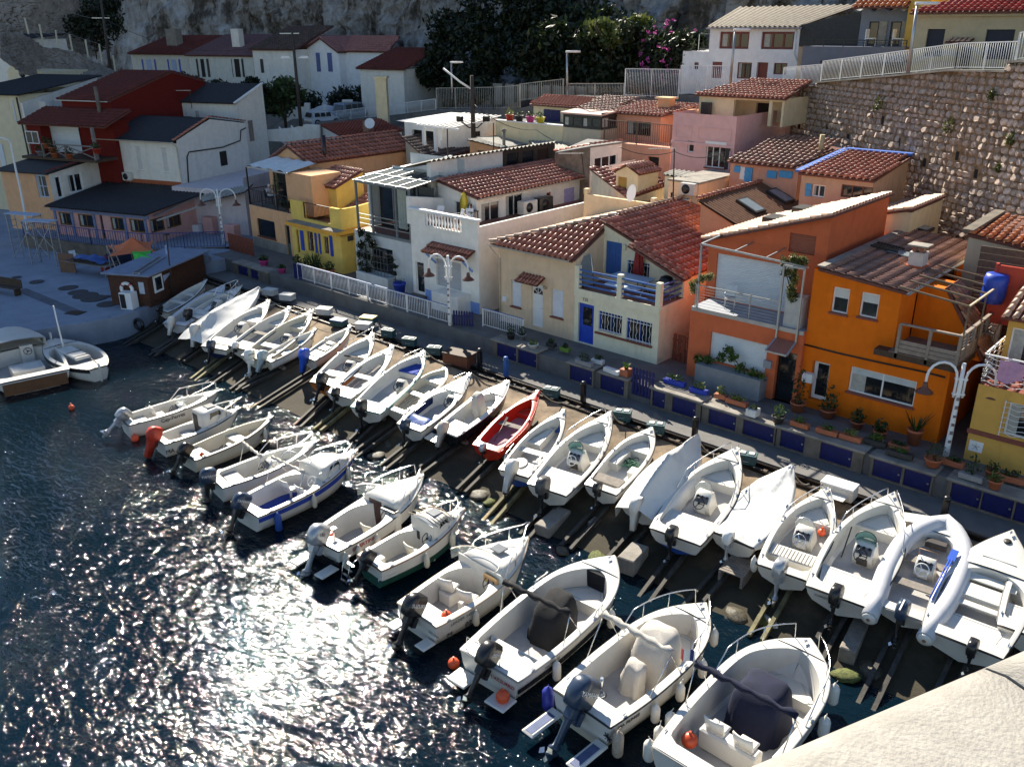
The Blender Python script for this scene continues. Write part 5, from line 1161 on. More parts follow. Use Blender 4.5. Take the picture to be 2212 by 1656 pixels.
# red roof with dormer
h,q=quadroof('dormer_house','house with a red tile roof, a small cream dormer and a terrace with satellite dish',[qC(1010,1640),qC(1330,1530),qC(1110,1330),qC(690,1395)],(39.5,43,44.5,42),None,IVORY,4.5,tiles=TERRA,cap=280)
yd=40.3;x0,x1=WY(*qC(905,1500),yd)[0],WY(*qC(1085,1500),yd)[0];zr_,ze_=WY(*qC(1000,1375),yd)[1],(WY(*qC(900,1425),yd)[1]+WY(*qC(1090,1440),yd)[1])/2;zb_=WY(*qC(900,1600),yd)[1];L_=x1-x0
b=B();panel(b,(x0,yd),(x1,yd),zb_-.5,[(0,ze_),(L_/2,zr_),(L_,ze_)],[(.12,L_*.5,zb_,ze_-.25)],.15);panel(b,(x1,yd),(x1,yd+2),zb_-.5,ze_);P('dormer',b,LCREAM,h)
P('dormer_door',Box(x0+.12,x0+L_*.5,yd+.1,yd+.15,zb_,ze_-.25),mat('ochre_door',(.4,.24,.05),.6,.1),h)
tile_roof(h,[(x1+.2,yd-.15,ze_),(x1+.2,yd+2,ze_),(x0+L_/2,yd+2,zr_+.08),(x0+L_/2,yd-.15,zr_+.08)],TERRA,.24,.36,name='dormer_roof',th=.05);tile_roof(h,[(x0-.2,yd+2,ze_),(x0-.2,yd-.15,ze_),(x0+L_/2,yd-.15,zr_+.08),(x0+L_/2,yd+2,zr_+.08)],TERRA,.24,.36,name='dormer_roof',th=.05)
yq=38.6;x0,x1=WY(*q3(860,230),yq)[0],WY(*q3(1500,170),yq)[0];z0=WY(*q3(860,270),yq)[1];zt_=WY(*q3(1100,205),yq)[1]
P('terrace_wall',Box(x0,x1,yq,yq+.2,3,zt_).box(x0,x0+.25,yq-.04,yq+.24,zt_,zt_+.3).box(x1-.6,x1-.35,yq-.04,yq+.24,zt_,zt_+.3),LCREAM,h);b=B();rect(b,x0,x1,yq,yq+3,zt_-.5);P('terrace_floor',b,TERFLOOR,h)
sx,sz_=WY(*q3(1262,170),yq-.2);P('satellite_dish',Lathe([(.02,0),(.25,.03),(.45,.13),(.46,.14)],16,MT((sx,yq-.1,sz_))@MR(R(75),4,'X')@MR(R(-25),4,'Y')),WHITE,h);P('dish_mast',Tube([(sx,yq+.05,sz_-1),(sx,yq+.05,sz_+.1)],.03,6),GALV,h)
# air conditioned cream house
y_=40.6;x0,x1=WY(*qC(1338,1560),y_)[0],WY(*qC(1592,1560),y_)[0];z0=(WY(*qC(1338,1522),y_)[1]+WY(*qC(1592,1500),y_)[1])/2;yk=W0.x(*qC(1943,1425),x1)[0]
h=simple('aircon_house','cream flat roofed house with two air conditioning units on its front',W0,3.5,y_,x0,x1,z0,CREAM,yk-y_);flat_roof(h,[(x0-.05,y_-.05,z0+.1),(x1+.05,y_-.05,z0+.1),(x1+.05,yk,z0+.12),(x0-.05,yk,z0+.12)],CONC,.1)
ACW=mat('aircon_casing',(.62,.6,.54),.5,.08)
def aircon(h,c,wd=.85,ht=.62,dp=.32,rot=0):
 m=MT(c)@MR(rot,4,'Z');u_=P('aircon_unit',xf(Box(-wd/2,wd/2,-dp,0,-ht/2,ht/2,bv=.02),m),ACW,h)
 P('fan_grille',xf(Lathe([(ht*.4,-.004),(ht*.4,.006),(ht*.12,.012)],18,MT((-wd*.12,-dp-.003,0))@MR(R(90),4,'X')),m),BLACK,u_);P('bracket',xf(Box(-wd/2+.08,-wd/2+.13,-dp,0,-ht/2-.06,-ht/2-.002).box(wd/2-.13,wd/2-.08,-dp,0,-ht/2-.06,-ht/2-.002),m),GALV,u_)
for q_ in((1510,1565),(1455,1690)):x,z=WY(*qC(*q_),y_-.15);aircon(h,(x,y_-.003,z))
pipe(h,[(x0+.25,y_-.05,z0-.6),(x0+.25,y_-.05,4)],.04,BLACK,'cable')
x,z=WY(*q3(1555,120),42);h=H('corrugated_shed','shed with a striped corrugated roof and green door behind the air conditioned house',W0,4,'shed')
q=[V((WY(*qC(*p),yy)[0],yy,WY(*qC(*p),yy)[1]))for p,yy in(((1290,1440),41.5),((1500,1480),41.5),((1620,1435),44),((1385,1405),44))];corr_roof(h,q,GREYR,.25,.05);hd_=[(.35,1.0,4,q[0].z-.45)]
b=B();panel(b,(q[0].x+.1,41.6),(q[1].x-.1,41.6),3,q[0].z-.1,hd_);P('wall',b,IVORY,h);door(h,(q[0].x+.1,41.6),(q[1].x-.1,41.6),hd_[0],mat('green_shutter',(.08,.3,.1),.6,.1),None,.08,planks=4)
# brown corrugated roof with two skylights
q=[V((WY(*p,y)[0],y,WY(*p,y)[1]))for p,y in((D_,y)for D_,y in((q4(165,400),37.6),(q4(770,225),45.2),(q4(430,30),45.2),(q3(1800,222),37.6)))]
h=H('brown_roof_house','peach house with a brown corrugated roof carrying two skylights',W0,3);corr_roof(h,q,BROWNR,.22,.04)
n_=(q[1]-q[0]).cross(q[3]-q[0]).normalized();n_=n_ if n_.z>0 else-n_
b=B();panel(b,(q[3].x+.1,37.8),(q[0].x,37.8),2,[(0,q[3].z-.2),(q[0].x-q[3].x-.1,q[0].z-.2)]);panel(b,(q[3].x+.1,45),(q[3].x+.1,37.8),2,[(0,q[2].z-.2),(7.2,q[3].z-.2)]);panel(b,(q[0].x,37.8),(q[1].x,45),2,q[0].z-.2);P('wall',b,PEACH,h);ridge_caps(h,q[3],q[2])
for q_ in((220,248),(435,178)):
 d_=ray(*q4(*q_));t0=(q[0]-CP).dot(n_)/d_.dot(n_);p=CP+d_*t0;eu=(q[1]-q[0]).normalized();ev=n_.cross(eu)
 m_=Matrix(((eu.x,ev.x,n_.x,p.x),(eu.y,ev.y,n_.y,p.y),(eu.z,ev.z,n_.z,p.z),(0,0,0,1)));f_=P('skylight',xf(Box(-.45,.45,-.65,.65,.03,.17),m_),DARKF,h);P('pane',xf(Box(-.36,.36,-.55,.55,.17,.18),m_),mat('skylight_glass',(.25,.3,.33)),f_)
# house with blue shutters, and house with the blue edged roof
y_=43.4;x0,x1=WY(*qC(1850,1400),y_)[0],WY(*qD(335,1480),y_)[0];ze=(WY(*qC(1865,1315),y_-.2)[1]+WY(*qD(335,1412),y_-.2)[1])/2
h=simple('blue_shutter_house','salmon house with bright blue shutters under a shaded tile roof',W0,4,y_,x0,x1,ze,SALMON,5);SKYS=mat('sky_blue_shutter',(.06,.33,.62),.5,.08)
for a_,c_ in(((1892,1370),(1935,1430)),((1978,1385),(2030,1510)),((2162,1410),(2235,1480)),((2262,1410),(2366,1480))):q_=hole(W0,y_,x0,qC(*a_),qC(*c_));shutter(h,(x0,y_),(x1,y_),q_[0],q_[1],q_[2],q_[3],SKYS)
q_=hole(W0,y_,x0,qC(1938,1380),qC(1975,1490));P('window',xf(Box(q_[0],q_[1],-.03,-.002,q_[2],q_[3]),pmx((x0,y_),(x1,y_))),WHITE,h)
zr_=WY(*qD(100,1130),y_+4.6)[1];tile_roof(h,[(x0-.1,y_-.25,ze),(x1,y_-.25,ze),(WY(*qD(705,1190),y_+4.6)[0],y_+4.6,zr_-.3),(WY(*qD(190,1100),y_+4.6)[0],y_+4.6,zr_+.1)],TERRAD,.3,.42,cap=260)
fx,fz=WY(*qD(525,1250),y_+2.5);P('flue',Tube([(fx,y_+2.5,fz-.3),(fx,y_+2.5,WY(*qD(535,1115),y_+2.5)[1])],.14,8),mat('buff_flue',(.5,.38,.2),.7,.1),h)
y_=40.4;q=[V((WY(*qD(*p),yy)[0],yy,WY(*qD(*p),yy)[1]))for p,yy in(((338,1432),y_),((968,1497),y_),((1280,1312),45.5),((742,1228),45.5))]
zf=(q[0].z+q[1].z)/2;zr_=(q[2].z+q[3].z)/2;x0,x1=q[0].x+.1,q[1].x-.1;yf=y_+.2
hd=hole(W0,yf,x0,qD(700,1525),qD(945,1660));hw=hole(W0,yf,x0,qD(458,1525),qD(552,1640))
h=H('blue_edged_house','small house with a red tile roof edged in bright blue against the stone wall',W0,3.5);b=B();panel(b,(x0,yf),(x1,yf),2,zf-.12,[hd,hw]);panel(b,(x1,yf),(q[2].x-.1,45.4),2,[(0,zf-.12),((V((q[2].x-.1,45.4))-V((x1,yf))).length,zr_-.12)]);P('wall',b,plaster('worn_peach_plaster',(.56,.38,.25),.75),h)
window(h,(x0,yf),(x1,yf),hd,2,0,mat('brown_frame',(.14,.05,.025)),.12);window(h,(x0,yf),(x1,yf),hw,1,0,WHITE,.12);shutter(h,(x0,yf),(x1,yf),hw[0]-.3,hw[0]-.02,hw[2],hw[3],SKYS)
tile_roof(h,[V((q[0].x,q[0].y,zf)),V((q[1].x,q[1].y,zf)),V((q[2].x,q[2].y,zr_)),V((q[3].x,q[3].y,zr_))],TERRA,.3,.42,cap=270);EDGE=mat('roof_edge_blue',(.05,.14,.5),.6,.1)
P('roof_edge',Beam((q[0].x,q[0].y,zf+.08),(q[3].x,q[3].y,zr_+.08),.35,.1).beam((q[3].x,q[3].y,zr_+.08),(q[2].x,q[2].y,zr_+.08),.4,.12),EDGE,h)
# pale roofed small house behind the orange one, and roofs at the right edge
y_=39.2;x0,xc=WY(*q4(1215,300),y_)[0],WY(*q4(1392,300),y_)[0];z0=(WY(*q4(1215,265),y_)[1]+WY(*q4(1392,250),y_)[1])/2;yk=W0.x(*q4(1632,148),xc)[0];zk=W0.x(*q4(1632,148),xc)[1]
h=simple('pale_roof_house','cream house with a pale tile roof between the orange gable and the stone wall',W0,4,y_,x0,xc,z0-.1,LCREAM,yk-y_);tile_roof(h,[(x0-.6,yk,z0-.35),(x0-.6,y_-.1,z0-.35),(xc+.1,y_-.1,z0+.1),(xc+.1,yk,z0+.1)],TERRAP,.3,.42,cap=200)
h,q=quadroof('right_roof_house','house with a bright orange tile roof at the right edge below the stone wall',[q4(1800,440),q4(2300,560),q4(2360,330),q4(2035,295)],(36.6,36.6,40,40),None,BEIGE,4,tiles=TERRAO,cap=280)
P('mossy_verge',Beam(q[0]+V((0,0,.1)),q[3]+V((0,0,.1)),.4,.14),CONCD,h);x,z=WY(*q4(2100,500),37.6);P('chimney',Box(x-.3,x+.3,37.3,37.9,z-.3,z+.15),WHITEP,h)
y_=35.6;x0,x1=WY(*q4(1888,600),y_)[0],WY(*q4(2330,600),y_)[0];zt=WY(*q4(1900,520),y_)[1];t_=T('bamboo_fence','brown woven screen fence behind the deck of the orange house','fence',(x0,y_,3));
for i in range(14):P('fence_panel',Box(0,x1-x0,-.02*(i%2),.03,2+(zt-5)*i/14,2+(zt-5)*(i+.92)/14),mat('screen_fence',(.12,.08,.05),.8,.3,8),t_)
t_=T('neighbour_terrace','terrace with white posts and light blue rails beside the deck','terrace',W0.w(WY(*q4(2075,1000),YF+3.4)[0],YF+3.4,4));o=V(t_.location);RB=mat('light_blue_rail',(.1,.36,.6),.5,.1)
for q_,yy in(((2070,880),3.4),((2160,800),4.8),((2240,720),6.2)):x,z=WY(*q4(*q_),YF+yy);P('terrace_post',Box(x-.13-o.x,x+.13-o.x,YF+yy-.13-o.y,YF+yy+.13-o.y,-2,z-o.z),WHITE,t_)
for k in(.15,.5):
 a_=WY(*q4(2072,890),YF+3.4);c_=WY(*q4(2240,725),YF+6.2);P('terrace_rail',Beam((a_[0]-o.x,YF+3.4-o.y,a_[1]-k-o.z),(c_[0]-o.x,YF+6.2-o.y,c_[1]-k-o.z),.06,.22),RB,t_)
P('terrace_slab',Box(-.3,5,-.3,3,-2,-.4),LCREAM,t_)
x,z=WY(*q4(2120,790),34.5);solid('red_screen','tall red panel screen behind the terrace at the right','screen',Box(-.55,.55,-.05,.05,-1.6,.55).box(-.6,-.5,-.08,.08,-1.6,.6).box(.5,.6,-.08,.08,-1.6,.6),mat('red_panel',(.5,.05,.02),.6,.1,3),(x,34.5,z))
x,z=WY(*q4(2000,830),34.3);solid('water_barrel','round blue water barrel under the deck pergola','barrel',Lathe([(.36,-.55),(.42,-.3),(.4,0),(.42,.3),(.36,.5),(.2,.52)],16),mat('blue_barrel',(.02,.06,.4),.4,.1),(x,34.3,z))
# upper houses
UW=plaster('bright_white_plaster',(.80,.80,.80),.1);GREYW=plaster('slate_grey_plaster',(.17,.18,.22),.1);UTAN=plaster('sandy_plaster',(.50,.41,.26),.3);REDF=mat('red_brown_frame',(.16,.03,.02),.5,.2)
y_=57.0;x0=WY(*qC(1450,600),y_)[0];xm=WY(*qC(1682,300),y_)[0];x1=WY(*qD(350,300),y_)[0];ze=WY(*qC(1700,232),y_)[1];zl=WY(*qC(1500,424),y_)[1];zb_=WY(*qC(1500,790),y_)[1]
up=[hole(W0,y_,xm,qC(1768,264),qC(2000,408)),hole(W0,y_,xm,qC(2115,264),qD(296,412))]
lo=[hole(W0,y_,x0,qC(1555,517),qC(1587,575)),hole(W0,y_,x0,qC(1705,512),qC(1775,650)),hole(W0,y_,x0,qC(1915,517),qC(2020,655)),hole(W0,y_,x0,qC(2075,517),qC(2145,735)),hole(W0,y_,x0,qD(140,522),qD(240,620))]
h=H('upper_white_house','bright white upper house with red-brown window frames and ribbed roof',W0,zb_);b=B();panel(b,(x0,y_),(x1,y_),zb_-2,[(0,zl),(xm-x0-.001,zl),(xm-x0,ze),(x1-x0,ze)],lo+[(a+xm-x0,c+xm-x0,d,e)for a,c,d,e in up]);panel(b,(x1,y_),(x1,y_+8),zb_-2,ze);panel(b,(xm,y_+8),(xm,y_),zl,ze);panel(b,(x0,y_+8),(x0,y_),zb_-2,zl);rect(b,x0,xm,y_,y_+8,zl-.02);P('wall',b,UW,h)
for a,c,d,e in up:window(h,(x0,y_),(x1,y_),(a+xm-x0,c+xm-x0,d,e),2,0,REDF,.15,fw=.14)
window(h,(x0,y_),(x1,y_),lo[0],0,0,REDF,.08);slats(h,(x0,y_),(x1,y_),lo[1],REDF,.3,.06,'shutter');window(h,(x0,y_),(x1,y_),lo[2],1,0,REDF,.1);door(h,(x0,y_),(x1,y_),lo[3],REDF,None,.2);window(h,(x0,y_),(x1,y_),lo[4],1,0,REDF,.12)
rzz=WY(*qC(1920,62),y_+6)[1];corr_roof(h,[(xm-.1,y_-.3,ze+.05),(WY(*qD(345,225),y_-.3)[0],y_-.3,ze+.05),(WY(*qD(845,90),y_+6)[0],y_+6,rzz),(WY(*qC(1925,62),y_+6)[0],y_+6,rzz)],mat('pale_ribbed_roof',(.34,.29,.22),.6,.2,4),.34,.06);gutter(h,(xm-.1,y_-.36,ze+.02),(x1+.2,y_-.36,ze+.02),mat('grey_gutter',(.3,.34,.42),.4,.1),.1);pipe(h,[(x1-.25,y_-.05,ze-.1),(x1-.25,y_-.05,zl-.1),(x1+.05,y_-.05,zl-.6),(x1+.05,y_-.05,zb_)],.08,WHITE)
railing(h,[(x0+.3,y_+1.5,zl),(xm,y_+1.5,zl)],1.1,1.2,GALV,.015)
P('sun_lounger',Box(x0+3.2,x0+5.2,y_+.6,y_+1.2,zl+.25,zl+.32).box(x0+4.6,x0+5.2,y_+.6,y_+1.2,zl+.32,zl+.7),mat('yellow_cushion',(.55,.5,.25),.8,.1),h)
y_=54.5;x0,x1=WY(*qD(372,450),y_)[0],WY(*qD(1215,450),y_)[0];zt=WY(*qD(400,383),y_)[1];zg=WY(*qD(530,500),y_)[1];zb_=WY(*qD(600,650),y_)[1]
g_=hole(W0,y_,x0,qD(522,502),qD(1210,640));h=H('dark_grey_house','dark grey upper house with timber cladding, shaded terrace and orange tile roof',W0,zb_);b=B();panel(b,(x0,y_),(x1,y_),zb_-2,zt,[(g_[0],g_[1]-.1,zb_-2,g_[3])],.6);rect(b,x0,x1,y_,y_+4,zt-.02);P('terrace_base',b,GREYW,h);P('garage_dark',Box(x0+g_[0],x1,y_+.62,y_+.7,zb_-2,zg+.1),DARKROOM,h)
yu=y_+2.5;xa,xb_,xc=WY(*qD(352,300),yu)[0],WY(*qD(845,250),yu)[0],WY(*qD(1250,250),yu)[0];za,zb2=WY(*qD(360,208),yu)[1],WY(*qD(850,92),yu)[1]
b=B();panel(b,(xa,yu),(xb_,yu),zt-.1,[(0,za),(xb_-xa,zb2)]);P('cladding_back',b,BLACK,h)
CLAD=mat('dark_cladding',(.025,.028,.035),.6,.3,6);n_=14
for i in range(n_):
 z=zt+(zb2-zt-.2)*i/n_;dz=(zb2-zt-.2)/n_;x_=xa+max(0,(z+dz-za)/(zb2-za))*(xb_-xa);P('cladding_board',Box(x_+.02,xb_-.02,yu-.05,yu-.004,z+.015,z+dz-.015),CLAD,h)
zo=WY(*qD(860,62),yu-1)[1];dh=[hole(W0,yu,xb_,qD(930,180),qD(985,385)),hole(W0,yu,xb_,qD(1110,180),qD(1170,385))];dh=[(a,c,zt-.02,e)for a,c,d,e in dh]
b=B();panel(b,(xb_,yu),(xc,yu),zt-.1,zo-.1,dh);P('terrace_wall',b,plaster('blue_grey_plaster',(.2,.22,.26)),h);WEATH=mat('weathered_shutter',(.3,.27,.22),.7,.2,5)
for d_ in dh:door(h,(xb_,yu),(xc,yu),d_,DARKF,(.15,.85,.1,.95),.1);shutter(h,(xb_,yu),(xc,yu),d_[1]+.02,d_[1]+.5,d_[2]+.1,d_[3],WEATH,slat=True)
tile_roof(h,[(xb_-.2,yu-1.2,zo),(xc+.1,yu-1.2,zo),(xc+.1,yu+4,zo+2.2),(xb_-.2,yu+4,zo+2.2)],TERRAO,.3,.42,cap=120);P('canvas_awning',B().grid(lambda u,v:V((xb_+(xc-xb_)*u,yu-1.2+v*1.2,zo-.15-.12*sin(u*20)*(1-v)+.1*v)),30,3),mat('grey_canvas',(.4,.42,.45),.8,.1),h)
corr_roof(h,[(xa-.2,yu+7,rzz-.2),(xb_+2,yu+7,rzz-.1),(xb_+2,yu+12,rzz+1.6),(xa+.5,yu+12,rzz+1.4)],mat('dark_blue_sheet',(.04,.05,.08),.6,.2,3),.3,.04,'rear_roof')
railing(h,[(x0,y_+.15,zt),(x1,y_+.15,zt)],.35,1.2,BLACK,.03,1.3,.2)
cushion=mat('white_chair_plastic',(.7,.7,.7),.4,.05)
for k in(1.0,2.6):P('terrace_chair',Box(xb_+k,xb_+k+.5,y_+1,y_+1.5,zt+.4,zt+.45).box(xb_+k,xb_+k+.05,y_+1,y_+1.5,zt+.45,zt+.95).box(xb_+k,xb_+k+.04,y_+1,y_+1.04,zt,zt+.4).box(xb_+k+.46,xb_+k+.5,y_+1.46,y_+1.5,zt,zt+.4),cushion,h)
P('yellow_side_wall',Box(xc,xc+1.2,yu-.5,yu+5,zb_-2,zo+1.0),plaster('mustard_plaster',(.6,.40,.1)),h)
y_=49.5;x0=WY(*qD(1300,300),y_)[0];x1=x0+14;ze=WY(*qD(1340,132),y_)[1];zb_=WY(*qD(1260,640),y_)[1]
hs=[hole(W0,y_,x0,qD(1412,242),qD(1520,470)),hole(W0,y_,x0,qD(1900,246),qD(2090,495)),hole(W0,y_,x0,qD(1692,388),qD(1752,580))]
h=simple('sandy_house','sandy upper house with two dark openings and a red striped tile roof',W0,zb_,y_,x0,x1,ze,UTAN,8,hs);A,C=(x0,y_),(x1,y_)
for k in(0,1):P('dark_opening',xf(Box(hs[k][0],hs[k][1],.12,.16,hs[k][2],hs[k][3]),pmx(A,C)),mat('navy_shutter',(.012,.014,.03),.6,.2),h)
door(h,A,C,hs[2],DARKF,None,.12);P('fascia',Box(x0-.15,x1,y_-.2,y_-.003,ze-.05,ze+.14),UTAN,h)
pc=[WY(*qD(p,350),y_)[0]for p in(1590,1795)];pzz=WY(*qD(1690,352),y_-.5)[1];tile_roof(h,[(pc[0],y_-.7,pzz),(pc[1],y_-.7,pzz),(pc[1],y_-.003,pzz+.18),(pc[0],y_-.003,pzz+.18)],TERRAP,.2,.35,name='porch_roof',th=.05)
tile_roof(h,[(x0-.3,y_-.35,ze+.15),(x1,y_-.35,ze+.15),(x1,y_+5,ze+1.6),(x0+3.2,y_+5,ze+1.6)],mat('red_striped_tile',(.36,.05,.035),.5,.2,6,rand=.25),.3,.42,cap=280)
P('dark_dormer',Box(x0+7.8,x0+10,y_+1,y_+4,ze+.2,ze+2.4),DARKF,h);P('mustard_block',Box(x0-.6,x0+5,y_+6,y_+9,zb_,ze+3.5),MATS['mustard_plaster'],h)
# boats
GEL=mat('white_gelcoat',(.70,.67,.61),.28,.03,1.5,spec=.5,stain=.3,stain_col=(.42,.36,.26));GELI=mat('ivory_gelcoat',(.58,.54,.44),.4,.05,2,stain=.25,stain_col=(.4,.33,.22));LINER=mat('cockpit_liner',(.64,.62,.57),.5,.05,2.5,.2,60,stain=.2,stain_col=(.42,.38,.3))
FLOORG=mat('grey_cockpit_floor',(.42,.41,.4),.7,.08,3,.3,60,stain=.3);NAVYH=mat('navy_hull',(.012,.02,.07),.25,.15);BLACKH=mat('black_hull',(.015,.016,.018),.25,.15);REDH=mat('red_gelcoat',(.50,.03,.012),.3,.08,2);BROWNH=mat('varnished_brown',(.42,.13,.025),.3,.2,6)
GREENH=mat('dark_green_antifoul',(.02,.09,.07),.5,.2);BLUEH=mat('blue_antifoul',(.02,.07,.3),.5,.15);TEALR=mat('teal_rub_rail',(.03,.28,.25),.4,.1);RUB=mat('black_rub_rail',(.02,.02,.022),.5,.2);BROWNR_=mat('brown_rub_rail',(.16,.07,.03),.5,.2);GREYRUB=mat('grey_rub_rail',(.3,.3,.3),.5,.1)
TARPW=mat('white_tarpaulin',(.66,.645,.61),.6,.05,3,.4,30);TARPG=mat('beige_canvas',(.50,.46,.41),.8,.08,3,.5,40);TARPK=mat('black_canvas',(.008,.008,.01),.9,.2,3,.5,40);TARPN=mat('navy_canvas',(.005,.008,.03),.9,.2,3,.5,40);TARPB=mat('blue_tarpaulin',(.02,.08,.30),.5,.2,4,.5,30)
RUBBER=mat('white_hypalon',(.58,.58,.6),.45,.04);WOODP=mat('weathered_plank',(.22,.19,.16),.8,.25,6,.4,40);SILVER=mat('silver_cowl',(.42,.44,.47),.3,.05,metal=.4);COWLW=mat('white_cowl',(.74,.74,.72),.35,.04);COWLN=mat('navy_cowl',(.03,.05,.09),.3,.1);COWLK=mat('black_cowl',(.016,.016,.018),.3,.15)
VINYL=mat('cream_vinyl',(.68,.62,.48),.5,.06);BLUEF=mat('blue_deck_carpet',(.015,.05,.34),.8,.12,5);DARKTXT=mat('registration_ink',(.015,.015,.03),.5,.05);WHITETXT=mat('white_lettering',(.75,.75,.72),.5,.02);REDTXT=mat('red_lettering',(.4,.03,.04),.5,.05);GREYTXT=mat('grey_lettering',(.22,.22,.2),.5,.05)
ORB=mat('orange_buoy',(.75,.10,.03),.45,.08)
GREENG=mat('green_tint_screen',(.25,.42,.38),.1,.05);LEATHERL=mat('dark_locker',(.05,.04,.035),.6,.2)
class Boat:
 def __init__(s,name,label,S,Bw,beam_,Hs=.75,Hb=1.0,stern=.86,pw=2.0,hull=GEL,bottom=None,rub=RUB,deck=None,liner=None,floor=None,t0=.07,t1=.78,gw=.13,fl=.28,cat='boat',group='boats drawn up on the slip',dbl=False,opening=True,bsplit=.42):
  beam=beam_*(1.1 if group!='boats drawn up on the slip' else 1.4 if beam_<.32*(Bw-S).length else 1.2);d=Bw-S;D=d.length;s.L=sqrt(max(.1,D*D-(Hb-Hs)**2));s.B,s.Hs,s.Hb,s.stern,s.pw,s.t0,s.t1,s.gw,s.fl,s.dbl=beam,Hs,Hb,stern,pw,t0,t1,gw,fl,dbl
  hd=atan2(d.y,d.x);pit=asin(d.z/D)-atan2(Hb-Hs,s.L);rot=MR(hd,4,'Z')@MR(-pit,4,'Y')
  s.mw=MT(S-(rot@V((0,0,Hs))))@rot;s.desc=label
  s.r=r=link(name,None,None,label,cat,group);r.empty_display_size=.3;r.matrix_world=s.mw
  s.deckm,s.linm=deck or GEL,liner or LINER
  N=30;ts=[i/N for i in range(N+1)]
  def sec(t,lo,hi):
   w_,k,g=s.w(t),s.k(t),s.g(t);half=[(0,0.0),(.8,.36),(.94,.62),(1.0,1.0)]
   pts=[]
   for a,q in half:
    if q<lo-1e-6 or q>hi+1e-6:continue
    pts.append((a,q))
   if lo>0:pts=[(self_a(lo),lo)]+[p for p in pts if p[1]>lo+.01]
   if hi<1:pts=[p for p in pts if p[1]<hi-.01]+[(self_a(hi),hi)]
   return[V((s.x(t,q),a*w_,k+(g-k)*q))for a,q in pts]
  half_=[(0,0.0),(.8,.36),(.94,.62),(1.0,1.0)]
  def self_a(q):
   for(a0,q0),(a1,q1)in zip(half_,half_[1:]):
    if q<=q1:return a0+(a1-a0)*(q-q0)/(q1-q0)
   return 1
  def skin(lo,hi,nm,m):
   b=B()
   if lo<=0:rings=[[V((p.x,-p.y,p.z))for p in reversed(sec(t,0,hi)[1:])]+sec(t,0,hi)for t in ts];b.loft([list(reversed(q))for q in rings],False,True,False);
   else:
    for sg in(1,-1):
     rings=[[V((p.x,p.y*sg,p.z))for p in sec(t,lo,hi)]for t in ts];b.loft(rings if sg<0 else[list(reversed(q))for q in rings],False)
    q=sec(0,lo,hi);b.poly([V((p.x,-p.y,p.z))for p in q]+[V((p.x,p.y,p.z))for p in reversed(q)])
   return P(nm,b,m,r)
  if bottom:skin(bsplit,1,'hull',hull);skin(0,bsplit,'bottom_paint',bottom)
  else:skin(0,1,'hull',hull)
  s.deck(opening,floor)
  b=B()
  for sg in(1,-1):b.tube([(s.x(t,1),sg*(s.w(t)+.008),s.g(t)-.025)for t in ts],.028,5)
  b.tube([(-.012,y,s.Hs-.025)for y in(-s.w(0),0,s.w(0))],.028,5);P('rub_rail',b,rub,r);s.cleats()
 def w(s,t):
  f=s.stern+(1-s.stern)*sin(min(t/.4,1)*pi/2);f*=max(.012,1-max(0,(t-.38)/.62)**s.pw)
  if s.dbl:f=max(.02,sin(pi*(.06+.92*t))**.62)
  return s.B/2*f
 def g(s,t):return s.Hs+(s.Hb-s.Hs)*t**1.8
 def k(s,t):return .12*s.Hs*max(0,0)+s.Hb*.62*max(0,(t-.66)/.34)**2.4
 def x(s,t,q):return s.L*t*(1-(1-q)*.14*t**3)-(1-q)*.0+(1-t)*(1-q)*.06
 def wi(s,t):
  e=max(0,(t-(s.t1-.2))/.2);a=max(0,((s.t0+.035)-t)/.035)
  return max(0,s.w(t)-s.gw)*sqrt(max(0,1-e**2.2))*(1-.25*a*a)
 def deck(s,opening,floor):
  r=s.r;b=B();n=36
  def ring(t,z=.0):return s.x(t,1),s.w(t),s.g(t)+z
  if not opening:
   rows=[[V((s.x(t,1),s.w(t)*q,s.g(t)+.10*(1-q*q)*s.B/2))for q in(-1,-.6,-.2,.2,.6,1)]for t in[i/24 for i in range(25)]]
   b.loft(rows,False);P('deck',b,s.deckm,r);return
  tt=[s.t0+(s.t1-s.t0)*i/n for i in range(n+1)]
  for sg in(1,-1):
   rows=[[V((s.x(t,1),sg*s.w(t),s.g(t))),V((s.x(t,1),sg*(s.w(t)*.4+s.wi(t)*.6),s.g(t)+.022)),V((s.x(t,1),sg*s.wi(t),s.g(t)+.018))]for t in tt]
   b.loft(rows if sg>0 else[list(reversed(q))for q in rows],False)
  fd=[s.t1+(1-s.t1)*i/10 for i in range(11)];b.loft([[V((s.x(t,1),s.w(t)*q,s.g(t)+.02+.07*(1-q*q)*s.w(t)/s.B*2-(.02 if abs(q)==1 else 0)))for q in(1,.9,.45,0,-.45,-.9,-1)]for t in fd],False)
  sd=[s.t0*i/3 for i in range(4)];b.loft([[V((s.x(t,1),s.w(t)*q,s.g(t)+(.018 if abs(q)<1 else 0)))for q in(1,.8,0,-.8,-1)]for t in sd],False)
  P('deck',b,s.deckm,r)
  b=B();q_=lambda t,f:max(0,s.wi(t)*f-.0)
  ring0=[V((s.x(t,1),s.wi(t),s.g(t)+.018))for t in tt];ring1=[V((s.x(t,1)*.995+(.03 if i==0 else 0),max(0,s.wi(t)-.05),s.fl+.18*max(0,(t-.6))))for i,t in enumerate(tt)]
  for sg in(1,-1):
   rows=[[V((p.x,p.y*sg,p.z)),V((p.x,q.y*sg*.4+p.y*sg*.6,p.z*.5+q.z*.5)),V((q.x,q.y*sg,q.z))]for p,q in zip(ring0,ring1)];b.loft(rows if sg>0 else[list(reversed(x))for x in rows],False)
  a,c=ring0[0],ring1[0];b.poly([V((a.x,a.y,a.z)),V((a.x,-a.y,a.z)),V((c.x,-c.y,c.z)),V((c.x,c.y,c.z))])
  P('cockpit',b,s.linm,r)
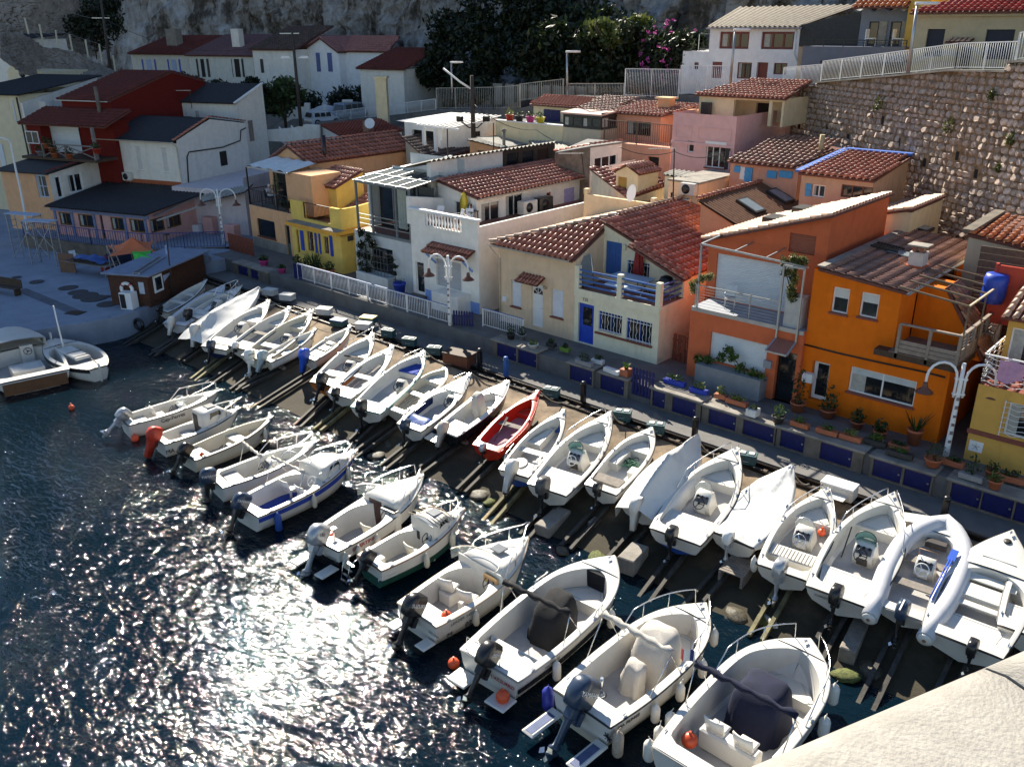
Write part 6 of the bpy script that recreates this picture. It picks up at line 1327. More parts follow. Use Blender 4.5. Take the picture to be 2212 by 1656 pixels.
  b=B();b.loft([[V((p.x,p.y,p.z)),V((p.x,-p.y,p.z))]for p in ring1],False);P('cockpit_floor',b,floor or FLOORG,r)
 def at(s,t,y,z):return V((s.L*t,y,z))
 def motor(s,col,size=1.0,tilt=25,y=0,name=None,leg=BLACK,txt=None,tcol=None,prop=STEEL,wrap=None):
  size*=.86;tilt=tilt+8;z=s.Hs*.92;m=MT((-.12,y,z))@MR(R(tilt),4,'Y')@Matrix.Scale(size,4)
  b=B();rings=[]
  for zz,lx,wy,ox in((.10,.46,.28,0),(.14,.54,.34,0),(.38,.58,.38,-.01),(.56,.55,.36,.02),(.66,.44,.28,.05),(.69,.24,.14,.06)):
   rings.append([V((ox-.2+lx/2*(1 if abs(c)<1e-9 else copysign(abs(c)**.55,c)),wy/2*(0 if abs(d)<1e-9 else copysign(abs(d)**.55,d)),zz))for c,d in((cos(a*pi/8),sin(a*pi/8))for a in range(16))])
  if wrap:
   rings=[[p*1.12+V((0,0,.02))+V((noise.noise(p*9),noise.noise(p*9+V((5,0,0))),0))*.05 for p in q]for q in rings];low=[V((p.x*.55-.12,p.y*.6,-.75))+V((noise.noise(p*12),noise.noise(p*11+V((3,1,0))),0))*.08 for p in rings[0]];mid=[p*.8+V((-.05,0,-.3))for p in rings[0]];rings=[low,mid]+rings
  mo=P(name or 'outboard_motor',xf(b.loft(rings,True,True,True),m),wrap or col,s.r)
  b=B();b.box(-.32,-.1,-.09,.09,-.12,.1,bv=.02).box(-.08,.06,-.13,.13,-.2,.05)
  b.loft([[V((cx+lx*c,wy*d,zz))for c,d in((cos(a*pi/5),sin(a*pi/5))for a in range(10))]for zz,lx,wy,cx in((-.1,.11,.075,-.2),(-.45,.09,.05,-.2),(-.62,.12,.045,-.2),(-.66,.17,.09,-.22),(-.69,.17,.09,-.22),(-.72,.1,.05,-.2),(-.98,.05,.012,-.2))])
  b.lathe([(.02,-.22),(.055,-.15),(.06,.08),(.03,.16)],10,MT((-.2,0,-.79))@MR(R(90),4,'Y'))
  if not wrap:b.tube([(.05,.06,.2),(.25,.1,.24),(.34,.12,.2)],.015,5)
  P('drive_leg',xf(b,m),leg,mo)
  if not wrap:
   b=B()
   for i in range(3):
    a=i*2.094;u=V((0,cos(a),sin(a)));v_=V((0,-sin(a),cos(a)));c=V((-.43,0,-.79));b.add([c+u*.03,c+u*.09+v_*.075+V((.03,0,0)),c+u*.15+v_*.02,c+u*.11-v_*.06-V((.03,0,0))],[(0,1,2,3)])
   P('propeller',xf(b,m),prop,mo)
  if txt:
   mt=m@Matrix(((1,0,0,-.2),(0,0,-1,-.196),(0,1,0,.42),(0,0,0,1)));text(txt,.14,tcol or WHITETXT,mo,mt,'cowl_lettering',.003)
  return mo
 def wheel(s,p,par,r=.19,tilt=50,m=None):
  b=B();b.tube([(r*cos(a*pi/8),r*sin(a*pi/8),0)for a in range(16)],.016,5,True)
  for i in range(3):a=i*2.094+.5;b.beam((0,0,-.01),(r*cos(a),r*sin(a),0),.025,.012)
  b.lathe([(.045,-.03),(.045,.012),(.02,.02)],8);xf(b,MT(p)@MR(R(-tilt),4,'Y'));return P('steering_wheel',b,m or BLACK,par)
 def console(s,t,y=0,wd=.62,ht=.72,screen='clear',ln=.55,m=None,wm=None):
  x=s.L*t;z=s.fl;m=m or GEL;b=B();w2=wd/2
  prof=[(-.02,0),(-.06,ht*.62),(.05,ht*.8),(.22,ht),(ln*.8,ht*.94),(ln,ht*.3),(ln+.05,0)]
  rings=[[V((x+px,y+w2*f*(1-.08*(pz/ht)),z+pz))for px,pz in prof]for f in(-1,-.92,.92,1)]
  rings=[[p if abs(f)<1 else V((p.x*.96+x*.04,p.y,z+(p.z-z)*.96))for p in q]for q,f in zip(rings,(-1,-.92,.92,1))]
  b.loft([list(reversed(q))for q in rings],True,True,True);c=P('console',b,m,s.r)
  P('dashboard',Prism([(x-.035,y-w2*.75,z+ht*.66),(x-.035,y+w2*.75,z+ht*.66),(x+.12,y+w2*.75,z+ht*.9),(x+.12,y-w2*.75,z+ht*.9)],(-.012,0,.012)),mat('dash_panel',(.1,.1,.11),.4,.2),c)
  s.wheel(V((x-.14,y+w2*.1,z+ht*.72)),c,m=wm);b=B()
  for k in(-.5,.05,.55):b.lathe([(.05,0),(.05,.012),(.04,.014)],10,MT((x+.09,y+w2*k,z+ht*.88))@MR(R(-35),4,'Y'))
  P('gauge',b,BLACK,c)
  if screen:
   n=10;rows=[]
   for k in range(n+1):
    a=pi*(k/n-.5);bx=x+.22+.28*cos(a);by=y+w2*1.02*sin(a);rows.append([V((bx,by,z+ht*.9)),V((bx-.07-.05*cos(a),by*.97+y*.03,z+ht+.33*(.55+.45*cos(a))))])
   P('windscreen',B().loft(rows,False),clearm()if screen=='clear' else GREENG,c);P('screen_rim',Tube([q[1]for q in rows],.014,5),STEEL if screen=='clear' else BLACK,c)
  P('locker_door',Box(x-.075,x-.055,y-w2*.5,y+w2*.5,z+.08,z+ht*.45),LEATHERL if screen=='green' else m,c);return c
 def thwart(s,t,z=None,ln=.26,m=None,name='thwart'):
  z=z or s.fl+.28;w_=max(.15,s.wi(t)-.015);x=s.L*t;return P(name,Box(x-ln/2,x+ln/2,-w_,w_,z,z+.045,bv=.012),m or s.linm,s.r)
 def bench(s,ta,tb,ht=.38,m=None,name='stern_bench',cushion=None,yr=(-1,1)):
  xa,xb=s.L*ta,s.L*tb;wa,wb=s.wi(ta)-.02,s.wi(tb)-.02;z=s.fl;b=B();q=[(xa,wa*yr[0]),(xb,wb*yr[0]),(xb,wb*yr[1]),(xa,wa*yr[1])]
  b.prism([(x,y,z+.18*max(0,ta-.6))for x,y in q],(0,0,ht));o=P(name,b,m or s.linm,s.r)
  if cushion:c=V((sum(x for x,y in q)/4,sum(y for x,y in q)/4));P('cushion',Prism([(c.x+(x-c.x)*.92,c.y+(y-c.y)*.92,z+ht+.003)for x,y in q],(0,0,.07)),cushion,o)
  b=B();c=V((sum(x for x,y in q)/4,sum(y for x,y in q)/4));l_=[V((c.x+(x-c.x)*.8,c.y+(y-c.y)*.8,z+ht+.004+.18*max(0,ta-.6)))for x,y in q];b.tube(l_,.006,4,True);P('hatch_seam',b,GREYRUB,o);return o
 def seat(s,t,y,z=None,rot=0,m=None,ped=.35):
  z=z or s.fl;m=m or VINYL;mx=MT((s.L*t,y,z))@MR(rot,4,'Z')
  b=Box(-.22,.22,-.23,.23,ped,ped+.09,bv=.03);bk=B();n=8
  bk.loft([[V((-.2+.06*abs(sin(a))**2-h_*.12,.25*sin(a),ped+.08+h_*.42))for h_ in(0,.5,1)]+[V((-.25+.06*abs(sin(a))**2-h_*.12,.25*sin(a),ped+.08+h_*.42))for h_ in(1,.5,0)]for a in[pi*(k/n-.5)for k in range(n+1)]],True,True,True)
  o=P('helm_seat',xf(b,mx),m,s.r);P('seat_back',xf(bk,mx),m,o)
  if ped:P('pedestal',xf(Tube([(0,0,0),(0,0,ped)],.05,8),mx),GEL,o)
  return o
 def bowrail(s,ta=.5,ht=.38,m=None,gap=.06,tip=True,over=.12,r=.016):
  n=12;b=B();posts=B()
  for sg in(1,-1):
   pts=[]
   for i in range(n+1):
    t=ta+(1.0-gap-ta)*i/n;hh=ht*min(1,i/3);pts.append(V((s.x(t,1),sg*max(.05,s.w(t)-.06),s.g(t)+.02+hh)))
   if not gap:pts.append(V((s.L+over,0,s.Hb+ht)))
   else:pts.append(V((s.x(1-gap,1)+.05,sg*max(.05,s.w(1-gap)-.06),s.Hb+.02)))
   b.tube(pts,r,6)
   for i in(5,9):posts.tube([pts[i],V((pts[i].x-.05,pts[i].y,s.g(ta+(1-gap-ta)*i/n)+.02))],r*.85,5)
  o=P('bow_rail',b,m or STEEL,s.r);P('stanchion',posts,m or STEEL,o);return o
 def cleats(s):
  b=B()
  for t in(.1,.55):
   for sg in(1,-1):p=V((s.x(t,1),sg*(s.w(t)-.06),s.g(t)+.03));b.beam(p+V((-.07,0,.02)),p+V((.07,0,.02)),.022).beam(p,p+V((0,0,.02)),.03)
  p=V((s.L*.95,0,s.Hb+.06));b.beam(p+V((-.08,0,.03)),p+V((.08,0,.03)),.03).beam(p+V((0,-.05,.03)),p+V((0,.05,.03)),.03).beam(p,p+V((0,0,.03)),.04);P('cleat',b,STEEL,s.r)
 def side_text(s,body,t,q=.82,size=.2,m=None,side=-1):
  dt=.02;a=.94+(q-.62)/.38*.06
  def pt(tt,qq):return V((s.x(tt,qq),side*s.w(tt)*(.94+(qq-.62)/.38*.06),s.k(tt)+(s.g(tt)-s.k(tt))*qq))
  X=(pt(t+dt,q)-pt(t-dt,q)).normalized()*(1 if side<0 else-1);Y=(pt(t,q+.1)-pt(t,q-.1)).normalized();Z=X.cross(Y).normalized();Y=Z.cross(X);p=pt(t,q)+Z*.02
  return text(body,size,m or DARKTXT,s.r,Matrix(((X.x,Y.x,Z.x,p.x),(X.y,Y.y,Z.y,p.y),(X.z,Y.z,Z.z,p.z),(0,0,0,1))),'hull_lettering')
 def stern_text(s,body,z=None,size=.14,m=None,y=0):return text(body,size,m or GREYTXT,s.r,Matrix(((0,0,-1,-.02),(-1,0,0,y),(0,1,0,z or s.Hs*.72),(0,0,0,1))),'name_lettering')
 def cover(s,m,peaks,hem=.12,name='boat_cover',sag=.1,seed=1,ext=.12):
  """tarpaulin over the whole boat: peaks = [(t, height above gunwale)]"""
  b=B();nt,nq=40,22;pk=[(-.3,-.1)]+peaks+[(1.3,0)]
  def f(u,v):
   t=-ext+u*(1.02+ext)*.985;tc=max(0,min(.985,t));q=v*2-1;w_=s.w(tc)+.05;g=s.g(tc);ph=interp(pk,t);aq=abs(q)
   over=max(0,(aq-.8)/.2);y=copysign(w_*min(1,aq/.8)*(1+.06*over),q);k=1-min(1,aq/.8)
   z=g+.03+ph*(k**1.25)-sag*sin(pi*min(1,aq/.8))*ph*.9-over*(hem+.06*sin(t*31+q))
   nz=noise.noise(V((t*3+seed,q*2.2,seed)))*.07+noise.noise(V((t*9+seed,q*5,2)))*.03+.035*sin(t*26+6*aq+seed)*(aq**2)+.05*abs(noise.noise(V((t*14+q*3,seed,q*1.5))))
   x=s.L*t;
   if t<0:z-=-t*2.2*s.Hs*1.0
   return V((x,y+nz*.4*over,z+nz*(.4+.6*k)))
  b.grid(f,nt,nq);return P(name,b,m,s.r)
 def softbox(s,ta,tb,wd,ht,m,name='console_cover',z=None,top=.55,seed=0,lean=0.12):
  x0,x1=s.L*ta,s.L*tb;z=z or s.fl;b=B();rings=[];n=28
  for k,(h_,f,tw)in enumerate(((0,1.08,1.06),(.2,1.03,1.02),(.5,.98,.97),(.8,.88,.9),(.95,.72,.8),(1.0,.5,.62),(1.0,.02,.02))):
   g_=[]
   for i in range(n):
    a=2*pi*i/n;c,d=cos(a),sin(a);px=copysign(abs(c)**.5,c)*(x1-x0)/2*f;py=copysign(abs(d)**.5,d)*wd/2*tw
    hh=ht*h_*(1-(1-top)*max(0,-px/(x1-x0)+.1)*(h_>.3));nz=noise.noise(V((px*3+seed,py*3,h_*3)))*.07+.03*sin(a*9+h_*4)*(1-h_)
    g_.append(V(((x0+x1)/2+px+lean*h_+nz*c,py+nz*d,z+hh+nz*.4)))
   rings.append(g_)
  return P(name,b.loft(rings,True,False,True),m,s.r)
 def bimini(s,t,ht,m,ta=None,rad=.068,wd=None,name='rolled_bimini'):
  w_=(wd or s.B*.98)/2;x=s.L*t;z=s.g(t)+ht;b=B();n=14
  b.tube([(x+.02*sin(i*1.7),-w_+2*w_*i/n,z+.03*sin(i*2.3))for i in range(n+1)],[rad*(.8+.25*sin(i*1.9))for i in range(n+1)],9);o=P(name,b,m,s.r);fb=B()
  for sg in(1,-1):fb.tube([(x,sg*w_,z),(s.L*(ta or t-.02),sg*(s.w(t)-.05),s.g(t)+.02)],.015,5).tube([(x,sg*w_*.9,z),(x+.55,sg*(s.w(t)-.05),s.g(t)+.02)],.013,5)
  P('bimini_strut',fb,STEEL,o);return o
 def world(s,p):return s.mw@V(p)
 def fender(s,t,which,side=-1,m=None,r=.1,ln=.5,drop=.1,what='white'):
  p=s.world((s.x(t,1),side*(s.w(t)+r+.02),s.g(t)-drop));b=Lathe([(.02,.06),(.04,0),(r*.75,-.05),(r,-.12),(r,-ln+.1),(r*.75,-ln+.03),(.03,-ln)],12);b.tube([(0,0,.05),(0,.05,drop+.06)],.01,4)
  return solid('fender','%s fender hanging %s'%(what,which),'fender',b,m or GELI,p,random.random()*6,'fenders along the boats')
SLIPB,FLOATB='boats drawn up on the slip','boats moored on the water'
def sb(name,label,st,bw,ratio=.36,Hs=.72,Hb=.98,lift=.28,**k):
 S,Bw=GS(*st,Hs+lift),GS(*bw,Hb+lift);return Boat(name,label,S,Bw,(Bw-S).length*ratio,Hs,Hb,**k)
def fb(name,label,st,bw,ratio=.36,fs=.62,fbw=.95,dr=.3,**k):
 S,Bw=GZ(*st,fs),GZ(*bw,fbw);return Boat(name,label,S,Bw,(Bw-S).length*ratio,fs+dr,fbw+dr,group=FLOATB,fl=k.pop('fl',dr+.12),bsplit=k.pop('bsplit',.45),**k)
# slip row, from the far left
o=sb('rowing_boat','narrow white rowing boat with dark registration letters beside the brown hut',(350,672),(448,603),.27,.55,.85,t1=.9,gw=.07,t0=.05,stern=.7);o.thwart(.32);o.thwart(.58);o.motor(COWLK,.75,20);o.side_text('MA744036',.34,.72,.27)
S_,B_=GS(*qb(1440,1140),.95),GS(*qb(1860,812),1.1);o=Boat('inflatable_boat','white inflatable boat with shrouded motor second from the hut',S_,B_,1.5,.62,.8,t1=.8,gw=.28,rub=GREYRUB,hull=RUBBER,deck=RUBBER,pw=2.6);o.motor(COWLW,.8,25,wrap=TARPW);o.thwart(.4)
o=sb('console_boat','white open boat with chrome bow arch and black motor, third from the hut',qb(1585,1075),qb(2010,815),.3,.7,.95,t1=.72);o.motor(COWLK,.95,15);o.console(.42,0,.5,.6,None);o.bowrail(.55,.45);o.bench(.1,.25)
o=sb('covered_boat','boat under a pale grey cover with shrouded motor in the shade',qb(1640,1215),qb(2145,838),.31,.7,.95);o.cover(TARPW,[(0,.3),(.25,.62),(.45,.55),(.8,.2),(.95,.08)],.22,seed=3);o.motor(COWLW,.95,20,wrap=TARPW)
o=sb('open_boat','long white open boat with navy side stripe at the edge of the shade',qb(1765,1335),q2(250,1155),.28,.68,.95,t1=.82,bottom=NAVYH,bsplit=.5);o.motor(COWLN,.9,25);o.console(.45,.1,.45,.5,None);o.bench(.1,.22);o.bench(.62,.78,.3);o.side_text('SESSA',.14,.8,.16)
o=sb('open_boat','white open boat with a single dark thwart next to the cream wheel boat',q2(-20,1555),q2(425,1212),.29,.68,.98,t1=.86,gw=.1);o.thwart(.42,m=WOODP);o.bench(.66,.84,.28);o.bench(.08,.2,.3);o.motor(COWLW,.7,30)
o=sb('wheel_boat','cream open boat with black steering wheel, slatted seats and old white outboard',q2(110,1640),q2(610,1235),.3,.7,.98,hull=GELI,deck=GELI,liner=GELI,t1=.86,gw=.09);o.motor(COWLW,1.05,12,leg=COWLW,txt='Johnson',tcol=DARKTXT);o.thwart(.12,m=GELI,ln=.5);o.thwart(.3,m=GEL,ln=.35);o.console(.48,-.05,.5,.42,None,.35);o.bench(.7,.84,.3,GELI);o.bowrail(.55,.22,over=.05);o.side_text('Dumbledore',.52,.78,.16,GREYTXT)
o=sb('open_boat','white open boat carrying two blue boxes, motor wrapped in pale blue plastic',q2(210,1652),q2(640,1395),.29,.66,.92,t1=.88,gw=.08);o.motor(COWLW,.85,25,wrap=mat('pale_blue_plastic',(.42,.52,.55),.3,.3,6));o.thwart(.3);o.side_text('MA 593',.86,.82,.14)
for i,(t,nm)in enumerate(((.36,'near the stern'),(.7,'near the bow'))):p=o.world((o.L*t,.1,o.fl));solid('fishing_crate','light blue crate %s of the open boat with wrapped motor'%nm,'crate',Box(-.2,.2,-.28,.28,.02,.26,bv=.02).box(-.17,.17,-.25,.25,.262,.28),mat('blue_crate',(.14,.28,.42),.6,.3,6),p,o.r.matrix_world.to_euler().z,'crates in the boats')
o=sb('runabout','white runabout with black dash and bright blue bag over its motor',q2(560,1640),q2(925,1372),.3,.7,.96,t1=.85,gw=.13);o.motor(COWLW,.9,15,wrap=mat('bright_blue_bag',(.02,.1,.6),.35,.15,6));o.console(.42,0,.6,.5,None,.5);o.bench(.68,.83,.3);o.bench(.12,.28);P('name_board',Box(o.L*.3,o.L*.46,-.3,.3,o.fl+.3,o.fl+.42),BLACK,o.r)
b_=o.world((-.35,0,-.3));
o=sb('wheel_boat','boat with varnished orange-brown hull, black wheel and black motor',q7(765,1205),q7(1235,730),.3,.7,.98,hull=BROWNH,rub=RUB,t1=.86,gw=.12);o.motor(COWLK,1.1,38,txt='40');o.console(.42,-.1,.5,.46,None,.4);o.thwart(.25,ln=.45);o.bench(.64,.84,.25);o.bench(.07,.16,.3);o.bowrail(.6,.3,gap=0);o.thwart(.6,ln=.08,m=WOODD)
o=sb('rowing_boat','white rowing boat with an oar laid across its thwart and small dark motor',q7(905,1305),q7(1415,845),.29,.66,.92,t1=.82,gw=.2,t0=.16,rub=GREYRUB);o.motor(COWLK,.8,20);o.thwart(.42,ln=.3)
a,c=o.world((o.L*.22,.15,o.fl+.1)),o.world((o.L*.66,-.25,o.fl+.4));t_=solid('oar','pale wooden oar lying in the white rowing boat','oar',Tube([V(),(c-a)*.72],.025,6).beam((c-a)*.7,c-a,.13,.02),WOODP,a)
o=sb('teal_trimmed_boat','white boat with teal rub rail, off-centre console and blue bow mat',q7(1150,1440),q7(1700,895),.33,.74,.98,rub=TEALR,t1=.9,gw=.09,pw=2.6);o.motor(COWLK,1.05,10);o.console(.46,-.28,.5,.58,None,.4);o.bench(.7,.88,.26,cushion=BLUEF);o.bench(.08,.17,.34,mat('pale_blue_bench',(.42,.56,.66),.5,.05));o.bowrail(.72,.2,over=.0,gap=.03)
o=sb('dinghy','cream ribbed dinghy with one plank seat and no motor',q7(1410,1445),q7(1900,1055),.3,.6,.8,hull=GELI,deck=GELI,liner=GELI,rub=GELI,t1=.97,gw=.08,pw=4.2,floor=GELI);o.thwart(.42,m=GELI);o.bench(.74,.92,.26,GEL)
b=B()
for i in range(7):y=(-.5+i/6)*o.wi(.3)*1.5;b.box(o.L*.12,o.L*.7,y-.02,y+.02,o.fl+.002,o.fl+.035)
P('floor_rib',b,GELI,o.r)
o=sb('cuddy_boat','white sports boat with navy padded sides, blue sheet over the stern and black wheel',q7(1550,1600),q7(2130,1100),.32,.74,.98,t1=.66,gw=.15);o.motor(COWLN,.85,15,txt='25');o.console(.56,-.25,.55,.55,'clear',.4);o.bowrail(.75,.18);P('side_pad',Box(o.L*.25,o.L*.6,o.wi(.4)-.07,o.wi(.4)-.02,o.fl+.2,o.g(.4)-.03),NAVYH,o.r)
o.softbox(.03,.2,o.B*.8,.5,TARPB,'stern_cover',seed=4);p=o.world((o.L*.36,-.2,o.fl+.03));solid('seat_cushion','white square cushion on the floor of the navy sided boat','cushion',Box(-.2,.2,-.2,.2,0,.08,bv=.03),VINYL,p,.6)
o=sb('wrapped_console_boat','dark hulled boat whose console is wrapped upright in beige tarpaulin',q7(1890,1640),(1100,822),.32,.76,1.0,hull=BLACKH,rub=GEL,t1=.74,gw=.16,pw=2.6,floor=LINER);o.softbox(.42,.56,.42,1.15,TARPG,'wrapped_console',top=.9,seed=2);o.bench(.09,.24);o.bench(.6,.72,.3);o.motor(COWLW,.8,25,wrap=TARPG);P('stern_step',Box(-.45,-.03,.25,.9,o.Hs*.5,o.Hs*.56),GEL,o.r)
o=sb('red_boat','bright red open boat with one plank seat and small grey outboard',(1049,968),(1165,843),.27,.66,.95,hull=REDH,deck=REDH,rub=REDH,liner=REDH,floor=mat('faded_red_floor',(.33,.22,.24),.7,.15,3),t1=.84,gw=.14,pw=1.8);o.motor(SILVER,.62,8);o.thwart(.45,m=WOODP);o.bench(.68,.8,.22,REDH)
a,c=o.world((o.L*.2,.2,o.fl+.1)),o.world((o.L*.5,.3,o.fl+.5));solid('oar','thin dark oar inside the red boat','oar',Tube([V(),(c-a)*.75],.018,5).beam((c-a)*.72,c-a,.1,.015),DARKF,a)
c3=crop(1700,1450,1000)
o=sb('blue_bottom_boat','white open boat with blue bottom, round seat lid and shrouded motor',c3(495,715),c3(925,185),.27,.7,.98,bottom=BLUEH,bsplit=.55,t1=.86,gw=.1);o.motor(COWLW,.95,30,wrap=TARPW);o.thwart(.38,ln=.28);o.bench(.5,.78,.3,yr=(.1,1));o.bench(.08,.2);P('round_lid',Lathe([(.3,o.fl+.385),(.3,o.fl+.42),(.27,o.fl+.43)],20,MT((o.L*.16,.1,0))),GEL,o.r);o.side_text('MA 802719',.1,.8,.17);o.bowrail(.08,.25,gap=.7,m=STEEL)
o=sb('console_boat','white centre console boat with curved clear screen, white wheel and grey-black motor',c3(770,850),c3(1310,200),.33,.78,1.08,t1=.84,gw=.14);o.motor(mat('charcoal_cowl',(.06,.06,.065),.4,.2),1.15,8);o.console(.4,0,.62,.72,'green',wm=WHITE);o.bench(.1,.27);o.bench(.64,.82,.34);o.bowrail(.46,.32);o.side_text('JEANNEAU',.2,.78,.14,GREYTXT)
o=sb('open_boat','white open boat holding a heap of green fishing net',c3(1215,850),c3(1650,335),.34,.7,.95,rub=RUB,t1=.88,gw=.12,pw=2.8,floor=LINER);o.motor(COWLK,.75,10,txt='8');o.bench(.68,.84,.34);o.bench(.42,.66,.34,yr=(.45,1));o.bench(.36,.46,.34,yr=(-1,-.45));o.bench(.1,.22,.36,cushion=WOODP)
p=o.world((o.L*.52,-.05,o.fl+.02));b=B();rg=random.Random(4)
for i in range(26):c_=V((rg.gauss(0,.13),rg.gauss(0,.16),.05+.16*rg.random()));rr=rg.uniform(.08,.2);tl=rg.uniform(-.5,.5);b.tube([c_+V((rr*cos(a_*.6),rr*sin(a_*.6),tl*rr*sin(a_*.6+i)))for a_ in range(11)],.014,4,True)
solid('fishing_net','heap of green fishing net in the bow of a white open boat','fishing net',b,mat('green_net',(.02,.12,.07),.7,.3,8),p)
o=sb('covered_boat','boat shrouded in a tall white tarpaulin peaked in the middle, between two open boats',c3(1540,1010),c3(2030,430),.36,.75,1.0);o.cover(TARPW,[(-.1,.35),(.1,.6),(.5,.95),(.62,.65),(.8,.5),(.97,.25)],.5,seed=6,ext=.06);o.motor(COWLW,.9,10,wrap=TARPW)
o=sb('console_boat','white centre console boat with black wheel and letters MAB19032 near its bow',(1457,1158),(1594,965),.36,.82,1.1,t1=.84,gw=.15,bottom=BLUEH,bsplit=.3);o.motor(COWLK,.95,5);o.console(.4,0,.6,.74,'clear',wm=BLACK);o.bench(.1,.27);o.bench(.66,.82,.36);o.bowrail(.42,.36);o.side_text('MAB19032',.74,.8,.2)
c4=crop(2600,1650,1240)
o=sb('covered_boat','boat under a tight white cover sagging into its cockpit, grey and white motor behind',c4(255,660),c4(660,175),.36,.78,1.02,rub=RUB);o.cover(TARPW,[(.06,.08),(.2,-.05),(.5,-.1),(.75,.05),(.9,.14),(.98,.06)],.16,seed=9,ext=.0,sag=.02);o.motor(COWLW,.85,5,leg=SILVER,txt='15',tcol=DARKTXT)
o=sb('console_boat','white boat with slatted stern bench and silver tilted motor, fenders on its stern',c4(590,880),c4(900,315),.37,.78,1.02,t1=.86,gw=.14);o.motor(SILVER,1.1,8,leg=SILVER,txt='HONDA',tcol=DARKTXT);o.console(.42,0,.6,.66,'clear',wm=STEEL);b_=o.bench(.17,.3,.36);o.bench(.66,.84,.34);o.bowrail(.5,.26)
b=B()
for i in range(12):y=-o.wi(.2)*.9+i*o.wi(.2)*1.8/12;b.box(o.L*.18,o.L*.29,y+.01,y+o.wi(.2)*.12,o.fl+.37,o.fl+.41)
P('bench_slat',b,GEL,o.r)
for k in range(3):o.fender(.03+.005*k,('first','second','third')[k]+' of the three on the stern corner of the silver motored boat',1,GEL,.09,.45,-.1+.06*k)
BSIL=o
p=o.world((o.L*.62,-.35,o.fl+.18));solid('marker_buoy','orange buoy beside the console of the silver motored boat','buoy',B().sphere((0,0,0),.13,12,8).tube([(0,0,.12),(0,0,.19)],.03,6),ORB,p,0,'orange buoys in the boats')
o=sb('console_boat','white centre console boat with green tinted screen and black motor near the right',c4(965,1045),c4(1345,345),.37,.82,1.08,t1=.87,gw=.15);o.motor(COWLK,1.0,5,txt='30');o.console(.42,0,.62,.74,'green',wm=BLACK);o.bench(.08,.25);o.bench(.68,.85,.36);o.bowrail(.5,.34);o.stern_text('CHRISTIE III',size=.12,y=.35)
a,c=o.world((o.L*.42,.62,o.fl+.06)),o.world((o.L*.62,.68,o.fl+.5));solid('boat_hook','black and white boat hook leaning inside the green screened boat','boat hook',Tube([V(),c-a],.02,6),COWLK,a)
# rigid inflatable
S_,B_=GS(*c4(1400,1160),1.0),GS(*c4(1690,545),1.15);o=Boat('inflatable_boat','white rigid inflatable with fat tubes, small wheel console and two plank seats',S_,B_,1.2,.55,.8,t1=.86,gw=.1,rub=GREYRUB,stern=.8,pw=3.6,fl=.3)
tp=[]
for sg in(1,-1):
 pts=[V((-.55 if i==0 else o.x(t,1),sg*(o.w(t)+.06),o.g(t)-.05))for i,t in enumerate([0]+[j/20 for j in range(1,20)])];tp.append(pts)
allp=tp[0]+[V((o.L+.02,0,o.Hb-.04))]+list(reversed(tp[1]));n_=len(allp)
P('tube',Tube(allp,[.27 if 1<i<n_-2 else .23 for i in range(n_)],14),RUBBER,o.r)
for sg in(1,-1):e_=P('tube_end',Lathe([(.2,0),(.18,.06),(.06,.075),(.02,.08)],14,MT((-.55,sg*(o.w(0)+.06),o.Hs-.05))@MR(R(-90),4,'Y')),GEL,o.r);P('end_cone',Lathe([(.05,.08),(.05,.1),(.02,.11)],8,MT((-.55,sg*(o.w(0)+.06),o.Hs-.05))@MR(R(-90),4,'Y')),mat('rusty_cap',(.25,.12,.06),.7,.2),e_)
b=B()
for sg in(1,-1):b.tube([V((o.x(.2+.6*i/30,1),sg*(o.w(.2+.6*i/30)+.3),o.g(.2+.6*i/30)-.03+.035*sin(i*1.9)))for i in range(31)],.022,5)
P('grab_rope',b,GREYRUB,o.r)
o.console(.46,0,.55,.62,None,.4,wm=WHITE);P('console_rail',Tube([(o.L*.52,-.25,o.fl+.3),(o.L*.53,-.25,o.fl+.85),(o.L*.53,.25,o.fl+.85),(o.L*.52,.25,o.fl+.3)],.018,6),mat('rusty_tube',(.3,.17,.09),.5,.2),o.r)
for t,w_ in((.3,1.5),(.56,1.5)):P('plank_seat',Box(o.L*t-.14,o.L*t+.14,-w_/2,w_/2,o.Hs-.02,o.Hs+.03),WOODP,o.r)
P('bow_locker',Box(o.L*.74,o.L*.8,-.3,.3,o.fl+.2,o.fl+.42,bv=.03),LEATHERL,o.r);o.motor(COWLN,1.0,12,txt='40');P('cowl_band',Box(-.5,-.06,-.02,.02,o.Hs+.6,o.Hs+.61),WHITE,o.r);o.side_text('MAB24080',.4,.95,.16)
o=sb('open_boat','large white open boat with long foredeck, blue oars and a small black motor, farthest right',c4(1790,1350),c4(2135,600),.41,.8,1.05,t1=.62,gw=.12,pw=2.1);o.motor(COWLK,.8,0,y=-.3,txt='15');o.thwart(.56,ln=.3,z=o.Hs-.1);o.thwart(.33,ln=.2,z=o.Hs-.12);o.bench(.38,.5,.4,cushion=GEL,yr=(-.6,.6));o.bench(.09,.24,.34);P('deck_triangle',Prism([(o.L*.7,.45,o.g(.7)+.07),(o.L*.7,-.45,o.g(.7)+.07),(o.L*.84,0,o.g(.84)+.075)],(0,0,.015)),LINER,o.r);P('deck_hatch',Lathe([(.11,0),(.11,.02),(.02,.022)],14,MT((o.L*.88,0,o.g(.88)+.055))),DARKF,o.r)
a,c=o.world((o.L*.22,o.B*.46,o.Hs+.08)),o.world((o.L*.66,o.B*.46,o.g(.66)+.1));d_=c-a
for k,nm in((0,'inner'),(.07,'outer')):solid('oar','%s of the two blue oars lying on the side of the farthest right boat'%nm,'oar',Tube([V(),d_*.8],.022,6).beam(d_*.78,d_,.14,.02),mat('blue_oar',(.03,.1,.5),.4,.1),a+V((-k,0,.01)),0,'blue oars')
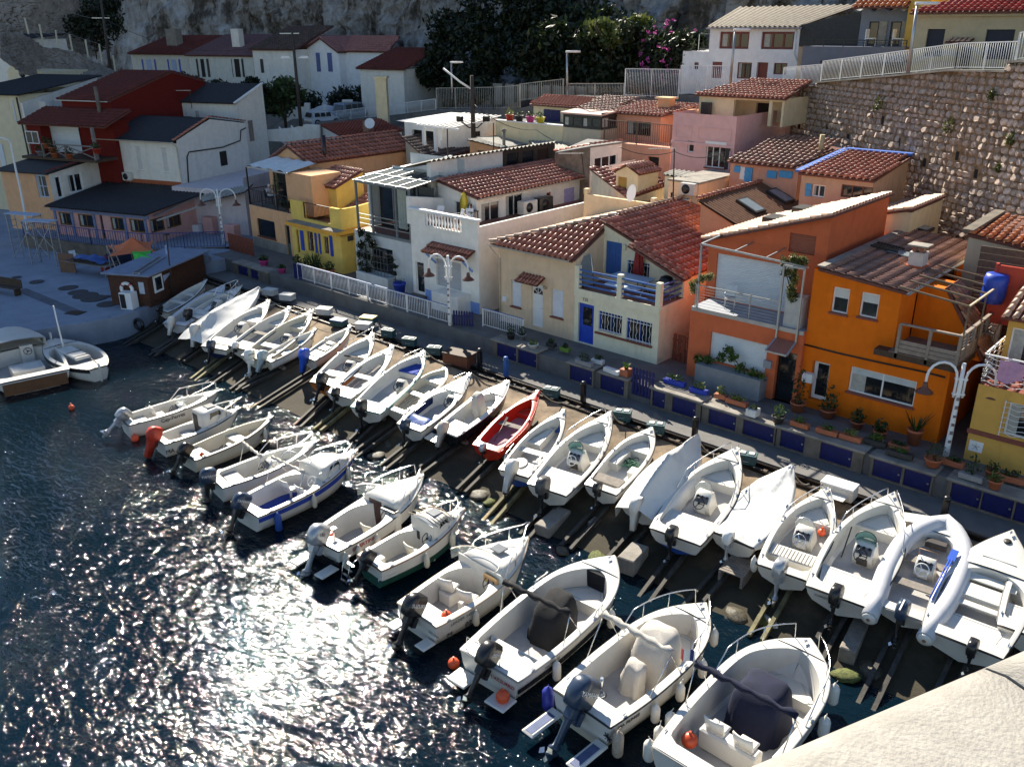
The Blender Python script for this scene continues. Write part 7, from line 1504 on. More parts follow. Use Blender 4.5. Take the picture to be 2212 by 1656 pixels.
o=sb('dinghy','white stern corner of a boat cut off by the right edge above the parapet',(2225,1372),(2300,1150),.36,.78,1.0);o.bench(.1,.25)
# boats afloat
def swim(o,ln,y,z):
 for a,c in((y,o.w(0)),(-o.w(0),-y)):P('swim_platform',Box(-ln,-.03,a,c,z,z+.08,bv=.03),GEL,o.r)
c5=crop(350,1300,1000);c6=crop(1000,1700,1000);c7=crop(1600,2050,1600,2212)
o=fb('cabin_boat','small white cabin cruiser with wooden transom moored under the quay, far left',qb(285,1570),qb(40,1215),.46,.75,1.0,bottom=BROWNR_,bsplit=.22,hull=GEL,t1=.62,gw=.16,pw=2.6,rub=NAVYH);o.wheel(V((o.L*.52,-.45,o.fl+.75)),o.r);P('helm_panel',Box(o.L*.55,o.L*.6,-.75,-.15,o.fl,o.fl+1.0),LINER,o.r)
rows=[[V((o.L*t,o.w(t)*.8*q,o.g(t)+.55+.16*(1-q*q)))for q in(-1,-.6,0,.6,1)]for t in(.55,.66,.78,.86)];P('cabin_roof',B().loft(rows,False).loft([[p+V((0,0,-.05))for p in q]for q in rows],False),GEL,o.r)
b=B()
for sg in(1,-1):b.loft([[V((o.L*t,sg*o.w(t)*.8,o.g(t)+.02)),V((o.L*t,sg*o.w(t)*.8,o.g(t)+.54))]for t in(.55,.66,.78,.86)],False)
b.poly([(o.L*.86,-o.w(.86)*.8,o.g(.86)),(o.L*.86,o.w(.86)*.8,o.g(.86)),(o.L*.86,o.w(.86)*.8,o.g(.86)+.55),(o.L*.86,-o.w(.86)*.8,o.g(.86)+.55)]);cb_=P('cabin_side',b,GEL,o.r);P('cabin_window',Box(o.L*.6,o.L*.74,-o.w(.66)*.8-.02,-o.w(.66)*.8+.005,o.g(.66)+.18,o.g(.66)+.45),GLASS,cb_);o.bench(.25,.42,.4,yr=(-.5,.4));o.bench(.08,.16,.3);o.bowrail(.8,.35,over=.1)
P('transom_board',Box(-.035,-.008,-o.w(0)*.9,o.w(0)*.9,.34,o.Hs-.12),BROWNR_,o.r)
o=fb('wooden_fishing_boat','pointed white wooden fishing boat with black sheer band and bare white mast',qb(815,1495),qb(425,1265),.42,.72,.95,dbl=True,rub=BLACKH,t0=.2,t1=.8,gw=.2,bottom=GEL);P('hatch_cover',Box(o.L*.3,o.L*.72,-.38,.38,o.g(.5)-.05,o.g(.5)+.1,bv=.04),LINER,o.r);P('mast',Tube([(o.L*.72,0,o.fl),(o.L*.72+.1,.05,o.Hb+2.2)],[.05,.035],8),WHITE,o.r)
P('rudder',Box(-.16,.02,-.03,.03,.1,o.Hs+.25),GEL,o.r);P('tiller',Tube([(-.1,0,o.Hs+.2),(.7,0,o.Hs+.3)],.025,6),WOODP,o.r);P('stem_post',Box(o.L-.06,o.L+.06,-.04,.04,o.Hb*.5,o.Hb+.4),GEL,o.r);o.side_text('ENCO',.12,.9,.12,WHITETXT)
for t in(.35,.5):P('hatch_bar',Box(o.L*t-.02,o.L*t+.02,-.4,.4,o.g(.5)+.1,o.g(.5)+.125),DARKF,o.r)
sh=B()
for sg in(1,-1):sh.loft([[V((o.x(t,.97),sg*(o.w(t)*1.0+.012),o.k(t)+(o.g(t)-o.k(t))*q))for q in(.8,.96)]for t in[i/20 for i in range(21)]],False)
P('sheer_band',sh,BLACKH,o.r)
o=fb('console_boat','white centre console boat half in the shade with silver tilted motor, nearest the quay',c5(250,610),c5(1065,350),.3,.72,1.0,t1=.8,gw=.15);o.motor(SILVER,1.1,42,leg=SILVER,txt='HONDA',tcol=DARKTXT);o.console(.5,0,.62,.72,'clear',wm=BLACK);o.seat(.34,.0,None,0,GEL,.4);o.bowrail(.5,.45);o.bench(.08,.22);o.bench(.7,.79,.3);o.side_text('Cap-Ferret',.42,.8,.24,DARKTXT)
o=fb('cabin_boat','small white cabin boat with red tarpaulin over its motor',c5(540,770),c5(1225,500),.32,.68,.95,t1=.5,gw=.14,rub=RUB);o.side_text('MA',.04,.6,.26);o.motor(COWLK,1.0,15,wrap=mat('red_tarpaulin',(.5,.035,.015),.5,.2,6))
def cabin(o,ta,tb,ht,wd=.72,win=True,slope=.45,m=None,back=False,hatch=True):
 tm=[ta+(tb-ta)*k/6 for k in range(7)];L,m=o.L,m or GEL
 prof=lambda t:ht*min(1,(tb-t)/((tb-ta)*slope))if t>tb-(tb-ta)*slope else ht
 rows=[]
 for t in tm:
  w_=min(o.w(t)*wd,o.B*.5*wd);z0,h_=o.g(t)+.015,max(.03,prof(t));rows.append([V((L*t,w_*a,z0+h_*q))for a,q in((-1,0),(-.97,.5),(-.9,.92),(-.75,1.0),(-.3,1.05),(0,1.06),(.3,1.05),(.75,1.0),(.9,.92),(.97,.5),(1,0))])
 c=P('cabin',B().loft([list(reversed(r_))for r_ in rows],False,True,True),m,o.r)
 if win:
  for sg in(1,-1):b=B();a0,a1=ta+(tb-ta)*.22,ta+(tb-ta)*.62;b.prism([V((L*t,sg*(min(o.w(t)*wd,o.B*.5*wd)*.95+.012),o.g(t)+ht*q))for t,q in((a0,.38),(a1,.4),(a1-.02,.8),(a0+.02,.86))],(0,-sg*.03,0));P('cabin_window',b,GLASS,c)
 if hatch:t=ta+(tb-ta)*.4;P('hatch',Box(L*t-.2,L*t+.2,-.22,.22,o.g(t)+ht*1.04,o.g(t)+ht*1.04+.05,bv=.015),mat('smoked_hatch',(.16,.17,.18),.2,.1),c)
 return c
c_=cabin(o,.46,.86,.62,.78);P('cabin_door',Box(o.L*.455,o.L*.46-.003,-.05,.35,o.fl,o.g(.46)+.5),LEATHERL,o.r);o.bowrail(.62,.42,gap=0,over=.0);o.bench(.28,.4,.35,yr=(.1,1))
o=fb('wheel_boat','cream open boat with bench seats and small wheel, black motor tilted up',c5(775,900),c5(1495,570),.32,.62,.95,hull=GELI,deck=GELI,liner=GELI,t1=.92,gw=.08,bottom=NAVYH,bsplit=.25,rub=RUB);o.motor(COWLK,1.05,30);o.console(.36,-.35,.42,.5,None,.4,GEL);o.bench(.5,.62,.42,GELI);o.bench(.74,.9,.36,GELI);o.bench(.08,.2,.4,GELI);o.side_text('MA D7554',.84,.72,.17);o.fender(.8,'near the bow of the cream bench boat',what='cream')
p=o.world((o.L*.1,-.45,o.fl+.5));solid('marker_buoy','orange buoy on the stern of the cream bench boat','buoy',B().sphere((0,0,0),.12,12,8).tube([(0,0,.11),(0,0,.17)],.03,6),ORB,p,0,'orange buoys in the boats')
o=fb('console_boat','white console boat with light bimini boom and a dark blue motor, in the glare',c5(1010,1110),c5(1870,770),.33,.72,1.05,t1=.84,gw=.15);o.motor(COWLN,1.15,0,txt='YAMAHA');o.console(.46,.0,.66,.76,'clear');o.bench(.1,.24,cushion=FLOORG);o.bench(.66,.82,.36);o.bowrail(.45,.45);o.bimini(.36,.75,TARPG,.3)
o=fb('cabin_cruiser','white cruiser with royal blue stripe and carpet, clear sloping windscreen',c5(1250,1340),c5(2190,850),.34,.75,1.08,t1=.56,gw=.16,floor=BLUEF,rub=BROWNR_);o.motor(COWLN,1.2,22,txt='YAMAHA');c_=cabin(o,.56,.88,.42,.82,hatch=False);o.bowrail(.6,.5);o.seat(.44,-.45,None,0,GEL,.35);o.seat(.42,.35,None,0,GEL,.35)
sb_=B()
for sg in(1,-1):sb_.loft([[V((o.x(t,.8),sg*(o.w(t)*.972+.014),o.k(t)+(o.g(t)-o.k(t))*q))for q in(.74,.9)]for t in[i/20 for i in range(20)]],False)
P('blue_stripe',sb_,BLUEF,o.r)
ws=[[V((o.L*.555+a,y,o.g(.56)+.4)),V((o.L*.555+a-.3,y*.85,o.g(.56)+.95))]for y,a in((-.85,-.35),(-.75,0),(0,.12),(.75,0),(.85,-.35))];P('windscreen',B().loft(ws,False),clearm(),o.r);P('screen_rim',Tube([q[1]for q in ws],.02,5).tube([q[0]for q in ws],.018,5),STEEL,o.r);o.bimini(.38,.9,TARPG,.3);o.wheel(V((o.L*.5,-.45,o.fl+.8)),o.r,m=WHITE);o.fender(.42,'half way along the blue striped cruiser',what='ivory');o.fender(.8,'near the bow of the blue striped cruiser',what='ivory');o.fender(.12,'at the stern of the blue striped cruiser',m=BLUEH,r=.13,ln=.7,what='blue')
o=fb('sport_fisher','big black and white boat with curved windscreen, brown cabin door and silver motor',c6(455,740),c6(1300,170),.35,.85,1.3,dr=.35,t1=.55,gw=.18,hull=GEL,bottom=BLACKH,bsplit=.62,pw=2.5);o.motor(SILVER,1.35,18,leg=SILVER,txt='150',tcol=DARKTXT)
c_=cabin(o,.54,.96,.26,.86,False,.8,hatch=False);P('cabin_door',Box(o.L*.535,o.L*.54,-.1,.5,o.fl,o.g(.54)+.18),mat('brown_acrylic',(.07,.035,.03),.2,.2),o.r);P('helm_pod',Box(o.L*.5,o.L*.56,-.95,-.2,o.fl,o.fl+.95,bv=.06),GEL,o.r);P('dashboard',Box(o.L*.5,o.L*.55,-.9,-.25,o.fl+.953,o.fl+1.0),BLACK,o.r);o.wheel(V((o.L*.48,-.58,o.fl+.85)),o.r)
ws=[]
for k in range(13):a_=pi*(k/12-.5);ws.append([V((o.L*.52+.75*cos(a_),1.0*sin(a_),o.g(.55)+.12)),V((o.L*.50+.5*cos(a_),.88*sin(a_),o.g(.55)+.62))])
P('windscreen',B().loft(ws,False),clearm(),o.r);P('screen_rim',Tube([q[1]for q in ws],.02,5),GEL,o.r);o.seat(.38,-.4,None,0,VINYL,.3);o.bench(.06,.14,.55);o.bowrail(.55,.5);o.side_text("GIBERTINI",.2,.82,.2,REDTXT);o.side_text('MAE2',.26,.5,.26,WHITETXT);o.side_text('59',.36,.52,.26,WHITETXT);o.stern_text('CHRISTIE',.8,.15,y=-.4);swim(o,.75,.4,.5);p=o.world((o.L*.14,.55,o.fl+.3));solid('folded_cushion','orange folded cushion on the stern of the black and white boat','cushion',Box(-.25,.25,-.15,.15,0,.3,bv=.06),ORB,p,.5);P('rod_holder',Tube([(o.L*.1,-.05,o.fl+.5),(o.L*.1,-.05,o.fl+1.05)],.035,8).box(o.L*.1-.09,o.L*.1+.09,-.13,.03,o.fl+1.05,o.fl+1.08),STEEL,o.r)
for t,n_ in((.3,'amidships on'),(.14,'nearer the stern of'),(.03,'lowest at the stern of')):o.fender(t,n_+' the black and white boat',r=.11,ln=.55,what='large ivory')
o=fb('pilothouse_boat','white and green pilothouse boat with roped roof, boarding ladder and black motor',c6(850,900),c6(1640,450),.34,.8,1.12,t1=.56,gw=.14,bottom=GREENH,bsplit=.62,rub=BROWNR_);o.motor(COWLK,.9,32);c_=cabin(o,.54,.86,.5,.84);P('bulkhead',Box(o.L*.535,o.L*.54,-o.w(.54)*.82,o.w(.54)*.82,o.fl,o.g(.54)+.5),LINER,o.r);o.wheel(V((o.L*.51,-.35,o.fl+.8)),o.r);o.seat(.42,-.2,None,0,VINYL,.3);o.bowrail(.72,.42);o.bench(.07,.17,.5,yr=(.2,1));o.bench(.07,.17,.5,yr=(-1,-.4));o.side_text('MA 919412',.05,.72,.15,WHITETXT)
b=B()
for y in(.45,.8):b.tube([(-.06,y,o.Hs),(-.45,y,o.Hs-.15),(-.62,y,.25)],.018,6)
for k in range(4):t=.25+k*.22;b.beam((-.2-.42*t,.45,o.Hs-.05-.75*t),(-.2-.42*t,.8,o.Hs-.05-.75*t),.07,.03)
P('boarding_ladder',b,STEEL,o.r);rp_=B();rg=random.Random(3)
for i in range(7):rp_.tube([V((o.L*(.56+.03*i),-.7,o.g(.6)+.5)),V((o.L*(.57+.03*i),0,o.g(.6)+.57)),V((o.L*(.55+.03*i+rg.uniform(-.03,.03)),.7,o.g(.6)+.5))],.014,4)
P('roof_rope',rp_,mat('hemp_rope',(.32,.26,.18),.9,.2),o.r);P('panel',Box(o.L*.532,o.L*.535,.15,.45,o.fl+.5,o.fl+.8),DARKF,o.r);o.fender(.72,'upper one at the bow of the pilothouse boat',what='ivory');o.fender(.4,'flat one amidships on the pilothouse boat',what='ivory')
o=fb('cuddy_cruiser','white cuddy cruiser with wrap windscreen, two loose helm seats and black motor',c6(1240,1330),c6(2165,690),.38,.8,1.22,dr=.35,t1=.56,gw=.17,bottom=GREENH,bsplit=.2,rub=mat('tan_rub_rail',(.4,.3,.2),.5,.1),pw=2.4);o.motor(COWLK,1.3,22,txt='SUZUKI')
c_=cabin(o,.55,.97,.34,.9,False,.85);P('bulkhead',Box(o.L*.54,o.L*.548,-.95,.95,o.fl,o.g(.55)+.3),LINER,o.r);ws=[]
for k in range(13):a_=pi*(k/12-.5);ws.append([V((o.L*.5+.95*cos(a_),1.08*sin(a_),o.g(.55)+.12)),V((o.L*.47+.7*cos(a_),.95*sin(a_),o.g(.55)+.58))])
P('windscreen',B().loft(ws,False),clearm(),o.r);P('screen_rim',Tube([q[1]for q in ws],.022,5),GELI,o.r);o.wheel(V((o.L*.5,-.55,o.fl+.8)),o.r);P('helm_dash',Box(o.L*.515,o.L*.54,-.85,-.25,o.fl+.7,o.fl+1.0,bv=.04),mat('tan_dash',(.45,.28,.12),.5,.1),o.r)
for y in(.45,-.4):P('seat_box',Box(o.L*.36-.25,o.L*.36+.25,y-.25,y+.25,o.fl,o.fl+.42,bv=.03),GEL,o.r);o.seat(.36,y,o.fl+.42,.3,GEL,.08)
o.bench(.06,.16,.5);o.bowrail(.55,.5,gap=0,over=.1);o.side_text('LEADER 545-4',.2,.84,.15,GREYTXT);o.side_text('M',.1,.52,.26);o.side_text('021',.26,.56,.26);o.stern_text('KILLIAN',.85,.12,y=-.75);swim(o,.5,.45,.55);o.fender(.28,'lying along the side of the cuddy cruiser',what='ivory')
p=o.world((o.L*.13,-.6,o.fl+.6));solid('marker_buoy','orange buoy on the stern bench of the cuddy cruiser','buoy',B().sphere((0,0,0),.16,12,8).tube([(0,0,.15),(0,0,.22)],.03,6),ORB,p,0,'orange buoys in the boats')
o=fb('console_boat','white boat with black console cover, black rolled bimini and black motor',c7(320,610),c7(975,45),.36,.85,1.2,dr=.35,t1=.86,gw=.18,bottom=GEL,rub=GREYRUB,pw=3.6);o.motor(COWLK,1.3,32,txt='150');o.softbox(.36,.58,1.0,1.25,TARPK,top=.55,seed=1);o.bimini(.34,.95,TARPK,.3,.1);o.bench(.05,.2,.5);o.bench(.7,.84,.36,cushion=None);P('bow_pad',Box(o.L*.83,o.L*.86,-.5,.5,o.fl+.35,o.g(.84)-.03),TARPK,o.r);o.stern_text("L'AZZURRO",.9,.15,REDTXT,-.5);o.side_text('MA F56470',.22,.82,.13,GREYTXT);P('stern_rail',Tube([(.1,.9,o.Hs),(.15,.9,o.Hs+.35),(.15,-.3,o.Hs+.35),(.1,-.3,o.Hs)],.018,6),STEEL,o.r);swim(o,.6,.35,.55);o.bowrail(.55,.16,gap=.35)
st_=B()
for sg in(1,-1):st_.loft([[V((o.x(t,.8),sg*(o.w(t)*.97+.014),o.k(t)+(o.g(t)-o.k(t))*q))for q in(.62,.74)]for t in[i/20 for i in range(20)]],False)
P('black_stripe',st_,BLACKH,o.r);o.fender(.66,'near the bow of the black covered boat',r=.12,ln=.6,what='white',m=GEL);o.fender(.22,'near the stern of the black covered boat',r=.12,ln=.6,what='white',m=GEL)
p=o.world((-.3,-.75,.78));solid('marker_buoy','orange buoy on the swim platform of the black covered boat','buoy',B().sphere((0,0,0),.19,12,8).tube([(0,0,.18),(0,0,.26)],.035,6),ORB,p,0,'orange buoys in the boats')
o=fb('console_boat','largest white boat with beige shrouded console, beige bimini boom and navy motor',c7(800,830),c7(1450,290),.37,.92,1.25,dr=.35,t1=.87,gw=.2,pw=3.6,bottom=GELI,bsplit=.5,rub=RUB);o.motor(COWLN,1.6,30,txt='YAMAHA',leg=COWLN);o.softbox(.46,.66,1.2,1.45,TARPG,top=.75,seed=5);o.softbox(.34,.43,.6,.9,TARPG,'seat_cover',top=.8,seed=7);o.bimini(.4,1.0,TARPG,.26,.11,o.B*1.02);o.bench(.06,.15,.55,yr=(-1,.5));o.bench(.68,.85,.38);o.bowrail(.5,.5,gap=.05);o.side_text('MA F69468',.12,.84,.16,DARKTXT);P('table_post',Tube([(o.L*.26,.5,o.fl),(o.L*.26,.5,o.fl+.55)],.05,8).lathe([(.16,o.fl),(.1,o.fl+.05)],12,MT((o.L*.26,.5,0))),STEEL,o.r)
TEAK=mat('blue_grey_tread',(.10,.13,.24),.7,.15,3)
for y0,y1 in((.55,o.w(0)),(-o.w(0),-.55)):
 pf=P('swim_platform',Box(-1.15,-.02,y0,y1,.62,.72,bv=.04),GEL,o.r)
 for i in range(8):P('tread_strip',Box(-1.1,-.25,y0+.08+(y1-y0-.16)*i/8,y0+.08+(y1-y0-.16)*(i+.8)/8,.721,.732),TEAK,pf)
stt=B();
for k in range(4):a_=k*pi/4;stt.beam((-.02-.012,-.9+.13*cos(a_),o.Hs*.75+.13*sin(a_)),(-.02-.012,-.9-.13*cos(a_),o.Hs*.75-.13*sin(a_)),.035,.006)
P('star_emblem',stt,DARKTXT,o.r)
for t,n_ in((.88,'nearest the bow of'),(.66,'fourth from the stern of'),(.46,'third from the stern of'),(.27,'second from the stern of')):o.fender(t,n_+' the largest boat',r=.12,ln=.55,what='fat white',m=GEL)
o.fender(.02,'on the stern corner of the largest boat',m=mat('dirty_fender',(.45,.36,.28),.8,.3,6),r=.14,ln=.75,what='dirty brown');o.fender(.0,'on the port stern of the largest boat',1,mat('navy_fender',(.03,.04,.3),.5,.1),.16,.7,.1,'dark blue')
o=fb('console_boat','white boat with navy console cover and navy rolled bimini, cut by the parapet',(1500,1665),c7(1990,475),.42,.95,1.25,dr=.35,t1=.9,gw=.2,pw=4.2,rub=GREYRUB);o.softbox(.42,.66,1.35,1.3,TARPN,top=.9,seed=8,lean=.05);o.bimini(.36,.95,TARPN,.28,.1,o.B*1.0);P('seat_bench',Box(o.L*.25,o.L*.32,-.75,.75,o.fl,o.fl+.6,bv=.05),GEL,o.r);o.seat(.3,.38,o.fl+.5,0,GEL,.08);o.seat(.3,-.38,o.fl+.5,0,GEL,.08);o.bench(.74,.88,.3);o.bowrail(.5,.5,gap=.05);o.bench(.05,.12,.5)
p=o.world((o.L*.18,.75,o.fl+.5));solid('marker_buoy','red-orange ball on the port side of the navy covered boat','buoy',B().sphere((0,0,0),.2,14,9).tube([(0,0,.19),(0,0,.27)],.035,6),mat('red_orange_ball',(.5,.06,.015),.4,.1),p,0,'orange buoys in the boats')
for t,sd_,n_ in((.82,-1,'nearest the bow on the far side of'),(.62,-1,'second from the bow on the far side of'),(.22,1,'upper stern one on'),(.12,1,'middle stern one on'),(.03,1,'lowest stern one on')):o.fender(t,n_+' the navy boat',sd_,GEL,.14,.62,.1,'big white')
fl_=o.world((o.L*.36,o.B*.52,o.g(.36)+.55));b=Tube([(0,0,0),(0,0,.75)],.012,5);t_=T('boat_flag','small faded tricolour flag on the port side of the navy covered boat','flag',fl_)
P('flag_staff',b,WHITE,t_)
for i,c in enumerate(((.02,.04,.2),(.7,.7,.7),(.5,.08,.08))):P('flag_band',B().grid(lambda u,v:V((-.02-.13*i-.13*u,.05*sin((i+u)*2.4),.72-.35*v-.1*(i+u)/3)),4,3),mat('flag_%d'%i if False else('flag_blue','flag_white','flag_red')[i],c,.8,.05),t_)
for i,(q_,lb)in enumerate(((c7(140,610),'orange buoy floating beside the black motor'),(c5(345,765),'orange buoy floating behind the letters MA'),((155,882),'small red buoy floating left of the moored boats'))):p=GZ(*q_,.05);solid('marker_buoy',lb,'buoy',B().sphere((0,0,.05),.17 if i<2 else .14,12,8).tube([(0,0,.2),(0,0,.27)],.03,6),ORB,p,0,'floating buoys')
p=GZ(*c4(500,1205),.05);solid('fender','worn white fender floating alone by the slip rails','fender',xf(Lathe([(.03,-.4),(.12,-.3),(.13,.25),(.09,.36),(.02,.42)],12),MR(R(88),4,'X')@MR(R(20),4,'Y')),GELI,p,.8,'fenders along the boats')
# houses round the shaded quay on the left
o5=GZ(396,408,5);FL=Fr(o5.x,o5.y,R(19.6))
OFFW=plaster('off_white_plaster',(.78,.74,.66),.45);DKRED=plaster('dark_red_plaster',(.15,.014,.010),.3);YCREAM=plaster('yellow_cream_plaster',(.72,.62,.42),.4);CAFEP=plaster('cafe_pink_plaster',(.66,.36,.32),.5)
x1l=FL.y(*qA(835,1300),0)[0];e1z=(FL.y(*qA(1465,1185),-.2)[1]+FL.y(*qA(815,1142),-.2)[1])/2
g1,g2=FL.x(*qA(1735,982),0),FL.x(*qA(2030,1020),0)
h=H('sealed_house','white house with three walled up windows and a dark roof above the quay',FL,2.3);b=B();panel(b,(x1l,0),(0,0),2,e1z-.1);panel(b,(0,0),(0,g2[0]),2,[(0,e1z+.1),(g1[0],g1[1]-.05),(g2[0],g2[1])]);panel(b,(x1l,g2[0]),(x1l,0),2,[(0,g2[1]),(g2[0]-g1[0],g1[1]-.05),(g2[0],e1z)]);P('wall',b,OFFW,h)
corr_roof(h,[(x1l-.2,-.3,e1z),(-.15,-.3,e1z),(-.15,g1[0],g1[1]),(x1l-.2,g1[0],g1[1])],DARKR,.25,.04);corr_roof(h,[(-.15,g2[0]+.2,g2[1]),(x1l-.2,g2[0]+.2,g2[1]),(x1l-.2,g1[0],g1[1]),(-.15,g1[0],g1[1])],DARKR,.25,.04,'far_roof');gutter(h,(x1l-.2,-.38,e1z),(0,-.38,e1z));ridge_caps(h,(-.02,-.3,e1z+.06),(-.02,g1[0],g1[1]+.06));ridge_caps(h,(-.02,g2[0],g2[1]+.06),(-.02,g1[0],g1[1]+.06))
for px in(945,1150,1365):
 q_=hole(FL,0,x1l,qA(px-30,1200+(px-945)*.07),qA(px+35,1385+(px-945)*.08));mx=pmx((x1l,0),(0,0));P('walled_window',xf(Box(q_[0],q_[1],-.012,-.001,q_[2],q_[3]).box(q_[0]-.05,q_[1]+.05,-.05,-.012,q_[3],q_[3]+.06).box(q_[0]-.1,q_[1]+.1,-.06,-.012,q_[2]-.15,q_[2]-.1),mx),plaster('patch_plaster',(.62,.6,.55),.6),h)
x,z=FL.y(*qA(1060,1460),-.15);aircon(h,(x,-.003,z));pipe(h,[(-.1,-.38,e1z),(.0,-.06,e1z-.4),(.0,-.06,5),(.35,-.06,4.6)],.06)
hs=holex(FL,0,0,qA(1815,1258),qA(1885,1365));P('side_window',Box(.004,.03,hs[0],hs[1],hs[2],hs[3]),DARKROOM,h);cb=[qA(2030,1060),qA(1990,1080),qA(1985,1165),qA(1840,1220),qA(1560,1260),qA(1545,1300),qA(1560,1560)];P('cable',Tube([(.05,)+FL.x(*c,0)for c in cb],.05,5),BLACK,h)
# white house with dark ribbed roof behind
y2=g2[0]+.8;x2r,z2=FL.y(*qA(1955,858),y2);x2l=FL.y(*qA(1375,850),y2)[0];r2=FL.x(*qA(2170,695),x2r)
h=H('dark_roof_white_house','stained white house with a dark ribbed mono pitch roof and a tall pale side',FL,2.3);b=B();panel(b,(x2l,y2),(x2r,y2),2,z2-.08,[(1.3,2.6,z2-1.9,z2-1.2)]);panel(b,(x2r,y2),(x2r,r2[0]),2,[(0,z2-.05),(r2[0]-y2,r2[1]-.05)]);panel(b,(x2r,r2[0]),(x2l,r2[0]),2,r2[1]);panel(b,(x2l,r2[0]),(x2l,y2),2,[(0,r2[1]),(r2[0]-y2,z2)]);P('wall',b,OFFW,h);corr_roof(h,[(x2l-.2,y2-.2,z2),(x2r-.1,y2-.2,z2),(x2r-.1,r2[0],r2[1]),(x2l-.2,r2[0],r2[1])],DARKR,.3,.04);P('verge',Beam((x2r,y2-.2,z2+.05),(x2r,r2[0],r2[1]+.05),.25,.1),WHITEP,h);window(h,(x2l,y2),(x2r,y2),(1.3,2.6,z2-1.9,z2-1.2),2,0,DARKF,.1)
wx_=holex(FL,x2r,y2,qA(2050,1000),qA(2105,1165));P('plank_door',Box(x2r+.004,x2r+.05,y2+wx_[0],y2+wx_[1],wx_[2],wx_[3]),RAILW,h);x,z=FL.y(*qA(1630,920),y2-1);P('flue',Tube([(x,y2-1,z-1),(x,y2-1,z)],.13,8),CONC,h)
yL=-1.2;a_,c_=FL.y(*qb(1560,300),yL),FL.y(*qb(2055,300),yL);zt=FL.y(*qb(1800,60),yL)[1]+.3;b=B();panel(b,(.02,yL),(c_[0],yL),0,zt);panel(b,(c_[0],yL),(c_[0],y2+2),0,zt+1);rect(b,.02,c_[0],yL,y2,zt);P('lower_wing',b,plaster('pinkish_white_plaster',(.62,.55,.56),.4),h)
q=[FL.y(*qb(1640,138),yL-1.0),FL.y(*qb(2030,62),yL-1.0)];corr_roof(h,[(q[0][0],yL-1.0,q[0][1]),(q[1][0],yL-1.0,q[1][1]+.15),(q[1][0],yL,q[1][1]+.6),(q[0][0],yL,q[0][1]+.5)],GREYR,.3,.05,'canopy_roof')
# dark red house
y3=1.2;x3r,z3=FL.y(*qA(898,838),y3-.2);x3l=FL.y(*qA(505,825),y3)[0];rg3,rb3=FL.x(*qA(1418,594),x3r),FL.x(*qA(1700,672),x3r)
h=H('dark_red_house','tall dark red house with a dark red gable and weathered roof',FL,2.3);b=B();panel(b,(x3l,y3),(x3r,y3),2,z3-.1);panel(b,(x3r,y3),(x3r,rb3[0]),2,[(0,z3),(rg3[0]-y3,rg3[1]-.05),(rb3[0]-y3,rb3[1])]);P('wall',b,DKRED,h)
DRT=mat('dark_red_tile',(.11,.022,.016),.8,.25,6,rand=.2);tile_roof(h,[(x3l-.2,y3-.3,z3),(x3r+.05,y3-.3,z3),(x3r+.05,rg3[0],rg3[1]),(x3l-.2,rg3[0],rg3[1])],DRT,.34,.5,cap=60);tile_roof(h,[(x3r+.05,rb3[0],rb3[1]),(x3l,rb3[0],rb3[1]),(x3l,rg3[0],rg3[1]),(x3r+.05,rg3[0],rg3[1])],DRT,.34,.5,cap=20,name='far_roof');gutter(h,(x3l-.2,y3-.38,z3),(x3r,y3-.38,z3),WHITE,.09);x,z=FL.y(*qA(820,900),y3-.8);P('flue',Tube([(x,y3-.8,z-1.5),(x,y3-.8,FL.y(*qA(800,720),y3-.8)[1])],.14,8),CONCD,h)
# wooden balcony house
y4=-2.0;a4=FL.y(*qA(160,1050),y4)[0];b4=FL.y(*qA(835,1290),y4)[0];zf=FL.y(*qA(500,1300),y4)[1];zt=FL.y(*qA(330,1045),y4)[1]
h=H('balcony_house','dark red house front with a white roller blind, wooden balcony and flower pots',FL,2.3);b=Box(a4,b4,y4+1.6,y3,2,zt+.4);P('wall',b,DKRED,h);sh=hole(FL,y4+1.5,a4,qA(335,1050),qA(672,1200));slats(h,(a4,y4+1.5),(b4,y4+1.5),(sh[0],sh[1],zf+.1,sh[3]),ROLL,.12,.02,'roller_blind',.2)
wn_=hole(FL,y4+.4,a4,qA(192,1085),qA(318,1195));P('bay',Box(a4,a4+wn_[1]+.3,y4+.6,y4+1.6,zf,zt),DKRED,h);window(h,(a4,y4+.59),(b4,y4+.59),wn_,1,0,WHITE,-.03)
tile_roof(h,[(a4-.4,y4+.2,zt+.1),(b4+.6,y4+.2,zt+.1),(b4+.6,y3-.1,zt+1.1),(a4-.4,y3-.1,zt+1.1)],DRT,.34,.5,cap=60);P('balcony_floor',Box(a4+.2,b4,y4-.5,y4+1.6,zf-.2,zf),WOODD,h)
GREYWD=mat('grey_wood',(.2,.18,.17),.8,.2,6);
for x in(a4+2.6,a4+5.0,b4-.1):P('balcony_post',Box(x-.07,x+.07,y4-.5,y4-.36,zf,zf+1.0),GREYWD,h)
for x0,x1 in((a4+2.6,a4+5.0),(a4+5.0,b4-.1)):P('balcony_brace',Beam((x0,y4-.43,zf+.1),(x1,y4-.43,zf+.95),.07),GREYWD,h);P('balcony_brace',Beam((x0,y4-.38,zf+.95),(x1,y4-.38,zf+.1),.07),GREYWD,h);P('balcony_rail',Beam((x0,y4-.43,zf+1),(x1,y4-.43,zf+1),.09),GREYWD,h)
P('corner_post',Box(b4-.4,b4-.2,y4-.2,y4,zf,zt+.1),GREYWD,h)
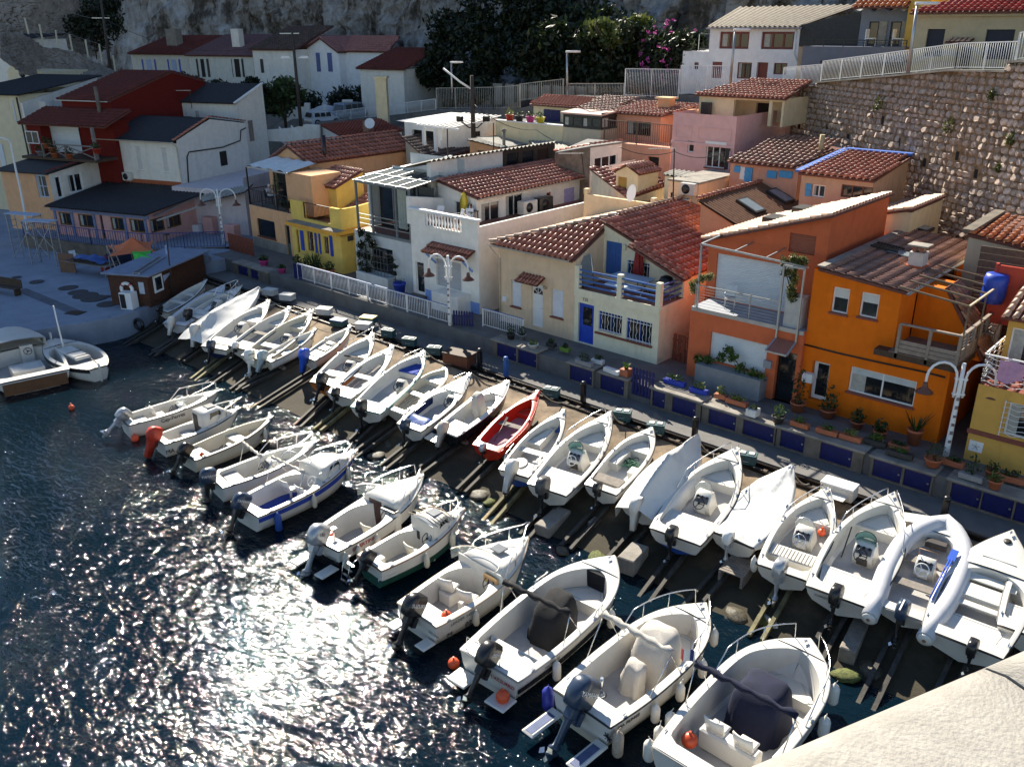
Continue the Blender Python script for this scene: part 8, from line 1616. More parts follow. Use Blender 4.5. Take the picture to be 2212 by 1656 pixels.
for px,py,col,lb in((390,1215,'terracotta','left hanging clay pot on the wooden balcony'),(440,1250,'terracotta','right hanging clay pot on the wooden balcony'),(805,1260,'red','bright orange pot at the right end of the wooden balcony'),(340,1280,'grey','grey trough on the wooden balcony edge'),(580,1315,'terracotta','clay pot low on the wooden balcony edge'),(460,1300,'terracotta','dark clay pot on the balcony edge')):
 x,z=FL.y(*qA(px,py),y4-.45);p=FL.w(x,y4-.45,max(z-.1,zf));pot(p,.32,.38,col,'dark',.4,lb,'pots on the wooden balcony',n=60,leaf=.1)
# lower white house with corner windows
f5=FL.x(*qA(400,1445),x1l);y5,z5=f5;zk=FL.x(*qA(858,1325),x1l)[1];bz5=2
h=H('corner_window_house','low white and peach house with large dark corner windows under a flat dark roof',FL,2.3);a5=FL.y(*qA(240,1440),y5)[0];aw=holex(FL,x1l,y5,qA(445,1460),qA(535,1635));aw2=holex(FL,x1l,y5,qA(548,1445),qA(700,1580));b=B();panel(b,(x1l,y5),(x1l,-.01),bz5,[(0,z5),(-y5,zk+.2)],[aw,aw2]);P('side_wall',b,OFFW,h);window(h,(x1l,y5),(x1l,0),aw,0,0,WHITE,.1,fw=.12);window(h,(x1l,y5),(x1l,0),aw2,1,0,WHITE,.1,fw=.12)
fw_=hole(FL,y5,a5-3,qA(285,1445),qA(412,1640));b=B();panel(b,(a5-3,y5),(x1l,y5),bz5,z5,[fw_]);P('front_wall',b,PEACH,h);window(h,(a5-3,y5),(x1l,y5),fw_,1,1,mat('pale_blue_frame',(.4,.48,.6),.5,.05),.1,fw=.1)
flat_roof(h,[(a5-3.4,y5-.3,z5+.12),(x1l+.15,y5-.3,z5+.12),(x1l+.15,.3,zk+.5),(a5-3.4,.3,zk+.5)],DARKR,.12);ridge_caps(h,(x1l+.12,y5-.3,z5+.14),(x1l+.12,0,zk+.4),DRT)
# cafe
y6=-6.0;a6,c6_=FL.y(*qb(470,300),y6)[0],FL.y(*qb(1238,350),y6)[0];ze6=(FL.y(*qb(470,185),y6-.3)[1]+FL.y(*qb(1225,215),y6-.3)[1])/2;zw=(FL.y(*qb(905,345),y6)[1]+FL.y(*qb(1230,400),y6)[1])/2
h=H('quay_cafe','pink cafe with a row of dark brown framed windows under a black sheet roof',FL,1.6);ff=[qb(900,205),qb(1038,355),qb(1060,235),qb(1210,385),qb(640,225),qb(785,335),qb(480,210),qb(608,340)]
hs=[hole(FL,y6,a6,ff[i],ff[i+1])for i in(0,2,4,6)];hs=[(a,c,zw,ze6-.45)for a,c,d,e in hs];hd=hole(FL,y6,a6,qb(810,190),qb(880,440));hd=(hd[0],hd[1],1.7,ze6-.35)
y6b=FL.x(*qb(1545,250),c6_)[0];sw=[(.15,1.5,zw,ze6-.45),(1.7,3.2,zw,ze6-.45)]
b=B();panel(b,(a6,y6),(c6_,y6),1.2,ze6-.1,hs+[hd]);panel(b,(c6_,y6),(c6_,0),1.2,[(0,ze6-.1),(6,4.9)],sw);panel(b,(a6,0),(a6,y6),1.2,ze6-.1);P('wall',b,CAFEP,h)
BRF=mat('ochre_brown_frame',(.14,.07,.015),.6,.2)
for q_ in hs:window(h,(a6,y6),(c6_,y6),q_,1,0,BRF,.1,fw=.1)
for q_ in sw:window(h,(c6_,y6),(c6_,0),q_,1,0,BRF,.1,fw=.1)
door(h,(a6,y6),(c6_,y6),hd,BRF,(.15,.85,.3,.95),.1)
BLP=mat('blue_grey_post',(.16,.2,.34),.6,.15);
for s_ in[q_[1]+.12 for q_ in hs]+[.03]:P('wall_post',xf(Box(s_-.1,s_+.1,-.08,-.002,1.6,ze6-.15),pmx((a6,y6),(c6_,y6))),BLP,h)
P('roof_fascia',xf(Box(-.2,c6_-a6+.2,-.16,-.084,ze6-.35,ze6-.08),pmx((a6,y6),(c6_,y6))),BLP,h)
corr_roof(h,[(a6-.4,y6-.5,ze6),(c6_+.2,y6-.5,ze6),(c6_+1.2,-.05,5.2),(a6-.4,-.05,5.2)],DARKR,.3,.045);P('flashing',Box(x1l,.0,-.12,-.003,4.9,5.5),mat('orange_flashing',(.35,.09,.03),.7,.2,4),h)
P('side_awning_arm',Beam((c6_+.3,y6+.3,ze6-.2),(c6_+.9,-1,5.0),.1).beam((c6_+.4,y6+.4,ze6-.5),(c6_+2.2,-2.5,ze6+.2),.12),GALV,h)
# houses at the left edge and behind
def block(name,label,fr,yl,pl,pr,ptop,m,depth=6,base=3,roofm=None,ridge=0,cat='house'):
 a,c=fr.y(*pl,yl)[0],fr.y(*pr,yl)[0];z=fr.y(*ptop,yl)[1];h=H(name,label,fr,base,cat);body(h,m,a,c,yl,yl+depth,base-3,z)
 if roofm:(corr_roof if roofm is DARKR else tile_roof)(h,[(a-.3,yl-.3,z),(c+.3,yl-.3,z),(c+.3,yl+depth,z+ridge),(a-.3,yl+depth,z+ridge)],roofm)
 return h,a,c,z
h,a,c,z=block('left_edge_house','yellowish white house with white shutters cut by the left edge',FL,2.6,qA(-300,1000),qA(195,1000),qA(190,788),YCREAM,9,2.3,DARKR,1.1);q_=hole(FL,2.6,a,qA(95,828),qA(145,1010));shutter(h,(a,2.6),(c,2.6),q_[0],q_[1],q_[2],q_[3],ROLL);q_=hole(FL,2.6,a,qA(-20,1190),qA(65,1400));shutter(h,(a,2.6),(c,2.6),q_[0],q_[1],q_[2],q_[3],ROLL)
pipe(h,[(c-.2,2.54,z-.2),(c-.2,2.54,3)],.06,BLACK);x,z=FL.y(*qA(370,870),4.5);P('chimney',Box(x-.4,x+.4,4.2,4.8,z-1,z+.3),OFFW,h)
P('parapet',Prism([(c+.02,2.6,z-1.2),(c+.02,11,z+.6),(c+.02,11,z+1.9),(c+.02,2.6,z+.3)],(.25,0,0)),OFFW,h)
h,a,c,z=block('aircon_gable_house','small cream gabled house with an air conditioner high at the left',FL,13,qA(60,600),qA(355,600),qA(350,598),YCREAM,6,4);zr=FL.y(*qA(110,512),13)[1];b=B();xm=FL.y(*qA(110,512),13)[0];b.prism([(a,13,z),(c,13,z),(xm,13,zr)],(0,6,0));P('gable',b,YCREAM,h);x,z=FL.y(*qA(222,605),12.9);aircon(h,(x,12.99,z),1.5,1.1,.5)
h,a,c,z=block('pale_blue_house','pale house wall with a dark sloping roof at the far left edge',FL,17,qA(-200,400),qA(165,400),qA(100,330),OFFW,6,5,DARKR,.5)
FB=Fr(-105,57,R(15));BWALL=plaster('shaded_cream_plaster',(.66,.64,.56),.3)
h,a,c,z=block('red_roof_house','long cream house with bright blue shutters under a dull red roof below the cliff',FB,0,qA(1090,500),qA(1560,500),qA(1300,448),BWALL,7,8,DRT,2.0)
for l,r_ in((1172,1204),(1275,1308),(1385,1415),(1478,1510)):q_=hole(FB,0,a,qA(l,492),qA(r_,640));shutter(h,(a,0),(c,0),q_[0],q_[1],q_[2],q_[3],BLUEP)
for l,r_ in((1206,1273),(1417,1476)):q_=hole(FB,0,a,qA(l,495),qA(r_,640));P('window',Box(a+q_[0],a+q_[1],-.03,-.003,q_[2],q_[3]),mat('pale_blue_window',(.3,.4,.62),.5,.1),h)
x,z=FB.y(*qA(1445,340),3);P('chimney',Box(x-.9,x+.9,2.5,3.5,z-1.5,FB.y(*qA(1435,240),3)[1]),CONC,h)
h,a,c,z=block('pale_terrace_house','pale terrace house with dark open shutters beside the red roofed one',FB,-.5,qA(1562,500),qA(2095,500),qA(1800,462),BWALL,7,8,mat('purple_tile',(.15,.08,.09),.7,.2,rand=.15),2.2)
for l,r_ in((1622,1655),(1708,1745),(1915,1935),(1998,2030)):q_=hole(FB,-.5,a,qA(l,488),qA(r_,640));shutter(h,(a,-.5),(c,-.5),q_[0],q_[1],q_[2],q_[3],DARKF)
for l,r_ in((1657,1706),(1937,1996)):q_=hole(FB,-.5,a,qA(l,490),qA(r_,640));P('door_opening',Box(a+q_[0],a+q_[1],-.53,-.503,q_[2],q_[3]),DARKROOM,h)
x,z=FB.y(*qA(1965,300),2);P('chimney',Box(x-.6,x+.6,1.6,2.4,z-1.2,FB.y(*qA(1960,240),2)[1]),OFFW,h)
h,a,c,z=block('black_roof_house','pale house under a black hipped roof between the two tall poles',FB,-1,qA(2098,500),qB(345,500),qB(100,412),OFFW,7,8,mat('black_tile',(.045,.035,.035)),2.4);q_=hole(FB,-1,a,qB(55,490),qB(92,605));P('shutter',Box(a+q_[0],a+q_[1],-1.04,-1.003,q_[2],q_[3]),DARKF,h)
FG=Fr(-88,63,R(8));a,c=FG.y(*qB(462,600),0)[0],FG.y(*qB(718,600),0)[0];ze=FG.y(*qB(718,428),0)[1];xm,zr=FG.y(*qB(562,318),0);xr=FG.y(*qB(1135,440),1)[0]
h=H('white_gable_house','white gabled house with two tall blue shutters and a pinkish roof at the cliff foot',FG,7);b=B();L_=c-a;panel(b,(a,0),(c,0),5,[(0,FG.y(*qB(462,400),0)[1]),(xm-a,zr),(L_,ze)]);panel(b,(c,0),(c,1),5,ze);panel(b,(c,1),(xr,1),5,ze);P('wall',b,UW,h)
for l,r_ in((518,562),(612,660)):q_=hole(FG,0,a,qB(l,438),qB(r_,595));shutter(h,(a,0),(c,0),q_[0],q_[1],q_[2],q_[3],mat('shaded_blue_shutter',(.10,.13,.30),.6,.1))
PKT=mat('pinkish_tile',(.30,.13,.11),.7,.25,5,rand=.2);rz_=FG.y(*qB(900,302),5)[1];tile_roof(h,[(c-.3,.7,ze),(xr,.7,ze),(xr-2,5,rz_),(xm,5,rz_)],PKT,.4,.55,cap=60);tile_roof(h,[(c+.3,5,ze-.1),(c+.3,-.4,ze-.1),(xm,-.4,zr+.08),(xm,5,zr+.08)],PKT,.4,.55,cap=20,name='gable_roof');tile_roof(h,[(a-.5,-.4,FG.y(*qB(445,412),0)[1]),(a-.5,5,FG.y(*qB(445,412),0)[1]),(xm,5,zr+.08),(xm,-.4,zr+.08)],PKT,.4,.55,cap=20,name='gable_roof');tile_roof(h,[(a-9,3,ze-.3),(a-.6,3,ze-.3),(xm-1,7,rz_),(a-6,7,rz_)],mat('purple_tile',(.15,.08,.09)),.4,.55,cap=20,name='rear_roof');P('rear_wall',Box(a-8,a-.6,3.3,6,5,ze-.35),OFFW,h)
h,a,c,z=block('small_red_roof_house','small shaded house with a dull red roof half hidden by bushes',FG,-5,qB(880,560),qB(1240,560),qB(1000,570),OFFW,6,6,DRT,1.8)
# hillside terraces of the far left: rough stone retaining walls
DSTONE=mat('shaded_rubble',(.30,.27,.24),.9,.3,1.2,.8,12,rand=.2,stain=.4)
def slope_wall(name,label,top,bot,dist,m,sz=.7,n=900):
 t=T(name,label,'stone wall',(0,0,0));b=B();tp=[GD(*p,d)for p,d in zip(top,dist)];bt=[GD(*p,d-1.5)for p,d in zip(bot,dist)]
 b.loft([tp,bt],False,sm=False);P('wall_core',b,m,t);rg=random.Random(len(name));st=B()
 for _ in range(n):
  k=rg.random()*(len(tp)-1);i=int(k);f=k-i;v=rg.random();p=tp[i].lerp(tp[i+1],f).lerp(bt[i].lerp(bt[i+1],f),v);d=(tp[i+1]-tp[i]).normalized();nn=d.cross(bt[i]-tp[i]).normalized();nn=-nn if nn.dot(CP-p)<0 else nn;up=nn.cross(d);k_=6;w_,h_=sz*rg.uniform(.4,.9),sz*rg.uniform(.3,.6)
  o_=[p+d*cos(j)*w_*rg.uniform(.4,.55)+up*sin(j)*h_*rg.uniform(.4,.55)for j in[2*pi*q/k_ for q in range(k_)]];i_=[q+(p-q)*.3+nn*sz*.14 for q in o_]
  st.add(o_+i_,[(j,(j+1)%k_,k_+(j+1)%k_,k_+j)for j in range(k_)]+[tuple(range(k_,2*k_))])
 P('stone',st,m,t,kind='stuff');return t
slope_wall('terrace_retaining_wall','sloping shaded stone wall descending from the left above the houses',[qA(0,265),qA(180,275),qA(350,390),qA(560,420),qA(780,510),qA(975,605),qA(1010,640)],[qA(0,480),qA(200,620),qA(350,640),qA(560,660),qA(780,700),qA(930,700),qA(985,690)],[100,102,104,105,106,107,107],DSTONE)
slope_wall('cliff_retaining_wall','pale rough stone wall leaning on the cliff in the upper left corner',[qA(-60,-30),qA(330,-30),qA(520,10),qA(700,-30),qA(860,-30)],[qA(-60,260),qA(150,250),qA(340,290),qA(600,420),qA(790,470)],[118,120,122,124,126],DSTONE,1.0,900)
t_=T('fence_posts_run','wire fence on thin pale posts along the shaded stone wall','fence',GD(*qA(350,390),103));o_=V(t_.location)
pp=[(qA(238,285),qA(205,150)),(qA(362,380),qA(325,200)),(qA(478,390),qA(460,250)),(qA(600,425),qA(575,285)),(qA(730,470),qA(707,330)),(qA(843,510),qA(820,365)),(qA(955,590),qA(935,460))]
t_.name='wire_fence'
for a_,c_ in pp:p=GD(*a_,103)-o_;P('fence_post',Beam(p,GD(*c_,103)-o_,.12),mat('pale_post',(.55,.52,.4),.7,.1),t_)
for k in(.3,.65,1):P('fence_wire',Tube([(GD(*a_,103)-o_).lerp(GD(*c_,103)-o_,k)for a_,c_ in pp],.012,3),GALV,t_)
# greenery
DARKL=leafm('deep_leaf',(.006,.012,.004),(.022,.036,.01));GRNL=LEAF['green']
def shrub(name,label,cat,p,rad,n,leaf,m,trunk=0,lumps=5,group=None,seed=1,barkm=None):
 rg=random.Random(seed);t=T(name,label,cat,p,0,group);b=B();c0=V((0,0,trunk+rad[2]*.8))
 for i in range(lumps):
  d=V((rg.uniform(-1,1),rg.uniform(-1,1),rg.uniform(-.6,1)));k=rg.uniform(.45,.75)if lumps>1 else 1
  b.leaves(c0+V((d.x*rad[0]*.6,d.y*rad[1]*.6,d.z*rad[2]*.55))*(lumps>1),(rad[0]*k,rad[1]*k,rad[2]*k),n//lumps,leaf,rg,.3)
 P('foliage' if not trunk else 'crown',b,m,t);b=B()
 for i in range(4 if trunk else 3):a=rg.random()*6.28;b.tube([(0,0,-.3),(.15*cos(a),.15*sin(a),(trunk+rad[2])*.5),(rad[0]*.5*cos(a),rad[1]*.5*sin(a),trunk+rad[2]*1.2)],[.05+.03*trunk,.04+.015*trunk,.02],5)
 P('trunk' if trunk else 'stem',b,barkm or WOODD,t);return t
dk=[((1015,190),62,3.5,'darkest bush at the left foot of the overgrown cliff'),((1060,110),64,5,'tall dark bush on the overgrown cliff left of the pale rock'),((1110,60),66,5,'high dark bush near the top of the overgrown cliff'),((1000,60),67,5,'dark bush against the grey cliff at the left of the overgrown slope'),((1180,130),63,4.5,'dark bush behind the single street lamp'),((1235,90),64,5,'dark broad bush high behind the street lamp'),((1260,150),62,3.8,'dark bush hanging over the panel wall'),((1300,120),62,4,'dark bush below the sunlit shrub'),((1350,150),61.5,3.6,'dark bush over the panels under the flowering shrub'),((1400,160),61,3.4,'dark bush left of the white upper house'),((1190,20),68,5,'dark bush at the top edge above the street lamp'),((950,150),64,3.5,'dark bush beside the low railing road'),((1040,200),61,2.6,'low dark bush over the first wall panel')]
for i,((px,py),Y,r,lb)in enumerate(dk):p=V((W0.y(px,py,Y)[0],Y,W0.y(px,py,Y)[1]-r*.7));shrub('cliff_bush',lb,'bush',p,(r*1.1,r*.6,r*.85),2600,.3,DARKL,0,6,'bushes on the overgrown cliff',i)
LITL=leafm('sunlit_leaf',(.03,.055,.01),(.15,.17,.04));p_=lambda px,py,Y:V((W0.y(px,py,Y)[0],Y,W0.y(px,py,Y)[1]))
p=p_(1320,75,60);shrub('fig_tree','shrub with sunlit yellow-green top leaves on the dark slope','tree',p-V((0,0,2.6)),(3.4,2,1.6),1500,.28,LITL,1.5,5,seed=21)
p=p_(1395,75,59.5);shrub('cliff_shrub','green shrub between the sunlit one and the pink flowers','bush',p-V((0,0,1.5)),(2.2,1.5,1.5),1200,.22,DARKL,0,4,seed=22)
p=p_(1455,95,58.8);t_=shrub('bougainvillea','bougainvillea with pink blossom beside the white upper house','flowering bush',p-V((0,0,2.6)),(2.6,1.6,2.2),2400,.2,DARKL,0,6,seed=23);b=B();rg=random.Random(9)
for i in range(60):c_=V((rg.gauss(0,1),rg.gauss(0,.8)-.4,rg.gauss(0,1))).normalized();b.leaves((c_.x*2.7,c_.y*1.7,1.9+c_.z*2.3),(.22,.22,.2),8,.1,rg)
P('blossom',b,leafm('pink_blossom',(.3,.02,.22),(.6,.12,.4)),t_)
p=p_(1478,120,57.2);shrub('trailing_ivy','dark ivy trailing over the corner of the white upper house wall','ivy',p-V((0,0,1.5)),(1.3,.7,1.8),700,.18,DARKL,0,3,seed=24)
p=GD(610,200,92);shrub('leafy_tree','dark tree with clear leaves beside the lamp pole, in front of the white gable','tree',p-V((0,0,4)),(2.8,2.2,2.6),1500,.3,leafm('mid_leaf',(.025,.05,.015),(.09,.13,.04)),1.5,6,seed=31)
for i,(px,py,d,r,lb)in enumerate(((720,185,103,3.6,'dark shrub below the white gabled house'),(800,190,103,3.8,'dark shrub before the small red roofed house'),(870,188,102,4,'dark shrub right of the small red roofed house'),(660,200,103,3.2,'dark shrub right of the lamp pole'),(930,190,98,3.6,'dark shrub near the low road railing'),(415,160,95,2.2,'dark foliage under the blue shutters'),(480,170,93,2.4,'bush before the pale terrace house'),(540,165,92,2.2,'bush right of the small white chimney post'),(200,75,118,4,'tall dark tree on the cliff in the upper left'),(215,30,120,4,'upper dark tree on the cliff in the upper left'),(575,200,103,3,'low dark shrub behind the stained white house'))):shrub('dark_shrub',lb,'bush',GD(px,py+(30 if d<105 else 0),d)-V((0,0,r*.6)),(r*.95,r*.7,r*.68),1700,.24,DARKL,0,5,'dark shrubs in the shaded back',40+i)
# promenade: railings, lamps, storage benches, planters
BR=mat('promenade_blue_white',(.74,.75,.78),.45,.05)
za=2.3;y0=29.3
def prom(label,pa,pb,n,ya,yb):
 xa,xb=GZ(*pa,za).x,GZ(*pb,za).x
 for i in range(n):
  p=V((xa+(xb-xa)*i/n,ya+(yb-ya)*i/n,za));q=V((xa+(xb-xa)*(i+.985)/n,ya+(yb-ya)*(i+.985)/n,za));t=T('promenade_railing',label[i],'railing',p,0,'white promenade railings');railing(t,[V(),q-p],.95,.13,BR,.016,1.9,.12,cap=60)
  d_=(q-p);P('kick_rail',Beam(V((0,0,.99)),d_+V((0,0,.99)),.05,.02),BLUEM,t)
prom(['first white promenade railing section, before the yellow house','second white promenade railing section, before the caged window','third white promenade railing section, before the grey-blue house door','fourth white promenade railing section, at the middle lamp'],(655,600),(960,706),4,y0,y0)
prom(['short white promenade railing before the cream house'],(1040,706),(1142,727),1,30.2,30.2)
BROWNS=mat('brown_lamp_shade',(.13,.05,.03),.4,.2)
def twin_lamp(label,base,topz,arm=1.0,rot=0,scale=1.0,m=None):
 t=T('street_lamp',label,'street lamp',base,rot,'twin armed white street lamps');hh=topz-base[2];m=m or WHITE
 P('lamp_post',Tube([(0,0,0),(0,0,.5),(0,0,hh-.9),(0,0,hh)],[.11,.1,.075,.06],10),m,t)
 for sg in(1,-1):
  pts=[(sg*.14,0,hh-1.25),(sg*.14,0,hh-.55)]+[(sg*(.14+arm/2-arm/2*cos(a)),0,hh-.55+.55*sin(a))for a in[pi*k/8 for k in range(1,9)]]+[(sg*(.14+arm),0,hh-.8)]
  a_=P('lamp_arm',Tube(pts,.045,8),m,t);P('lamp_shade',Lathe([(.05,.05),(.08,-.02),(.1,-.16),(.28,-.3),(.3,-.34),(.24,-.33)],14,MT((sg*(.14+arm),0,hh-.8))),BROWNS,a_);P('bulb',B().sphere((sg*(.14+arm),0,hh-1.1),.08,8,6),WHITE,a_)
 b=B()
 for z in(hh-.6,hh-1.15):b.box(-.2,.2,-.06,.06,z,z+.06)
 P('clamp',b,m,t);b=B();rg=random.Random(int(base[0]*7))
 for i in range(6):z=.6+i*.32;a=rg.random()*6;b.box(-.05,.05,-.118,-.09,z,z+rg.uniform(.05,.14))
 P('sticker',b,mat('sticker',(.2,.16,.16),.6,.5,9),t)
def upto(base,px,py):d=ray(px,py);k=hypot(base.x,base.y)/hypot(d.x,d.y);return CAMZ+d.z*k
RL=R(-35)
p=GZ(957,708,2.3);p=V((p.x,29.2,2.3));twin_lamp('twin armed white lamp with brown shades before the balustrade house',p,upto(p,958,552),.95,R(20))
p=GZ(2047,982,2.3);p=V((p.x,30.6,2.3));twin_lamp('twin armed white lamp with brown shades between the orange and ochre houses',p,upto(p,2086,785),.95,R(30))
p=GZ(485,533,2.0);twin_lamp('twin armed white lamp with stickers in front of the pinkish white wall',p,upto(p,468,408),1.1,R(40))
def pole_lamp(label,base,top,m=None,head=True):
 b_,tp=V(base),V(top);t=T('pole_lamp',label,'street lamp',b_,0,'single armed pole lamps');d=tp-b_;P('lamp_post',Tube([V(),d],[.09,.06],8),m or GALV,t)
 s_=V((_rt.x,_rt.y,0)).normalized();P('lamp_head',B().loft([[d+s_*k+V((0,0,z_))+V((_fwd.x,_fwd.y,0))*j for z_,j in((.0,-w_),(.09,-w_*.6),(.09,w_*.6),(0,w_),(-.05,0))]for k,w_ in((-.1,.08),(.25,.16),(.75,.17),(.95,.06))],True,True,True),WHITE,t)
for lb,pb,pt,d in(('grey pole lamp on the upper road left of the wooden pole',qB(1645,820),qB(1640,520),75),('grey pole lamp on the upper road in the middle',qC(501,750),qC(500,432),66),('tall pale pole lamp before the white upper house',qC(1850,700),qC(1892,252),60),('tall pale pole lamp before the sandy upper house',qD(1245,612),qD(1325,35),47)):pole_lamp(lb,GD(*pb,d),GD(*pt,d))
DKP=mat('dark_pole_wood',(.05,.04,.035),.8,.3,5)
def pole(label,pb,pt,d,arms=0):
 b_,tp=GD(*pb,d),GD(*pt,d);t=T('utility_pole',label,'utility pole',b_,0,'wooden utility poles');D_=tp-b_;P('pole_shaft',Tube([V(),D_],[.17,.11],8),DKP,t);s_=V((_rt.x,_rt.y,0)).normalized()
 if arms:P('cross_arm',Beam(D_*arms-s_*1.1,D_*arms+s_*.6,.08),GALV,t)
 return t,b_,D_
t,b_,D_=pole('dark wooden pole carrying two floodlights in the middle of the village',e4(1015,800),e4(990,-60),62,0);s_=V((_rt.x,_rt.y,0)).normalized();k=D_*.17
P('floodlight_arm',Tube([k-s_*.8+V((0,0,.4)),k-s_*.3,k+s_*.3,k+s_*.8+V((0,0,.45))],.05,5),BLACK,t)
for sg in(-1,1):P('floodlight',Box(-.22,.22,-.12,.12,-.15,.18,MT(k+s_*sg*.9+V((0,0,.55)))),BLACK,t)
P('cable_bracket',Tube([D_*.78,D_*.8-s_*.8+V((0,0,.4)),D_*.84-s_*1.9+V((0,0,1.1))],.07,5),WHITE,t)
pole('leaning dark pole before the red roofed houses at the upper left',qA(912,560),qA(832,-30),98,.7);t,b_,D_=pole('tall dark pole with two white street lights near the leafy tree',qB(395,1045),qB(322,270),84,.99)
for sg in(-1,1):P('pole_light',B().loft([[D_*.73+s_*(sg*.25+sg*q)+V((0,0,z_))for z_,q in((0,.0),(.22,.35),(.2,.9),(0,1.0))],[D_*.73+s_*(sg*.25+sg*q)+V((_fwd.x*.3,_fwd.y*.3,z_))for z_,q in((0,.0),(.22,.35),(.2,.9),(0,1.0))]],True,True,True),WHITE,t)
def wire(label,pts,dist,sag=.6):
 P0=[GD(*p,d)for p,d in zip(pts,dist)];out=[]
 for a,c in zip(P0,P0[1:]):out+=[a.lerp(c,k/8)-V((0,0,sag*4*(k/8)*(1-k/8)))-P0[0]for k in range(9)]
 solid('overhead_wire',label,'wire',Tube(out,.022,4),BLACK,P0[0],0,'overhead wires')
wire('overhead wire falling from the upper left corner to the leaning pole',[qA(380,-20),qA(850,150)],[110,98]);wire('overhead wire from the leaning pole to the tall lamp pole',[qA(850,150),qB(325,300)],[98,84],2);wire('overhead wire across the pink house',[qC(930,1215),qC(1390,1255),qC(1800,1265)],[50,50,51],.3);wire('low overhead wire from the wooden pole across the cream terrace wall',[e4(1010,330),e4(1885,690),qC(760,1200)],[62,60,57],.5)
# storage benches
def bench_run(label,xa,xb,yf,zt,doors,zb_=1.5,depth=.75,slab=.1):
 t=T('storage_bench',label,'storage bench',(xa,yf,zb_),0,'concrete storage benches with blue doors');w_=xb-xa;b=B();hs=[(a-xa,c-xa,.08,zt-zb_-slab-.05)for a,c in doors]
 panel(b,(0,0),(w_,0),0,zt-zb_-slab,hs,.08);panel(b,(w_,0),(w_,depth),0,zt-zb_-slab);panel(b,(0,depth),(0,0),0,zt-zb_-slab);P('bench_wall',b,CONCD,t);P('bench_slab',Box(-.06,w_+.06,-.07,depth,zt-zb_-slab+.002,zt-zb_,bv=.02),CONC,t)
 for a,c,d,e in hs:D_=P('door',Box(a+.01,c-.01,.05,.078,d+.01,e-.01).box(a+.01,c-.01,.03,.05,d+.01,d+.06).box(a+.01,c-.01,.03,.05,e-.06,e-.01),BLUED,t);P('hasp',Box(c-.12,c-.06,.015,.03,(d+e)/2-.03,(d+e)/2+.03),GALV,D_)
 return t
YB_=28.95;ZB_=2.42;X=lambda q:WY(*q,YB_)[0]
bench_run('low concrete storage bench with two blue doors before the cream house',X(q3(100,1400)),X(q3(470,1590)),YB_,ZB_,[(X(q3(140,1450)),X(q3(298,1490))),(X(q3(312,1500)),X(q3(465,1560)))])
bench_run('small storage bench with one tilted blue door below the dark plants',X(q6(505,340)),X(q6(715,400)),YB_,ZB_,[(X(q6(520,360)),X(q6(705,400)))])
bench_run('storage bench with one blue door under the orange square pot',X(q6(765,400)),X(q6(1000,480)),YB_,ZB_,[(X(q6(772,420)),X(q6(970,460)))])
bench_run('long storage bench with two blue doors before the terracotta house',X(q6(1192,520)),X(q6(1605,640)),YB_,ZB_,[(X(q6(1205,540)),X(q6(1310,560))),(X(q6(1368,590)),X(q6(1565,630)))])
bench_run('storage bench with two blue doors carrying the white square planter',X(q6(1618,640)),X(q5(150,600)),YB_,ZB_-.06,[(X(q6(1668,700)),X(q6(1898,740))),(X(q6(1955,770)),X(q5(138,590)))])
bench_run('long storage bench with two blue doors before the orange house door',X(q5(155,640)),X(q5(870,850)),YB_,ZB_-.02,[(X(q5(185,670)),X(q5(388,700))),(X(q5(512,780)),X(q5(778,840)))])
bench_run('storage bench with two blue doors under the right street lamp',X(q5(925,900)),X(q5(1445,1050)),YB_,ZB_-.05,[(X(q5(948,930)),X(q5(1185,980))),(X(q5(1205,990)),X(q5(1430,1040)))])
bench_run('storage bench with wide blue doors at the right edge',X(q5(1560,1100)),X(q5(2420,1340)),YB_,ZB_-.03,[(X(q5(1592,1120)),X(q5(1840,1180))),(X(q5(1850,1190)),X(q5(2110,1250))),(X(q5(2125,1260)),X(q5(2400,1330)))])
bench_run('storage bench with blue doors at the left end of the walkway',X(q7(-60,120)),X(q7(255,200)),YB_,ZB_-.1,[(X(q7(-20,130)),X(q7(70,160))),(X(q7(95,160)),X(q7(165,180)))])
P_=lambda q,z=ZB_:GZ(*q,z)
def troughs(items):
 for q_,col,w2,pl,ph,lb,rot in items:p=GZ(*q_,ZB_+.02);p.y=max(p.y,YB_+.1);pot((p.x,p.y,ZB_+.004),.2,.2,col,pl,ph,lb,'planters on the storage benches',(w2,.24),.06,90,'planter',rot)
